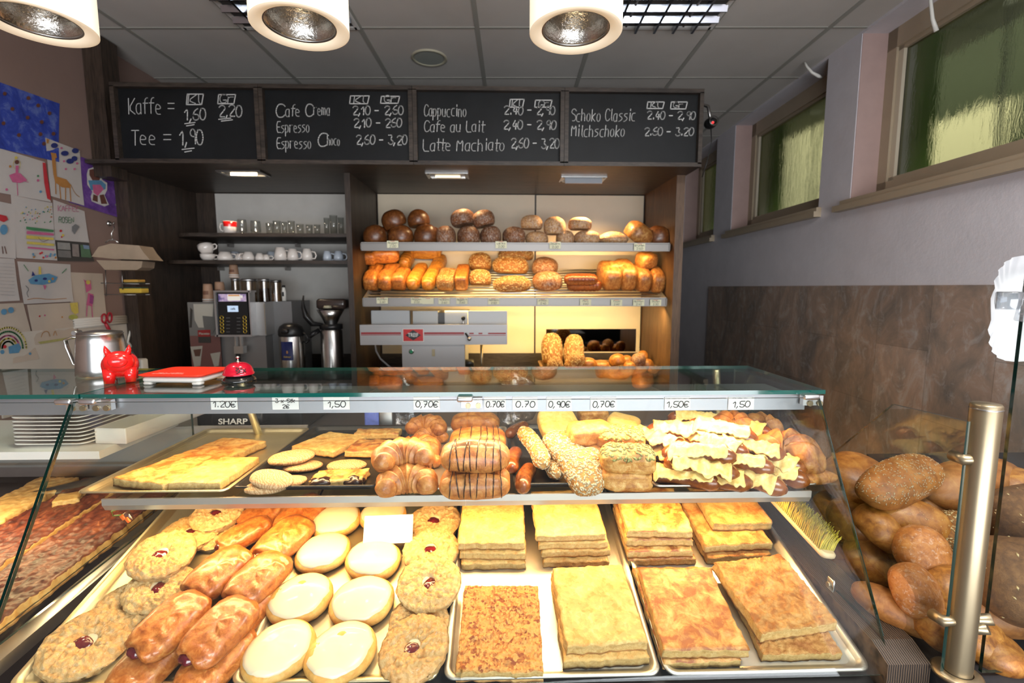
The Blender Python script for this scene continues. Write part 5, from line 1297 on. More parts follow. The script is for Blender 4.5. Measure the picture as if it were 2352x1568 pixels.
# lower, slatted shelf
SN = V((0, -math.sin(SLOPE), math.cos(SLOPE))); SP = V((0, 3.13, ZL + .004)); SD = V((0, math.cos(SLOPE), math.sin(SLOPE)))
def PS(u, v, off=0.0): return PPL(u, v, SP + SN * off, SN)
def slope_rot(yaw=0, tx=0, ty=0): return (Matrix.Rotation(SLOPE, 3, 'X') @ Matrix.Rotation(R(yaw), 3, 'Z') @ Matrix.Rotation(R(tx), 3, 'X') @ Matrix.Rotation(R(ty), 3, 'Y')).to_euler()
GLb = 'loaves on the slatted bread shelf'
L_tin = [loaf_mb(.5, .5, .5, s, .45, .6, -.82, (36, 20), .05, 0, 2).mesh('tin_loaf', b_tin) for s in (1, 2)]
L_rib = loaf_mb(.5, .5, .5, 3, .45, .6, -.82, (48, 20), .02, 0).mesh('ribbed_loaf', b_rib)
def ribY(a, b, c, seed, n, mat, nm):
    return MB().ell((0, 0, .82 * c), (a, b, c), 30, 60, 0, .5, .6, -.82, lambda p, nn: p - nn * .11 * c * abs(math.cos(p.y / b * PI * n / 2)) ** 10 * (p.z > -c * .4) + nn * .05 * fb(p, 3, seed)).mesh(nm, mat)
def ribb(n, mat, nm, seed=0):
    m = MB()
    def f(u, v):
        y = (u - .5); a = 2 * PI * v; e = (1 - abs(2 * y) ** 6) ** .4 if abs(2 * y) < 1 else .0
        k = (1 - .10 * abs(math.cos(y * PI * n)) ** 12) * max(e, .02)
        sg = lambda t, q: math.copysign(abs(t) ** q, t)
        return V((.5 * k * sg(math.cos(a), .7), y, max(-.41, .5 * k * sg(math.sin(a), .75)) + .41))
    m.grid(f, 60, 28, 0, True); return m.mesh(nm, mat)
L_ribs = ribb(5, b_rib, 'ribbed_loaf'); L_malt = ribb(9, b_ring, 'malt_loaf')
L_toast = [loaf_mb(.5, .5, .5, s, .5, .62, -.82, (36, 20), .04).mesh('toast_loaf', b_tin2) for s in (5, 6)]
L_brick = loaf_mb(.5, .5, .5, 7, .25, .35, -.95, (36, 20), .02).mesh('brick_loaf', b_tin)
L_seed = loaf_mb(.5, .5, .42, 8, .85, .8, -.6, (40, 20), .06, 0, 1).mesh('grain_loaf', b_seed); L_seed_s = seeds_on(L_seed, s_oat, 520, .034, .019, 3, .1)
L_vk = loaf_mb(.5, .5, .5, 9, .4, .55, -.85, (36, 20), .05).mesh('grain_tin_loaf', b_seed); L_vk_s = seeds_on(L_vk, s_oat, 420, .034, .019, 4, .3)
def lay(nm, me, u, v, w_, l_, h_, lab, yaw=0, off=0.0, kids=(), tx=0, mid=False):
    """front end of the loaf seen at (u, v) on the slats; width in pixels, length and height in metres"""
    p = PS(u, v, off); W_ = w_ / ppm(p)
    c = p if mid else p + SD * (l_ / 2)
    place(nm, me, c, slope_rot(yaw, tx), (W_, l_, h_), lab, 'loaf', GLb, kids)
lay('tin_loaf', L_tin[0], 851, 672, 38, .30, .125, 'tin loaf at the left end of the slatted shelf')
lay('tin_loaf', L_tin[1], 886, 672, 38, .30, .125, 'tin loaf, second from the left end of the slatted shelf', -4)
lay('tin_loaf', L_tin[0], 918, 670, 36, .20, .12, 'short split tin loaf, third from the left on the slatted shelf', -6)
lay('tin_loaf', L_tin[1], 886, 600, 64, .10, .10, 'glossy tin loaf lying crosswise on the two left ones', 8, .118, (), 0, True)
lay('tin_loaf', L_tin[0], 850, 604, 34, .10, .09, 'dark tin loaf end at the upper left corner of the slatted shelf', 0, .118, (), 0, True)
lay('ribbed_loaf', L_ribs, 952, 670, 33, .34, .10, 'long ribbed golden loaf, left of three', -6)
lay('ribbed_loaf', L_ribs, 987, 671, 33, .34, .10, 'long ribbed golden loaf, middle of three', -6)
lay('ribbed_loaf', L_ribs, 930, 622, 30, .20, .10, 'long ribbed golden loaf, rear one at the left', -4, .03)
lay('ribbed_loaf', L_ribs, 1002, 640, 32, .30, .095, 'long ribbed golden loaf, right of three', -4, .005)
lay('ribbed_loaf', L_ribs, 980, 590, 70, .12, .10, 'ribbed loaf laid across the back above the long ones', 0, .07, (), 0, True)
lay('grain_tin_loaf', L_vk, 1025, 672, 42, .22, .11, 'grain-topped tin loaf beside the brick loaf', -4, 0, [('seeds', L_vk_s)])
lay('brick_loaf', L_brick, 1060, 671, 30, .26, .11, 'plain brick-shaped loaf with sharp edges', -1)
lay('grain_loaf', L_seed, 1103, 655, 50, .15, .16, 'round grain loaf in front of the upright grain loaf', 0, .0, [('seeds', L_seed_s)], -25, True)
lay('grain_loaf', L_seed, 1103, 620, 52, .17, .18, 'grain loaf leaning upright at the back', 0, .03, [('seeds', L_seed_s)], -30, True)
lay('grain_loaf', L_seed, 1176, 664, 86, .13, .13, 'wide grain loaf at the front edge of the slats', 4, .0, [('seeds', L_seed_s)], -5, True)
lay('grain_loaf', L_seed, 1172, 626, 82, .15, .17, 'big grain loaf standing behind the wide one', -6, .02, [('seeds', L_seed_s)], -18, True)
lay('grain_loaf', L_seed, 1185, 598, 80, .12, .14, 'grain loaf at the very back of its pile', 5, .05, [('seeds', L_seed_s)], -18, True)
lay('floured_loaf', L_flour[0], 1258, 662, 64, .18, .15, 'dark floury loaf at the front right of the grain loaves', 20, .0, (), -14, True)
lay('floured_loaf', L_flour[1], 1250, 628, 58, .17, .15, 'dark floury loaf behind the front one on the slats', -20, .02, (), -14, True)
for u, v, w_, off, lab in ((1341, 665, .235, .0, 'dark ribbed malt loaf at the front edge'), (1333, 652, .22, .045, 'dark ribbed malt loaf behind the front one')):
    p = PS(u, v, off); place('malt_loaf', L_malt, p, slope_rot(90), (.085, w_, .075), lab, 'loaf', GLb)
lay('toast_loaf', L_toast[0], 1405, 672, 46, .26, .165, 'toast loaf with a spotted crust, leftmost of the right tin loaves', 4)
lay('toast_loaf', L_toast[1], 1442, 672, 42, .28, .175, 'reddish toast loaf, second of the right tin loaves', 3)
lay('toast_loaf', L_toast[0], 1478, 674, 37, .24, .155, 'narrow toast loaf, third of the right tin loaves', 2)
lay('toast_loaf', L_toast[1], 1512, 676, 35, .22, .15, 'narrow toast loaf at the right end of the slatted shelf', 0)
lay('toast_loaf', L_toast[0], 1482, 612, 44, .12, .11, 'toast loaf lying high at the back right corner', 20, .13, (), 0, True)
lay('toast_loaf', L_toast[1], 1418, 630, 52, .10, .10, 'toast loaf lying across behind the right tin loaves', 10, .075, (), 0, True)
# baskets with rolls on the worktop
t = NT('wicker'); t.set(Roughness=.65)
v_ = t.vec(rnd=False); wv = t.node('ShaderNodeTexWave', wave_type='BANDS', bands_direction='Z'); t.link(v_, wv.inputs['Vector']); wv.inputs['Scale'].default_value = 55; wv.inputs['Distortion'].default_value = 2
t.base(t.ramp(wv.outputs['Fac'], [(.1, (.13, .06, .02)), (.7, (.42, .24, .09))])); t.bump(wv.outputs['Fac'], .8, .003)
def basket(u0, u1, vtop, y, d, lab, tilt):
    a, b = PY(u0, vtop, y), PY(u1, vtop, y); w_ = b.x - a.x; hh = a.z - .935
    root = empty('wicker_basket', ((a.x + b.x) / 2, y + d / 2, .932), label=lab, cat='basket', group='wicker baskets on the back worktop')
    L = lambda i, z, k=0: [V((p[0], p[1], z + k * (p[1] + d / 2))) for p in rrect(w_ / 2 - i, d / 2 - i, .025, 4)]
    m = MB(); m.loft([L(.02, 0), L(.0, hh), L(.012, hh), L(.03, .012)], 0, True, (1, 1)); m.build('body', MATS['wicker'], root)
    m = MB(); m.tube(L(.006, hh) + [L(.006, hh)[0]], .009, 8); m.build('rim', MATS['wicker'], root)
    return (a.x + b.x) / 2, hh + .932
basket(1245, 1395, 846, 3.10, .34, 'wicker basket of grain rolls on the back worktop', 0)
basket(1404, 1518, 846, 3.10, .34, 'wicker basket of wheat rolls at the right of the back worktop', 0)
L_rollp = loaf_mb(.5, .5, .36, 2, .95, .85, -.6, (28, 14), .04).mesh('bread_roll', b_roll)
L_spiral = loaf_mb(.5, .5, .38, 4, .95, .85, -.6, (28, 14), .06, 0, 1).mesh('bread_roll', b_flour)
GB_ = 'rolls in the wicker baskets'
def roll_at(me, u, v, w_, h_, y, lab, rot=(0, 0, 0), kids=(), name='bread_roll', cat='roll'):
    c = PY(u, v, y); k = 1 / ppm(c); place(name, me, c - V((0, 0, h_ * k * .45)), rot, (w_ * k, w_ * k, h_ * k / .6), lab, cat, GB_, kids)
for u, v, w_, h_, y, lab, rot in ((1270, 806, 48, 62, 3.34, 'tall grain loaf standing at the left in the grain-roll basket', (R(-12), 0, .2)), (1317, 808, 46, 60, 3.32, 'tall grain loaf standing right of the first in the basket', (R(-12), 0, -.3)), (1316, 833, 44, 42, 3.20, 'grain roll in front of the two standing grain loaves', (R(20), 0, .8)), (1278, 840, 36, 34, 3.20, 'grain roll at the front left of its basket', (R(25), 0, -.5))):
    roll_at(L_seed, u, v, w_, h_, y, lab, rot, [('seeds', L_seed_s)], 'grain_roll')
roll_at(L_rollp, 1350, 834, 40, 26, 3.20, 'golden roll in the middle of the grain-roll basket', (0, 0, .3))
roll_at(L_rollp, 1380, 838, 40, 22, 3.22, 'golden flat roll at the right of the grain-roll basket')
for u, v, w_, h_, y, lab in ((1420, 826, 36, 28, 3.22, 'smooth round roll at the left of the wheat-roll basket'), (1446, 840, 30, 22, 3.18, 'small roll at the front of the wheat-roll basket'), (1487, 836, 34, 24, 3.2, 'smooth roll at the front right of the wheat-roll basket'), (1477, 818, 26, 26, 3.32, 'round roll at the back of the wheat-roll basket'), (1440, 826, 26, 22, 3.3, 'little roll between the others in the wheat-roll basket')):
    roll_at(L_rollp, u, v, w_, h_, y, lab, (R(18), 0, u * .1))
roll_at(L_spiral, 1462, 825, 34, 28, 3.2, 'dark poppy-seed roll with a pale swirl in the wheat-roll basket', (R(30), 0, .4))

# ------------------------------------------------------------------ bread slicer
def bx(mb, u0, v0, u1, v1, y0, y1, mi=0):
    a, b = PY(u0, v0, y0), PY(u1, v1, y0); return mb.bb((a.x, y0, a.z), (b.x, y1, b.z), mi)
c = PY(990, 845, 3.0)
root = empty('bread_slicer', (c.x, 3.0, .932), label='grey bread slicing machine with red stripes under the bread shelves', cat='machine')
so = V(root.location)
def sl(name, mat, fn, parent=None):
    m = MB(); fn(m); m.v = [p - so for p in m.v]; return m.build(name, mat, parent or root)
gm2 = plain('slicer_inner', (.34, .34, .33), .4, .4)
sl('lower_body', grey_mach, lambda m: m.bb((PY(923, 791, 3.02).x, 3.02, .932), (PY(1067, 791, 3.02).x, 3.40, PY(923, 791, 3.02).z)))
sl('front_beam', grey_mach, lambda m: (bx(m, 826, 748, 1165, 791, 3.0, 3.05), bx(m, 826, 746, 1165, 749, 2.992, 3.05)))
sl('rear_housing', gm2, lambda m: (bx(m, 852, 714, 942, 750, 3.10, 3.13), bx(m, 948, 714, 1006, 750, 3.11, 3.35), bx(m, 1021, 714, 1074, 750, 3.11, 3.35)))
sl('guard', plain('guard_frost', (.52, .54, .55), .3), lambda m: bx(m, 1075, 714, 1165, 750, 3.09, 3.11))
sl('guard', plain('guard_frost2', (.44, .46, .47), .3), lambda m: bx(m, 853, 713, 941, 750, 3.09, 3.098))
sl('blade_slot', black_pl, lambda m: bx(m, 1006, 718, 1021, 750, 3.12, 3.2))
st = plain('stripe_red', (.36, .025, .03), .45)
sl('red_stripe', st, lambda m: (bx(m, 829, 763, 921, 767, 2.9985, 3.0), bx(m, 974, 763, 1066, 767, 2.9985, 3.0), bx(m, 1078, 764, 1088, 767, 2.9985, 3.0), bx(m, 1099, 764, 1108, 767, 2.9985, 3.0), bx(m, 1121, 764, 1162, 767, 2.9985, 3.0)))
sl('thin_stripe', st, lambda m: (bx(m, 829, 768.4, 921, 769.6, 2.9985, 3.0), bx(m, 974, 768.4, 1066, 769.6, 2.9985, 3.0), bx(m, 1076, 769.4, 1162, 770.4, 2.9985, 3.0)))
pl_ = sl('badge', plain('badge_red', (.62, .02, .02), .4), lambda m: bx(m, 926, 756, 972, 783, 2.996, 3.0))
sl('badge_border', white_pl, lambda m: bx(m, 924.5, 755, 973.5, 784.5, 2.9972, 3.0))
ctr = PY(949, 769.5, 2.9955); a_ = PY(931, 769.5, 2.9955).x; t_ = PY(949, 757.5, 2.9955).z
m = MB(); m.prism([(a_, ctr.z), (ctr.x, t_), (2 * ctr.x - a_, ctr.z), (ctr.x, 2 * ctr.z - t_)], 2.9945, 2.9962, 0, 'y'); m.v = [p - so for p in m.v]; m.build('badge_diamond', black_pl, root)
typed('lettering', 'TREIF', .034, white, root, (ctr.x - so.x, 2.9935 - so.y, ctr.z - so.z), (PI / 2, 0, 0), .78)
p = PY(945, 807, 3.02); m = MB(); m.lathe([(.016, 0), (.016, .004), (.011, .005)], 20, M=Matrix.Translation(p - so) @ Matrix.Rotation(PI / 2, 4, 'X')); bt = m.build('button_ring', steel, root)
MB().cyl(p - so, p - so + V((0, -.010, 0)), .0105, 18).build('button', plain('button_green', (.02, .28, .13), .35), bt)
sl('key_plate', brass, lambda m: bx(m, 992, 802, 999, 818, 3.012, 3.02))
a = PY(1064, 758, 3.08); m = MB(); m.cyl(a - so, a - so + V((0, 0, -.05)), .006, 8); lv = m.build('lever', steel, root); a2 = PY(1064, 731, 3.06)
m = MB(); m.tube([a2 - so, PY(1064, 752, 3.06) - so], .0055, 8); m.build('lever', steel, root); m = MB(); m.ell(a2 - so, (.013, .013, .013), 16, 10); m.build('lever_knob', black_pl, root)
a, b = PY(1069, 765, 2.985), PY(1078, 778, 2.975); m = MB(); m.tube([a - so, b - so], .006, 8); m.build('crank', black_pl, root); m = MB(); m.ell(b - so, (.013, .012, .013), 16, 10); m.build('crank_knob', steel, root)
a = PY(1076, 834, 3.10); m = MB(); m.cyl(a - so + V((-.03, 0, 0)), a - so + V((.035, 0, 0)), .026, 18); m.build('motor_knob', black_pl, root)
a, b = PY(1106, 792, 3.06), PY(1106, 845, 3.06); m = MB(); m.tube([a - so, V((b.x, b.y, .934)) - so], .009, 10); m.build('support_rod', brass, root)
m = MB(); m.tube([PY(862, 792, 3.06) - so, PY(864, 806, 3.08) - so, PY(874, 824, 3.1) - so, PY(890, 838, 3.12) - so, PY(905, 850, 3.14) - so], .006, 8); m.build('power_cord', plain('cord_grey', (.3, .3, .3), .5), root)
# ================================================================== COFFEE NICHE
YC = 3.14
def px_obj(u, v, y): c = PY(u, v, y); return c, 1 / ppm(c)
def glass_prof(r, h, th=.0018, taper=.85):
    return [(.0005, 0), (r * taper, 0), (r, h), (r - th, h), (r * taper - th, .008), (.0005, .008)]
GLS = [(557, 20, 34, 'squat', 'round glass mug next to the red and white mug'), (588, 22, 31, 'squat', 'second round glass mug on the upper niche shelf'), (620, 17, 26, 'tumbler', 'small tumbler, first after the glass mugs'), (637, 18, 31, 'tumbler', 'taller tumbler, second after the glass mugs'), (654, 13, 29, 'tumbler', 'slim tumbler, third after the glass mugs'), (670, 16, 31, 'tumbler', 'bright tumbler, fourth after the glass mugs'),
       (690, 17, 24, 'tumbler', 'short tumbler, fifth after the glass mugs'), (711, 16, 23, 'tumbler', 'short tumbler, sixth after the glass mugs'), (729, 15, 23, 'tumbler', 'short tumbler just left of the tall glasses'), (751, 13, 38, 'tumbler', 'tall glass, left of the three beside the divider'), (767, 18, 44, 'tumbler', 'tallest glass, middle of the three beside the divider'), (784, 14, 39, 'tumbler', 'tall glass nearest the divider')]
for u, w_, h_, kind, lab in GLS:
    c, k = px_obj(u, 534, 3.22); r, h = w_ * k / 2, h_ * k
    o = MB().lathe(glass_prof(r, h) if kind == 'tumbler' else [(.0005, 0), (r * .8, 0), (r, h * .25), (r, h * .8), (r * .9, h), (r * .88, h), (r * .95, h * .78), (r * .95, h * .25), (.0005, .008)], 24).build('drinking_glass', tumbler, None, (c.x, 3.22, SZ1 + .0005))
    tag(o, lab, 'glass', 'glasses on the upper niche shelf')
def cup_mb(r, h, taper):
    m = MB(); m.lathe([(.0005, 0), (r * taper, 0), (r * .96, h * .55), (r, h), (r - .003, h), (r * .9, h * .5), (.0005, .006)], 30); return m
def handle_mb(r, h, s=1): return MB().tube([(s * r * .9, -.0, h * .82), (s * (r + .016), 0, h * .80), (s * (r + .024), 0, h * .55), (s * (r + .016), 0, h * .28), (s * r * .86, 0, h * .22)], .0045, 8)
def cup(u, v, w_, h_, y, z, lab, mat, taper=.7, hs=1, flip=False, name='coffee_cup', rot=0, band=None, cat='cup'):
    c, k = px_obj(u, v, y); r, h = w_ * k / 2, h_ * k
    root = cup_mb(r, h, taper).build(name, mat, None, (c.x, y, z + (h if flip else 0)), (PI if flip else 0, 0, rot))
    tag(root, lab, cat, 'cups on the lower niche shelf' if name == 'coffee_cup' else None)
    handle_mb(r, h, hs).build('handle', mat, root)
    if band: MB().lathe([(r * .93, h * .42), (r * .99, h * .72), (r * 1.008, h * .96), (r * .985, h * .96), (r * .90, h * .42)], 30, a0=-2.2, a1=.4).build('red_print', band, root)
    return root
cup(529, 535, 29, 29, YC + .06, SZ1 + .0005, 'red and white mug at the left of the glasses', porcelain, .9, -1, False, 'mug', 0, red_pl)
CUPS = [(478, 32, 15, .62, 1, False, 'cup at the left end of the lower niche shelf, under a tilted one', 0), (518, 34, 20, .62, 1, True, 'wide upturned cup, second on the lower niche shelf', 0), (550, 18, 16, .62, 1, True, 'small cup between two wider ones', 0), (571, 27, 20, .62, -1, True, 'upturned cup with its handle to the front left', 1.0), (597, 20, 17, .62, 1, True, 'small upturned cup right of the handled one', 0), (612, 16, 14, .62, 1, True, 'little upturned cup before the tall mugs', 0),
        (645, 28, 30, .72, 1, True, 'tall cream mug, first of the tall mugs', 0), (673, 24, 27, .72, 1, True, 'tall cream mug, second of the tall mugs', 0), (706, 24, 27, .72, 1, True, 'tall cream mug, third and standing alone', 0), (752, 20, 24, .72, 1, True, 'mug with bluish shade painted into its colour, left of two', 0), (778, 22, 24, .72, 1, True, 'mug with bluish shade painted into its colour, nearest the divider', 0)]
for u, w_, h_, tp_, hs, fl, lab, rz in CUPS:
    cup(u, 596, w_, h_, YC + .05 if u < 740 else YC + .16, SZ2 + .0005, lab, porcelain if u < 740 else porc_shade, tp_, hs, fl, rot=rz)
c, k = px_obj(476, 575, YC + .05); o = cup(476, 574, 34, 20, YC + .05, SZ2 + 15 * k, 'tilted cup lying on the leftmost cup', porcelain, .6, 1); o.rotation_euler = (R(-12), R(-18), 0); o.location.z += .004
for u, lab in ((540, 'cup with painted bluish shade in the second row behind the wide upturned cup'), (624, 'cup with painted bluish shade in the second row before the tall mugs'), (690, 'mug with painted bluish shade in the second row between the tall mugs')):
    cup(u, 590, 26, 24, YC + .24, SZ2 + .0005, lab, porc_shade, .65, 1, True)
# ------------------------------------------------------------------ coffee machine
NZ = .932
c = PY(585, 845, 3.10); root = empty('coffee_machine', (c.x, 3.10, NZ), label='grey automatic coffee machine with a lit display in the niche', cat='coffee machine'); mo = V(root.location)
def cm(name, mat, fn, parent=None):
    m = MB(); fn(m); m.v = [p - mo for p in m.v]; return m.build(name, mat, parent or root)
def fbox(m, u0, v0, u1, v1, y0, y1, mi=0, base=False):
    a, b = PY(u0, v0, y0), PY(u1, v1, y0); return m.bb((a.x, y0, NZ if base else b.z), (b.x, y1, a.z), mi)
body_m = plain('machine_body', (.30, .29, .285), .38, .5)
cm('body', body_m, lambda m: fbox(m, 506, 770, 614, 845, 3.14, 3.5, 0, True)); cm('body_upper', plain('machine_upper', (.40, .39, .38), .4, .4), lambda m: fbox(m, 576, 694, 612, 770, 3.12, 3.5))
cm('side_cover', plain('machine_side', (.24, .235, .235), .45, .3), lambda m: fbox(m, 614, 692, 677, 845, 3.24, 3.55, 0, True))
cm('trim_edge', brass, lambda m: fbox(m, 607, 697, 610, 768, 3.117, 3.122))
fp = cm('front_panel', black_pl, lambda m: fbox(m, 496, 670, 573, 771, 3.06, 3.10))
cm('panel_frame', alu, lambda m: (fbox(m, 494, 667, 576, 671, 3.052, 3.12), fbox(m, 494, 769, 576, 773, 3.052, 3.12), fbox(m, 494, 667, 497, 773, 3.052, 3.12), fbox(m, 572.5, 667, 576, 773, 3.052, 3.12)))
t = NT('display_picture'); t.b.inputs['Emission Strength'].default_value = .75; v_ = t.vec(rnd=False); col = t.ramp(t.noise(v_, 18, 3), [(.35, (.10, .07, .22)), (.5, (.55, .40, .62)), (.62, (.75, .60, .55))]); t.link(col, t.b.inputs['Emission Color']); t.base((.02, .02, .02))
ds = cm('display', MATS['display_picture'], lambda m: fbox(m, 501, 675, 565, 692, 3.056, 3.06))
cm('display_cup', emit('display_white', (.95, .88, .80), .8), lambda m: (fbox(m, 522, 676, 552, 690, 3.0545, 3.056), fbox(m, 552, 678, 557, 684, 3.0545, 3.056)))
cm('display_coffee', emit('display_brown', (.75, .36, .15), .8), lambda m: fbox(m, 524, 676.5, 550, 680, 3.0538, 3.0545))
cm('text_display', emit('display_blue', (.62, .78, 1), .9), lambda m: fbox(m, 522, 702, 547, 716, 3.057, 3.06))
m = MB(); a = PY(530, 711, 3.0565); ink_lines(m, strokes('cafe', V((a.x, 3.0565, a.z)) - mo, V((1, 0, 0)), V((0, 0, 1)), .028, .012), .0012, NY, 0, 0); m.build('display_text', ink, root)
gold_b = plain('button_gold', (.60, .42, .06), .3, .8)
for i in range(5):
    for u in (509 + .3 * i, 561.5 + .3 * i):
        p = PY(u, 729 + 8 * i, 3.057) - mo; m = MB(); m.lathe([(.008, 0), (.0105, .002), (.0125, 0)], 16, M=Matrix.Translation(p) @ Matrix.Rotation(PI / 2, 4, 'X')); m.build('button', gold_b, root)
    for u in (524, 548):
        p = PY(u, 730 + 8 * i, 3.0585) - mo; MB().box(p, (.022, .001, .0025)).build('button_label', plain('label_grey', (.22, .22, .22), .6), root)
cm('spout', steel, lambda m: (fbox(m, 538, 772, 543, 800, 3.06, 3.08), fbox(m, 550, 772, 555, 800, 3.06, 3.08), fbox(m, 537, 795, 559, 812, 3.055, 3.10)))
cm('drip_outlet', black_pl, lambda m: fbox(m, 541, 812, 548, 836, 3.09, 3.12))
hop = glassm('hopper_smoke', (.62, .52, .40), 1.4, .1, .08)
for i, (u0, u1, v0) in enumerate(((527, 548, 636), (549, 588, 637), (590, 618, 637), (618, 645, 640))):
    a, b = PY(u0, v0, 3.26), PY(u1, 694, 3.26); r = (b.x - a.x) / 2; h = a.z - b.z; zt_ = PY(600, 693, 3.14).z
    m = MB(); m.lathe([(r, 0), (r, h * .9)], 24, M=Matrix.Translation(V(((a.x + b.x) / 2, 3.28, zt_ - .012)) - mo)); hp = m.build('bean_hopper', hop, root)
    m = MB(); m.lathe([(.001, h * .98), (r * 1.03, h * .98), (r * 1.03, h * .88), (r, h * .88)], 24, M=Matrix.Translation(V(((a.x + b.x) / 2, 3.28, zt_ - .012)) - mo)); m.build('lid', (alu, alu, alu, steel_dk)[i], hp)
    m = MB(); m.lathe([(.001, .002), (r * .93, .002), (r * .93, h * (.5, .35, .6, .4)[i]), (.001, h * (.5, .35, .6, .4)[i])], 20, M=Matrix.Translation(V(((a.x + b.x) / 2, 3.28, zt_ - .012)) - mo)); m.build('contents', plain('hopper_beans_%d' % i, ((.10, .05, .03), (.22, .14, .07), (.06, .03, .02), (.40, .33, .25))[i], .6, bump=.5, bs=150), hp)
# seasoning bottle, paper cups, poster
c, k = px_obj(650, 693, 3.22); z0 = PY(600, 693, 3.14).z - .011
root2 = MB().lathe([(.0005, 0), (.014, 0), (.0145, .06), (.009, .085), (.009, .094), (.0005, .094)], 20).build('shaker_bottle', white_pl, None, (c.x, 3.24, PY(645, 692, 3.16).z + .001)); tag(root2, 'white shaker bottle with a dark cap on the coffee machine', 'bottle')
MB().lathe([(.0105, .088), (.0105, .102), (.0005, .103)], 18).build('cap', black_pl, root2); MB().box((0, -.0142, .045), (.012, .002, .028)).build('label', ink, root2)
kraft = plain('cup_kraft', (.46, .27, .17), .6, var=.1, vs=30); 
def pcup(u, vt, vb, w_, y, zb, n, lab):
    c, k = px_obj(u, (vt + vb) / 2, y); h = (vb - vt) * k; r = w_ * k / 2; z = PY(u, vb, y).z if zb is None else zb
    root = empty('paper_cup_stack', (c.x, y, z), label=lab, cat='paper cups', group='stacks of paper cups in the coffee niche')
    MB().lathe([(r, 0), (r * .78, h * .9), (r * .72, h), (.0005, h)], 24).build('cup', kraft, root)
    for j in range(2): MB().lathe([(r * 1.0, .004 + .012 * j), (r * 1.05, .006 + .012 * j), (r * 1.0, .010 + .012 * j)], 24).build('cup_rim', paper, root)
    MB().lathe([(r * .905, h * .42), (r * .86, h * .62)], 12, a0=-2.2, a1=-.9).build('print', plain('cup_print', (.22, .10, .06), .6), root)
cm('cup_tray', steel_dk, lambda m: fbox(m, 460, 694, 506, 697, 3.14, 3.5))
pcup(478, 652, 694, 24, 3.22, None, 3, 'leftmost stack of brown paper cups on the niche machine'); pcup(504, 634, 678, 25, 3.30, PY(504, 694, 3.14).z + .005, 3, 'middle stack of brown paper cups behind the display'); pcup(537, 608, 638, 22, 3.28, None, 2, 'small stack of brown paper cups on the bean hopper')
bpy.data.objects['paper_cup_stack.001'].location.z = PY(504, 694, 3.14).z + .003
# poster of coffee cups standing left of the machine
root = empty('coffee_poster', (PY(470, 845, 3.10).x, 3.12, NZ), label='poster with pictures of coffee cups standing left of the coffee machine', cat='poster'); mo = V(root.location)
cm('board', plain('poster_upper', (.20, .19, .175), .5), lambda m: fbox(m, 430, 694, 505, 845, 3.12, 3.135, 0, True), root)
cm('lower_field', plain('poster_mauve', (.20, .085, .075), .5), lambda m: m.bb((PY(436, 770, 3.117).x, 3.117, NZ), (PY(505, 770, 3.117).x, 3.12, PY(470, 771, 3.117).z)), root)
pc = plain('poster_cream', (.50, .47, .40), .5); pd = plain('poster_dark', (.045, .04, .035), .5)
def flat(name, mat, pts, y=3.1155):
    m = MB(); q = [PY(u, v, y) for u, v in pts]; m.prism([(p.x, p.z) for p in q], y, y + .0012, 0, 'y'); m.v = [p - mo for p in m.v]; return m.build(name, mat, root)
flat('picture_cup', pc, [(444, 698), (490, 698), (488, 735), (480, 752), (456, 752), (447, 735)]); flat('picture_cup', plain('poster_grey', (.14, .135, .125), .5), [(465, 725), (500, 728), (496, 752), (488, 766), (475, 766), (468, 750)], 3.114)
flat('picture_spoon', pd, [(437, 706), (442, 712), (440, 752), (435, 752)]); flat('picture_glass', pc, [(437, 796), (465, 794), (460, 840), (446, 842)]); flat('picture_glass', pc, [(483, 812), (506, 808), (502, 840), (492, 842)], 3.1145); flat('picture_coffee', plain('poster_coffee', (.13, .06, .04), .5), [(444, 803), (462, 801), (459, 818), (448, 818)], 3.1135)
flat('name_plate', plain('poster_red', (.30, .02, .02), .4), [(454, 758), (483, 757), (483, 773), (455, 773)], 3.112); flat('name_plate', pd, [(455, 773), (483, 773), (484, 787), (456, 787)], 3.112)
p = PY(469, 766, 3.1105) - mo; typed('lettering', 'Piacetto', .020, pc, root, p, (PI / 2, 0, 0), 1.0)
# pump flask
def flask(u, v0, r, h, y, lab, name):
    c = PY(u, v0, y); root = empty(name, (c.x, y, NZ), label=lab, cat='flask'); return root
k = 1 / ppm(PY(672, 800, 3.12)); H1 = PY(672, 742, 3.12).z - NZ; r = 27 * k
root = flask(671, 800, r, H1, 3.11, 'steel pump flask with a blue label in the coffee niche', 'pump_flask')
MB().lathe([(.0005, 0), (r * .96, 0), (r, .01), (r, H1 * .78), (r * .97, H1 * .80)], 36).build('body', steel, root)
MB().lathe([(r, H1 * .78), (r * 1.04, H1 * .80), (r * 1.04, H1 * .87), (r * .9, H1 * .95), (r * .55, H1), (.0005, H1 * 1.0)], 36).build('pump_head', black_pl, root)
MB().rbox((-.006, -r * .95, H1 * .88), (.05, .05, .03), .012).build('spout', black_pl, root)
MB().tube([(r * .9, -.01, H1 * .86), (r * 1.35, -.02, H1 * .80), (r * 1.55, -.02, H1 * .70), (r * 1.25, -.01, H1 * .66), (r * 1.0, 0, H1 * .68)], .006, 8).build('handle', black_pl, root)
m = MB(); m.lathe([(r * 1.012, H1 * .38), (r * 1.012, H1 * .70), (r * 1.002, H1 * .70), (r * 1.002, H1 * .38)], 12, a0=R(-122), a1=R(-58)); lb = m.build('label', plain('label_blue', (.02, .03, .13), .4), root)
typed('lettering', 'Dallmayr', .0135, plain('label_gold', (.60, .45, .14), .4), lb, (0, -r * 1.03, H1 * .44), (PI / 2, 0, 0), .9)
MB().ell((0, -r * 1.012, H1 * .52), (.006, .002, .010), 12, 8).build('emblem', plain('label_gold2', (.60, .30, .10), .4), lb)
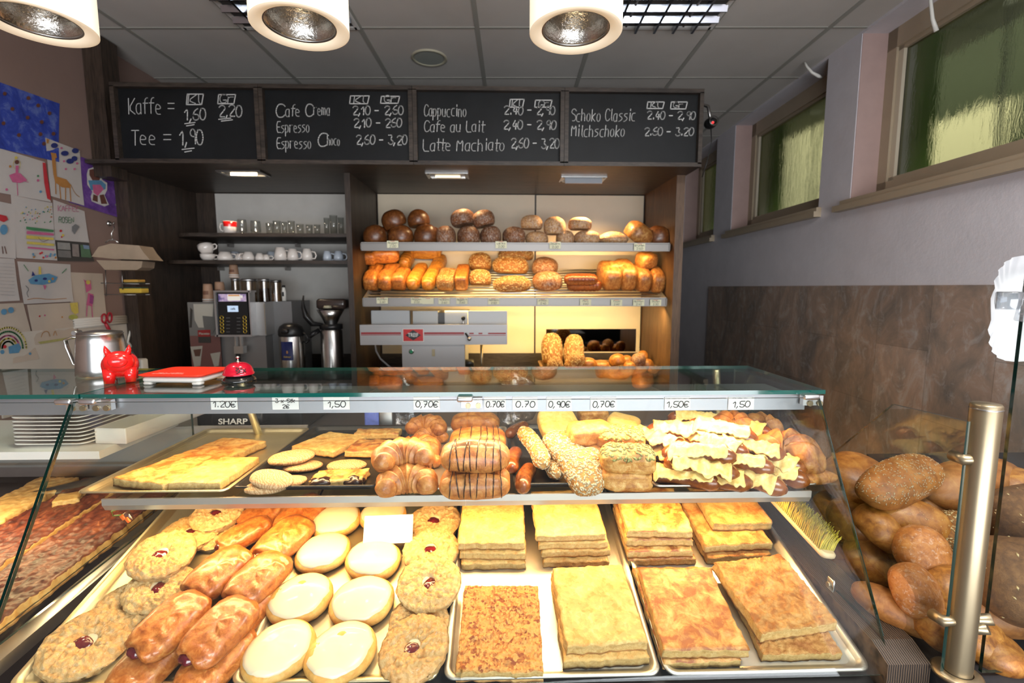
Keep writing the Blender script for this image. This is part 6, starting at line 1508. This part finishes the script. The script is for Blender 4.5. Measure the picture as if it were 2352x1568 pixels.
# filter coffee brewer with flask, cut by the divider
k = 1 / ppm(PY(765, 800, 3.16)); zc = lambda v: PY(765, v, 3.16).z - NZ; r = 24 * k
root = empty('filter_brewer', (PY(763, 800, 3.16).x, 3.16, NZ), label='steel filter coffee flask with an open black lid beside the divider', cat='coffee maker')
MB().lathe([(.0005, 0), (r, 0), (r * 1.02, .01), (r, zc(760)), (r * .8, zc(752))], 36).build('flask', steel, root)
MB().lathe([(r * .8, zc(757)), (r * 1.05, zc(755)), (r * 1.05, zc(744)), (.0005, zc(742))], 30).build('collar', black_pl, root)
MB().lathe([(r * .55, zc(744)), (r * .85, zc(728)), (r * 1.25, zc(711)), (r * 1.2, zc(711)), (r * .7, zc(730))], 32).build('filter_funnel', steel, root)
MB().rbox((.005, .05, (zc(710) + zc(686)) / 2 + .0), (.19, .13, zc(686) - zc(710)), .02).build('lid_housing', plain('smoked_lid', (.045, .03, .025), .25, coat=.4), root)
MB().lathe([(.0005, .018), (.022, .016), (.028, 0), (.0005, 0)], 18, M=Matrix.Translation((-.012, -.02, zc(707)))).build('lid_knob', plain('knob_ivory', (.42, .40, .28), .4), root)
m = MB(); m.tube([(-.045, -.02, zc(745)), (-.10, -.05, zc(742)), (-.135, -.06, zc(725)), (-.150, -.06, zc(705)), (-.150, -.06, zc(690)), (-.145, -.06, zc(678))], [.020, .036, .040, .028, .012, .009], 12, flat=.5); m.build('swing_lid', black_pl, root)
MB().tube([(-r, -.03, zc(757)), (-.10, -.06, zc(765)), (-.115, -.07, zc(772))], [.016, .016, .010], 10).build('spout', black_pl, root)
# ================================================================== LEFT WALL: drawings and rack
XWL = -2.27
COLS = {}
def colr(c, rough=.85):
    k = tuple(c)
    if k not in COLS: COLS[k] = plain('crayon_%d' % len(COLS), c, rough, var=.12, vs=40)
    return COLS[k]
def circ(u, v, a, b=None, n=12): return [(u + a * math.cos(2 * PI * k / n), v + (b or a) * math.sin(2 * PI * k / n)) for k in range(n)]
def drawing(corners, mat, shapes, label, name='drawing', dx=.0, cat='drawing', group="children's drawings on the left wall"):
    """a sheet pinned to the wall; shapes: (colour, polygon) or (colour, polyline, width)"""
    x = XWL + .0015 + dx
    q = [PX(u, v, x) for u, v in corners]
    o0 = sum(q, V()) / 4
    m = MB(); n = 6
    def f(a, b):
        p = (q[0] * (1 - a) + q[1] * a) * (1 - b) + (q[3] * (1 - a) + q[2] * a) * b
        return p - o0 + V((.004 * (b ** 3) * (.5 + a) + .0015 * nz((a * 3, b * 3, dx * 900)), 0, 0))
    m.grid(f, n, n, 0, True); k = len(m.v); m.add([p - V((.0006, 0, 0)) for p in m.v], [g[::-1] for g in m.f], 0, True)
    o = tag(m.build(name, mat, None, o0), label, cat, group)
    if shapes:
        d = MB(); mats = []
        for i, s in enumerate(shapes):
            mt = colr(s[0]); 
            if mt not in mats: mats.append(mt)
            z = .0055 + .00012 * i
            pts = [PX(u, v, x) - o0 + V((z, 0, 0)) for u, v in s[1]]
            if len(s) == 2: d.add(pts, [list(range(len(pts)))], mats.index(mt))
            else: ink_lines(d, [pts], s[2], V((1, 0, 0)), mats.index(mt), 1)
        d.build('picture', mats, o)
    return o
def wtext(s, u0, v0, u1, hp, c, r=.0016):
    a = PX(u0, v0, XWL); b = PX(u1, v0 + (u1 - u0) * .03, XWL); ux = (b - a); L = ux.length; ux.normalize(); h = (PX(u0, v0 - hp, XWL) - a).length
    return [(c, [project(p) for p in pl], r) for pl in strokes(s, a, ux, V((0, 0, 1)), L, h, .6)]
def project(p):
    d = V(p) - CAM; z = d.dot(FW); return (1176 + FPX * d.dot(RT) / z, 784 - FPX * d.dot(UP) / z)
pw = plain('drawing_paper', (.53, .49, .46), .85, var=.04); pw2 = plain('drawing_paper_warm', (.52, .44, .36), .85, var=.04)
t = NT('blue_wash'); t.set(Roughness=.8); v_ = t.vec(); t.base(t.ramp(t.noise(v_, 14, 6, .7, .6), [(.3, (.015, .03, .22)), (.52, (.03, .06, .38)), (.72, (.16, .22, .50))]))
t = NT('purple_wash'); t.set(Roughness=.8); v_ = t.vec(); t.base(t.ramp(t.noise(v_, 12, 6, .7, .6), [(.3, (.07, .022, .16)), (.52, (.14, .05, .28)), (.75, (.26, .13, .40))]))
BR, PK, RD, BL, OR, GN, YL, LB_, GY_ = (.13, .045, .03), (.55, .12, .25), (.50, .03, .04), (.02, .03, .16), (.45, .20, .05), (.06, .22, .09), (.60, .48, .10), (.10, .26, .42), (.20, .20, .20)
drawing([(-14, 184), (137, 238), (133, 372), (-14, 338)], MATS['blue_wash'], [(BR, circ(u, v, 4.5)) for u, v in ((8, 215), (85, 242), (111, 260), (5, 283), (93, 280), (90, 308), (120, 307), (98, 330), (62, 225), (40, 310), (25, 250), (60, 270))], 'blue painted sheet with brown dots, topmost on the left wall')
drawing([(-14, 336), (103, 372), (114, 464), (-14, 440)], pw, [(RD, [(95, 373), (102, 374), (112, 440), (114, 460), (106, 456), (99, 420)]), (PK, [(18, 402), (34, 396), (44, 398), (60, 414), (44, 420), (26, 418)]), (BR, circ(36, 372, 5)), (YL, circ(34, 362, 3.5)), (PK, [(33, 380), (40, 380), (39, 398), (33, 397)]), (PK, [(36, 418), (38, 448)], .0018), (PK, [(44, 414), (62, 418)], .0014), (YL, [(30, 388), (26, 376), (32, 366)], .001), (YL, [(42, 386), (44, 374), (40, 366)], .001), (PK, circ(12, 435, 3)), (OR, circ(20, 382, 3)), (LB_, circ(90, 440, 3)), (GN, circ(84, 404, 2.5)), (PK, circ(84, 414, 3))], 'drawing of a dancer in a pink skirt beside a red curtain', dx=.001)
drawing([(104, 316), (183, 346), (191, 472), (116, 450)], pw, [(OR, [(115, 352), (124, 354), (128, 405), (150, 412), (160, 424), (160, 432), (140, 430), (124, 418), (120, 400)]), (OR, [(125, 416), (126, 445)], .003), (OR, [(134, 424), (137, 456)], .003), (OR, [(148, 428), (148, 458)], .003), (OR, [(158, 430), (160, 462)], .003), (OR, [(160, 424), (170, 445), (180, 452)], .0016), (OR, [(113, 350), (126, 352), (128, 362), (118, 366)]), (OR, [(104, 318), (110, 320), (108, 330), (104, 328)])] + [(BL, circ(u, v, a, 6)) for u, v, a in ((122, 334, 8), (146, 352, 9), (170, 346, 8), (158, 370, 9), (168, 364, 7))] + [(PK, circ(u, v, 2.6)) for u, v in ((144, 370), (148, 388), (138, 340), (168, 388), (174, 375))], 'drawing of an orange giraffe under dark blue clouds', dx=.003)
wh = (.62, .58, .56)
drawing([(186, 360), (282, 394), (289, 505), (157, 464)], MATS['purple_wash'], [(wh, [(200, 388), (212, 384), (228, 390), (234, 400), (232, 412), (244, 420), (244, 436), (238, 448), (248, 470), (238, 474), (222, 468), (208, 462), (206, 450), (210, 440), (198, 424), (197, 400)]), (BR, [(203, 390), (212, 388), (226, 394), (230, 402), (226, 414), (210, 414), (203, 402)]), (LB_, [(200, 414), (230, 414), (241, 424), (240, 434), (226, 440), (206, 436)]), (PK, [(210, 424), (228, 424), (236, 434), (222, 450), (212, 442)]), (BR, [(212, 446), (222, 450), (222, 464), (210, 460)]), (BR, [(226, 448), (236, 446), (244, 468), (230, 468)]), (GY_, circ(268, 444, 3)), (GY_, circ(264, 470, 2.5))], 'purple sheet with a cut-out brown teddy bear, rightmost on the left wall', dx=.001)
drawing([(-14, 460), (35, 470), (34, 594), (-14, 590)], pw, [(RD, [(-4, 492), (12, 496), (16, 504), (6, 510), (-4, 506)]), (LB_, circ(6, 527, 9, 12)), (BR, [(8, 566), (12, 582)], .002), (BR, [(2, 566), (4, 582)], .002)], 'drawing with a red shape cut by the left picture edge', dx=.002)
dots = [(RN.choice((PK, GN, YL, LB_, OR)), circ(RN.uniform(44, 116), RN.uniform(474, 512), 1.6, n=6)) for _ in range(46)]
drawing([(25, 447), (120, 466), (129, 598), (37, 592)], pw, dots + [(GN, [(55, 520), (70, 522), (118, 528), (118, 533), (70, 529), (55, 526)]), (PK, [(56, 530), (118, 536), (118, 541), (56, 537)]), (YL, [(55, 540), (118, 546), (118, 551), (55, 548)]), (YL, [(56, 554), (119, 560), (119, 565), (56, 560)]), (PK, [(58, 566), (119, 572), (119, 575), (58, 570)]), (BR, [(82, 545), (92, 556), (106, 550)], .001)] + [(RN.choice((PK, RD, LB_, OR)), circ(RN.uniform(44, 124), RN.uniform(580, 592), 2.6, n=7)) for _ in range(14)], 'drawing of a birthday cake in green, pink and yellow layers', dx=.002)
drawing([(122, 458), (194, 485), (203, 557), (126, 551)], pw, wtext('KAFFEE', 131, 484, 178, 13, PK, .0013) + wtext('ROSEN', 132, 511, 166, 13, GN, .0014) + [(GY_, [(162, 520), (170, 514), (179, 520), (168, 538), (162, 530)]), (RD, circ(136, 530, 3)), (YL, circ(141, 540, 3)), (RD, circ(138, 544, 2))], 'white sheet reading KAFFEE ROSEN with a grey heart', dx=.0015)
drawing([(126, 551), (204, 558), (214, 600), (130, 599)], plain('photo_print', (.06, .055, .05), .5), [((.30, .29, .27), [(129, 556), (158, 558), (160, 574), (130, 572)]), ((.18, .17, .16), [(130, 574), (160, 576), (161, 592), (131, 590)]), ((.26, .22, .20), [(163, 560), (178, 561), (180, 590), (164, 588)]), ((.10, .18, .10), [(182, 562), (202, 564), (208, 592), (184, 590)]), ((.20, .28, .40), [(188, 562), (202, 564), (203, 572), (190, 571)])], 'dark photo collage print pinned below the KAFFEE ROSEN sheet', 'photo_print', .004, 'print')
drawing([(-14, 592), (33, 594), (43, 690), (-14, 693)], pw, [((.35, .34, .34), [(-8, v), (30, v + 2)], .0007) for v in range(604, 684, 8)], 'typed notice sheet with faint lines at the left picture edge', 'notice', .002, 'notice')
drawing([(40, 600), (162, 607), (166, 692), (54, 698)], pw, [(LB_, [(62, 643), (78, 632), (110, 628), (130, 636), (124, 648), (96, 654), (68, 652)]), (BL, [(70, 634), (72, 622), (78, 632)]), (YL, [(86, 630), (86, 612), (91, 612), (92, 630)]), (GN, [(52, 608), (62, 622)], .0018), (GN, [(150, 617), (140, 627)], .0018), (PK, [(96, 654), (104, 656), (100, 666)]), (GY_, [(56, 656), (64, 664), (58, 672), (62, 682)], .0016), (OR, [(60, 688), (80, 684), (110, 688), (150, 685)], .0014), (OR, circ(118, 640, 3)), (BL, circ(80, 644, 4, 3)), (BL, circ(100, 640, 5, 3)), (YL, circ(110, 646, 3))], 'drawing of a blue airship with green arrows', dx=.004)
drawing([(160, 625), (236, 628), (244, 736), (163, 734)], pw2, [(PK, [(192, 644), (206, 644), (208, 664), (196, 672)]), (YL, circ(200, 648, 5)), (PK, [(200, 672), (212, 676), (210, 704), (196, 700)]), ((.30, .06, .22), [(204, 676), (213, 680), (211, 698), (203, 696)]), (PK, [(198, 700), (196, 726)], .003), (PK, [(208, 700), (210, 728)], .003), (PK, [(190, 642), (196, 654)], .002)], 'drawing of a small figure in a pink dress on pale paper', dx=.002)
rb = [(c, [(26 + a * math.cos(q) * 1.0 - 10, 800 + a * 1.15 * math.sin(q)) for q in [PI + PI * k / 12 for k in range(13)]], .0038) for c, a in (((.58, .50, .16), 42), (GN, 34), (PK, 26), (YL, 20), (GN, 14))]
drawing([(-14, 698), (53, 695), (87, 824), (-14, 842)], pw2, rb + [(LB_, [(16, 796), (40, 788), (46, 798), (40, 810), (18, 812)]), (LB_, circ(6, 716, 7)), (LB_, circ(22, 712, 7)), (RD, circ(8, 796, 4)), (LB_, circ(66, 812, 3)), (LB_, circ(2, 808, 5))], 'drawing of a rainbow with blue clouds, lowest at the left', dx=.003)
drawing([(62, 700), (178, 694), (181, 776), (80, 792)], pw2, [(YL, [(158, 696), (176, 694), (178, 718), (170, 722), (162, 714)]), ((.42, .42, .10), circ(166, 728, 11, 6)), (BR, [(172, 734), (176, 762)], .0022), (OR, [(92, 774), (96, 762), (108, 760), (112, 772)], .0016), (OR, [(120, 770), (124, 758), (128, 770)], .0016), ((.40, .38, .14), [(84, 785), (172, 772), (176, 776), (90, 790)]), (RD, circ(88, 726, 2)), (PK, circ(100, 724, 2)), (OR, circ(140, 728, 2))], 'drawing with a yellow sun and a tree above the steel jug', dx=.005)
# white splashback with a ribbed edge below the drawings
x = XWL
m = MB(); q = [PX(40, 770, x), PX(308, 726, x)]; m.bb((x, PX(-20, 760, x).y, .93), (x + .008, PX(306, 735, x).y, PX(200, 748, x).z)); o = m.struct('wall_splashback', plain('white_tile', (.60, .55, .48), .35))
m = MB(); y0, y1 = PX(165, 745, x).y, PX(303, 735, x).y
for k in range(4): m.cyl((x + .008, y0, PX(200, 748, x).z + .012 * k), (x + .008, y1, PX(200, 748, x).z + .012 * k), .009, 10)
o = m.struct('trim_2', plain('white_ribbed', (.62, .58, .52), .4)); o['label'] = 'ribbed white edge strip of the splashback'
m = MB(); m.bb((XWL + .012, 1.5, 0), (-1.72, 2.95, .90)); m.one('sink_counter', plain('sink_counter', (.35, .33, .30), .4), 'low side counter along the left wall', 'counter')
# hanging rack: hook, hanger wire, paper bags, wire shelf with sponges
YR = 2.62
def pr(u, v, y=YR): return PY(u, v, y)
root = empty('hanging_rack', pr(270, 600), label='chrome wire rack hanging on a wall hook below the purple sheet', cat='rack'); mo = V(root.location)
m = MB(); h0 = PX(248, 513, XWL); m.lathe([(.014, 0), (.016, .006), (.010, .014), (.0005, .016)], 16, M=Matrix.Translation(h0 - mo) @ Matrix.Rotation(PI / 2, 4, 'Y')); m.tube([h0 - mo, h0 + V((.03, 0, -.005)) - mo, h0 + V((.035, 0, .008)) - mo], .004, 8); m.build('wall_hook', steel, root)
m = MB(); m.tube([h0 + V((.03, 0, -.002)) - mo, pr(262, 524) - mo, pr(256, 536) - mo, pr(258, 552) - mo], .003, 6); m.tube([pr(242, 557) - mo, pr(252, 551) - mo, pr(264, 551) - mo, pr(272, 557) - mo], .004, 6); m.build('hanger_wire', steel, root)
m = MB()
for a, b in (((242, 618), (244, 680)), ((280, 618), (282, 665)), ((232, 650), (320, 652)), ((240, 676), (312, 677))): m.tube([pr(*a) - mo, pr(*b) - mo], .0025, 6)
for v in (651, 677):
    for u in range(246, 316, 10): m.tube([pr(u, v) - mo, pr(u, v) + V((0, .09, 0)) - mo], .0018, 5)
    m.tube([pr(240, v) + V((0, .09, 0)) - mo, pr(316, v) + V((0, .09, 0)) - mo], .0025, 6)
m.build('wire_shelf', steel_dk, root)
bagk = plain('kraft_bag', (.30, .225, .155), .8, var=.12, vs=12, bump=.2, bs=20); bagd = plain('kraft_bag_shade', (.21, .185, .14), .8, var=.1, vs=12)
def paperbag(pts, d, lab):
    q = [PY(u, v, YR - .03) for u, v in pts]; c = sum(q, V()) / len(q); m = MB()
    m.prism([(p.x - c.x, p.z - c.z) for p in q], -.02, d, 0, 'y')
    return m.one('paper_bags', bagk, lab, 'paper bags', c, (0, 0, R(6)), group='paper bags on the wall rack')
paperbag([(262, 560), (322, 564), (332, 580), (346, 597), (268, 595), (222, 590), (236, 568)], .10, 'upper folded pack of brown paper bags on the wall rack')
paperbag([(232, 598), (330, 600), (328, 614), (318, 620), (250, 620)], .09, 'lower pack of brown paper bags on the wall rack')
yl = plain('sponge_yellow', (.62, .42, .05), .9, bump=.5, bs=120); yl2 = plain('sponge_scourer', (.04, .07, .04), .9)
for i, (u, v, w_, h_, vs_, lab) in enumerate(((296, 644, 34, 8, 651, 'orange-yellow sponge on the upper wire shelf'), (296, 668, 50, 14, 677, 'bright yellow sponge on the lower wire shelf'))):
    c = pr(u, vs_); k = 1 / ppm(c); root = empty('sponge', c + V((0, .04, .003)), label=lab, cat='sponge', group='sponges on the wire rack')
    MB().rbox((0, 0, h_ * k * .6), (w_ * k, .06, h_ * k * .8), .006).build('foam', (plain('sponge_orange', (.60, .33, .06), .9, bump=.5, bs=120), yl)[i], root); MB().rbox((0, 0, h_ * k * (.1 if i == 0 else 1.05)), (w_ * k, .06, h_ * k * .2), .004).build('scourer', yl2, root)
# scissors, brush, tap, soap
root = empty('scissors', PX(247, 740, XWL + .02), label='scissors with red handles hanging on the left wall', cat='scissors'); mo = V(root.location); px_ = lambda u, v, d=.02: PX(u, v, XWL + d) - mo
m = MB()
for uc, vc, a, b in ((239, 731, 5.5, 10), (252, 729, 5, 11)): m.tube([px_(*p) for p in circ(uc, vc, a, b, 14)] + [px_(uc + a, vc)], .0045, 8)
m.tube([px_(242, 742), px_(250, 756), px_(254, 764)], [.008, .009, .006], 8); m.build('handle', plain('scissor_red', (.40, .015, .03), .35), root)
m = MB(); m.tube([px_(253, 760), px_(258, 795)], [.007, .003], 6, flat=.3); m.build('blade', steel_dk, root)
m = MB(); m.tube([PX(u, v, XWL + .022) for u, v in ((295, 708), (299, 728), (301, 755), (296, 775), (294, 785), (300, 794), (308, 797))], [.006, .009, .009, .008, .008, .011, .007], 8, flat=.5); m.cyl(PX(295, 709, XWL + .024), PX(295, 709, XWL - .004), .004, 8); m.one('dish_brush', white_pl, 'white dish brush hanging beside the scissors', 'brush')
m = MB(); m.tube([PY(u, v, 2.55) for u, v in ((262, 812), (272, 796), (286, 796), (300, 808), (310, 826), (315, 842))], .011, 10); m.tube([PY(262, 812, 2.55), V((PY(262, 812, 2.55).x, 2.55, .90))], .012, 10); m.one('tap', plain('tap_chrome', (.5, .5, .5), .12, 1), 'curved chrome tap behind the piggy bank', 'tap')
c = PY(324, 845, 2.6); m = MB(); m.rbox((0, 0, (c.z + .05 - .9) / 2), (.05, .05, c.z + .05 - .9), .01); m.one('soap_box', white_pl, 'small white box beside the chrome tap', 'box', (c.x, 2.6, .90))
# ================================================================== RIGHT BREAD DISPLAY
HB = math.atan(.455); HP = V((0, .80, .862)); HN = V((0, -math.sin(HB), math.cos(HB))); HD = V((0, math.cos(HB), math.sin(HB)))
def PH_(u, v, off=0.0): return PPL(u, v, HP + HN * off, HN)
m = MB(); m.bb((XB + .06, .56, .0), (1.84, 1.5, .858)); m.one('bread_counter', plain('bread_counter_dark', (.022, .022, .026), .55, bump=.15, bs=200), 'dark counter under the heap of loose bread at the right', 'counter')
m = MB(); m.prism([(.80, .859), (1.27, .859), (1.27, .859 + .47 * .455 - .006)], 1.02, 1.80, 0, 'x'); m.one('bread_ramp', black_pl, 'dark sloping board under the heap of bread', 'board')
hr = lambda yaw=0, tx=0, ty=0: (Matrix.Rotation(HB, 3, 'X') @ Matrix.Rotation(R(yaw), 3, 'Z') @ Matrix.Rotation(R(tx), 3, 'X') @ Matrix.Rotation(R(ty), 3, 'Y')).to_euler()
H_roll = [loaf_mb(.5, .5, .34, s, 1, .85, -.7, (36, 18), .05).mesh('bread_roll', b_roll) for s in (1, 2)]
H_dust = loaf_mb(.5, .5, .36, 3, 1, .85, -.7, (36, 18), .04).mesh('bread_roll', crust('dusted_roll', (.26, .09, .03), (.48, .20, .07), (.60, .32, .14), 8, .28, .74, .5, .25, 60, flour=.32))
H_long = [loaf_mb(.5, .22, .19, s, .9, .9, -.7, (44, 18), .05).mesh('long_loaf', b_rollb) for s in (4, 5)]
H_ses = loaf_mb(.5, .30, .20, 6, .95, .9, -.7, (40, 18), .04).mesh('sesame_roll', b_roll); H_ses_s = seeds_on(H_ses, plain('sesame', (.72, .55, .28), .6), 200, .009, .005, 2, -.05)
H_grain = loaf_mb(.5, .21, .19, 7, .8, .9, -.7, (44, 20), .05).mesh('grain_baguette', b_rollb); H_grain_s = seeds_on(H_grain, s_mix, 520, .014, .006, 3, .12)
H_rye = loaf_mb(.5, .36, .34, 8, .5, .6, -.8, (40, 20), .05).mesh('rye_loaf', b_grain); H_rye_s = seeds_on(H_rye, s_oat, 60, .018, .009, 4, .2)
GH = 'loose bread in the right-hand heap'
def heap(nm, me, u, v, s, off, lab, rot=(0, 0, 0), kids=(), cat='roll'):
    p = PH_(u, v, off + .02) - HN * .02
    if u < 2000 and p.x < .84:                # seen through the side pane: lies further back on the counter
        q = PX(u, v, .785 + s * .34); s *= (q - CAM).dot(FW) / (p - CAM).dot(FW); p = q - V((0, 0, s * .2))
        p.z = max(p.z, .862)
    o = mesh_obj(nm, me, None, p, hr(*rot)); o.scale = (s,) * 3; tag(o, lab, cat, GH)
    for n_, k_ in kids:
        c = mesh_obj(n_, k_, o)
        if n_ == 'seeds': c['kind'] = 'stuff'
    return o
heap('bread_roll', H_dust, 2103, 1250, .104, .055, 'big round roll with a floury dusted spot, in the middle of the heap', (20, 38, -12))
heap('bread_roll', H_dust, 2078, 1346, .102, .045, 'round roll with a floury dusted spot, below the big one', (70, 40, -10))
heap('bread_roll', H_roll[0], 2165, 1350, .102, .035, 'round roll half hidden by the post, right of the dusted ones', (0, 30, 20))
heap('sesame_roll', H_ses, 2092, 1184, .150, .066, 'long oval sesame roll above the big dusted roll', (-28, 20, 0), [('seeds', H_ses_s)])
heap('bread_roll', H_roll[1], 2005, 1216, .112, .035, 'smooth oval roll left of the big dusted roll', (40, 20, 30))
heap('bread_roll', H_roll[0], 1992, 1278, .118, .010, 'shiny oval roll behind the glass edge, below the smooth one', (20, 10, 10))
heap('long_loaf', H_long[0], 1975, 1328, .170, .0, 'long pale loaf at the bottom left of the heap', (-18, 0, 0), (), 'loaf')
heap('long_loaf', H_long[1], 2058, 1400, .150, .0, 'pale long roll under the lower dusted roll', (-40, 0, 0), (), 'loaf')
heap('bread_roll', H_roll[1], 2140, 1438, .096, .010, 'pale split roll left of the foot of the post', (40, 20, 20))
heap('bread_roll', H_roll[0], 2240, 1455, .086, .012, 'pale roll just right of the foot of the post', (90, 10, -20))
heap('bread_roll', H_roll[1], 2285, 1500, .088, .0, 'pale roll lying lowest at the right of the post', (20, 0, 10))
heap('grain_baguette', H_grain, 2062, 1112, .235, .100, 'long seeded loaf lying across the top of the heap', (22, 0, 0), [('seeds', H_grain_s)], 'loaf')
heap('bread_roll', H_roll[0], 1962, 1112, .150, .030, 'brown round loaf at the top left of the heap', (0, 0, 0), (), 'loaf')
heap('bread_roll', H_roll[1], 1925, 1180, .130, .020, 'roll behind the right side pane above the hand brush', (30, 0, 0))
heap('bread_roll', H_roll[0], 1960, 1190, .120, .020, 'orange-brown roll between the side pane and the smooth oval roll', (70, 0, 0))
heap('long_loaf', H_long[0], 1930, 1260, .19, .010, 'long loaf seen through the side pane below the rolls', (-20, 0, 0), (), 'loaf')
heap('long_loaf', H_long[1], 2158, 1146, .22, .02, 'long brown loaf under the big one behind the post', (22, 0, 0), (), 'loaf')
heap('long_loaf', H_long[0], 2225, 1122, .27, .055, 'very long brown loaf running behind the post at the top', (12, 0, 0), (), 'loaf')
heap('grain_roll', L_seed, 2182, 1236, .115, .030, 'rough grain roll half hidden behind the post', (0, 20, 0), [('seeds', L_seed_s)])
heap('rye_loaf', H_rye, 2322, 1190, .17, .045, 'dark rye loaf at the right picture edge, upper one', (8, 20, 0), [('seeds', H_rye_s)], 'loaf')
heap('rye_loaf', H_rye, 2318, 1310, .215, .050, 'large dark rye loaf with a netted crust at the right picture edge', (-6, 42, 0), [('seeds', H_rye_s)], 'loaf')
heap('long_loaf', H_long[1], 2320, 1410, .20, .015, 'dark brown loaf in shade below the rye loaves', (0, 0, 0), (), 'loaf')
heap('bread_roll', H_roll[1], 2335, 1130, .12, .07, 'brown roll at the right picture edge above the rye loaves', (0, 0, 0))
# post with clamps
c = PZ(2197, 1548, .862)
root = empty('barrier_post', c, label='brushed brass-coloured round post on the bread counter', cat='post'); zt_ = PY(2268, 925, c.y).z - .862
MB().lathe([(.0005, .0), (.036, 0), (.036, .004), (.032, .007), (.022, .008)], 40).build('base_flange', brass, root)
MB().lathe([(.0205, .007), (.0205, zt_ - .004), (.0190, zt_ - .001), (.0005, zt_)], 40).build('tube', brass, root)
MB().lathe([(.0212, zt_ - .010), (.0212, zt_ - .009), (.0205, zt_ - .008)], 40).build('cap_joint', steel_dk, root)
for (u, v, du, dv, lab) in ((2212, 1055, -24, -10, 0), (2165, 1425, -24, -16, 0), (2248, 1422, 32, 0, 1), (2242, 1443, 28, 0, 1)):
    p = PY(u, v, c.y) - c; q = PY(u + du, v + dv, c.y + (.02 if not lab else -.01)) - c
    m = MB(); m.tube([V((0, 0, p.z)), p, q], [.008, .0095, .0095], 16); m.build('clamp', brass, root)
def pane2(name, pts, x0, x1, axis, lab):
    m = MB(); m.prism(pts, x0, x1, 0, axis); o = m.build(name, [pane, gl_edge_dk])
    for p in o.data.polygons:
        if abs(p.normal['xyz'.index(axis)]) < .5: p.material_index = 1
    return tag(o, lab, 'glass pane', 'glass panes around the heap of bread')
xp = c.x - .028
P1, P2, P3 = PX(2225, 968, xp), PX(2052, 928, xp), PX(1890, 1060, xp)
pane2('glass_divider', [(P1.y, .866), (P1.y, P1.z), (P2.y, P2.z), (P3.y, P3.z), (1.42, 1.16), (1.42, .866)], xp - .003, xp + .003, 'x', 'low glass panel with a cut-off corner running back from the post')
xr = PY(2246, 1540, c.y).x + .004; zr = PY(2335, 632, c.y).z
pane2('glass_screen', [(xr, .866), (xr, zr), (1.5, zr), (1.5, .866)], c.y - .003, c.y + .003, 'y', 'tall glass screen right of the post, carrying a clear card holder')
# clear card holder clamped on the screen and a white cardboard plate behind it
p = PY(2322, 690, c.y)
root = empty('card_holder', p, label='clear plastic clamp holder on the edge of the tall glass screen', cat='holder')
MB().lathe([(.014, -.014), (.016, -.004), (.016, .012), (.0145, .014), (.0145, -.012), (.001, -.013)], 24, M=Matrix.Translation((-.012, -.008, 0))).build('ring', plast_clear, root)
m = MB(); m.rbox((.018, -.008, .004), (.024, .006, .075), .003, 0, (0, R(10), 0))
for k in range(6): m.box((.018 + .002 * (k - 2), -.012, -.022 + .010 * k), (.022, .003, .003), 0, (0, R(10), 0))
m.build('ribbed_arm', plast_clear, root)
a = PY(2352, 710, c.y + .03)
m = MB(); nU = 90
def pf(u, v):
    q = 2 * PI * u; sx_, sz_ = .062, .088; e = v
    cx = math.copysign(abs(math.cos(q)) ** .6, math.cos(q)); cz = math.copysign(abs(math.sin(q)) ** .6, math.sin(q))
    rim = max(0, (e - .62) / .38)
    return V((sx_ * cx * e, -.014 * rim - .0022 * rim * math.sin(q * 22), sz_ * cz * e))
m.grid(pf, nU, 10, 0, True, wrap=True); m.one('cardboard_plate', plain('white_cardboard', (.46, .46, .47), .7), 'fluted white cardboard plate behind the tall glass screen', 'plate', a + V((.012, .02, 0)))
# hand brush lying on the ledge beside the right tray
a, b = PX(1806, 1176, .672), PX(1872, 1246, .672)
cen = (a + b) / 2; d_ = (a - b)
root = empty('hand_brush', cen + V((0, 0, -.004)), (V((1, 0, 0)).rotation_difference((b - a).normalized())).to_euler(), 'wooden hand brush with yellow bristles lying beside the right tray', 'brush')
MB().rbox((-.03, 0, .006), (.26, .034, .013), .012, n=5).build('handle', plain('beech', (.62, .47, .27), .5, var=.1, vs=20), root)
rnd = random.Random(9); m = MB()
for k in range(32):
    for j in range(9):
        x, y = -.085 + .170 * k / 31, -.015 + .030 * j / 8
        for q in range(3):
            dx_, dy_ = rnd.gauss(0, .0028), rnd.gauss(0, .0028); z = .036 + rnd.uniform(-.004, .004)
            m.tube([(x, y, .012), (x + dx_ * .4, y + dy_ * .4, .03), (x + dx_ + .004, y + dy_ * 1.6, .012 + z)], [.0017, .0017, .0009], 4, caps=False)
o = m.build('bristles', plain('bristle_yellow', (.58, .47, .05), .7, var=.3, vs=60), root); o['kind'] = 'stuff'
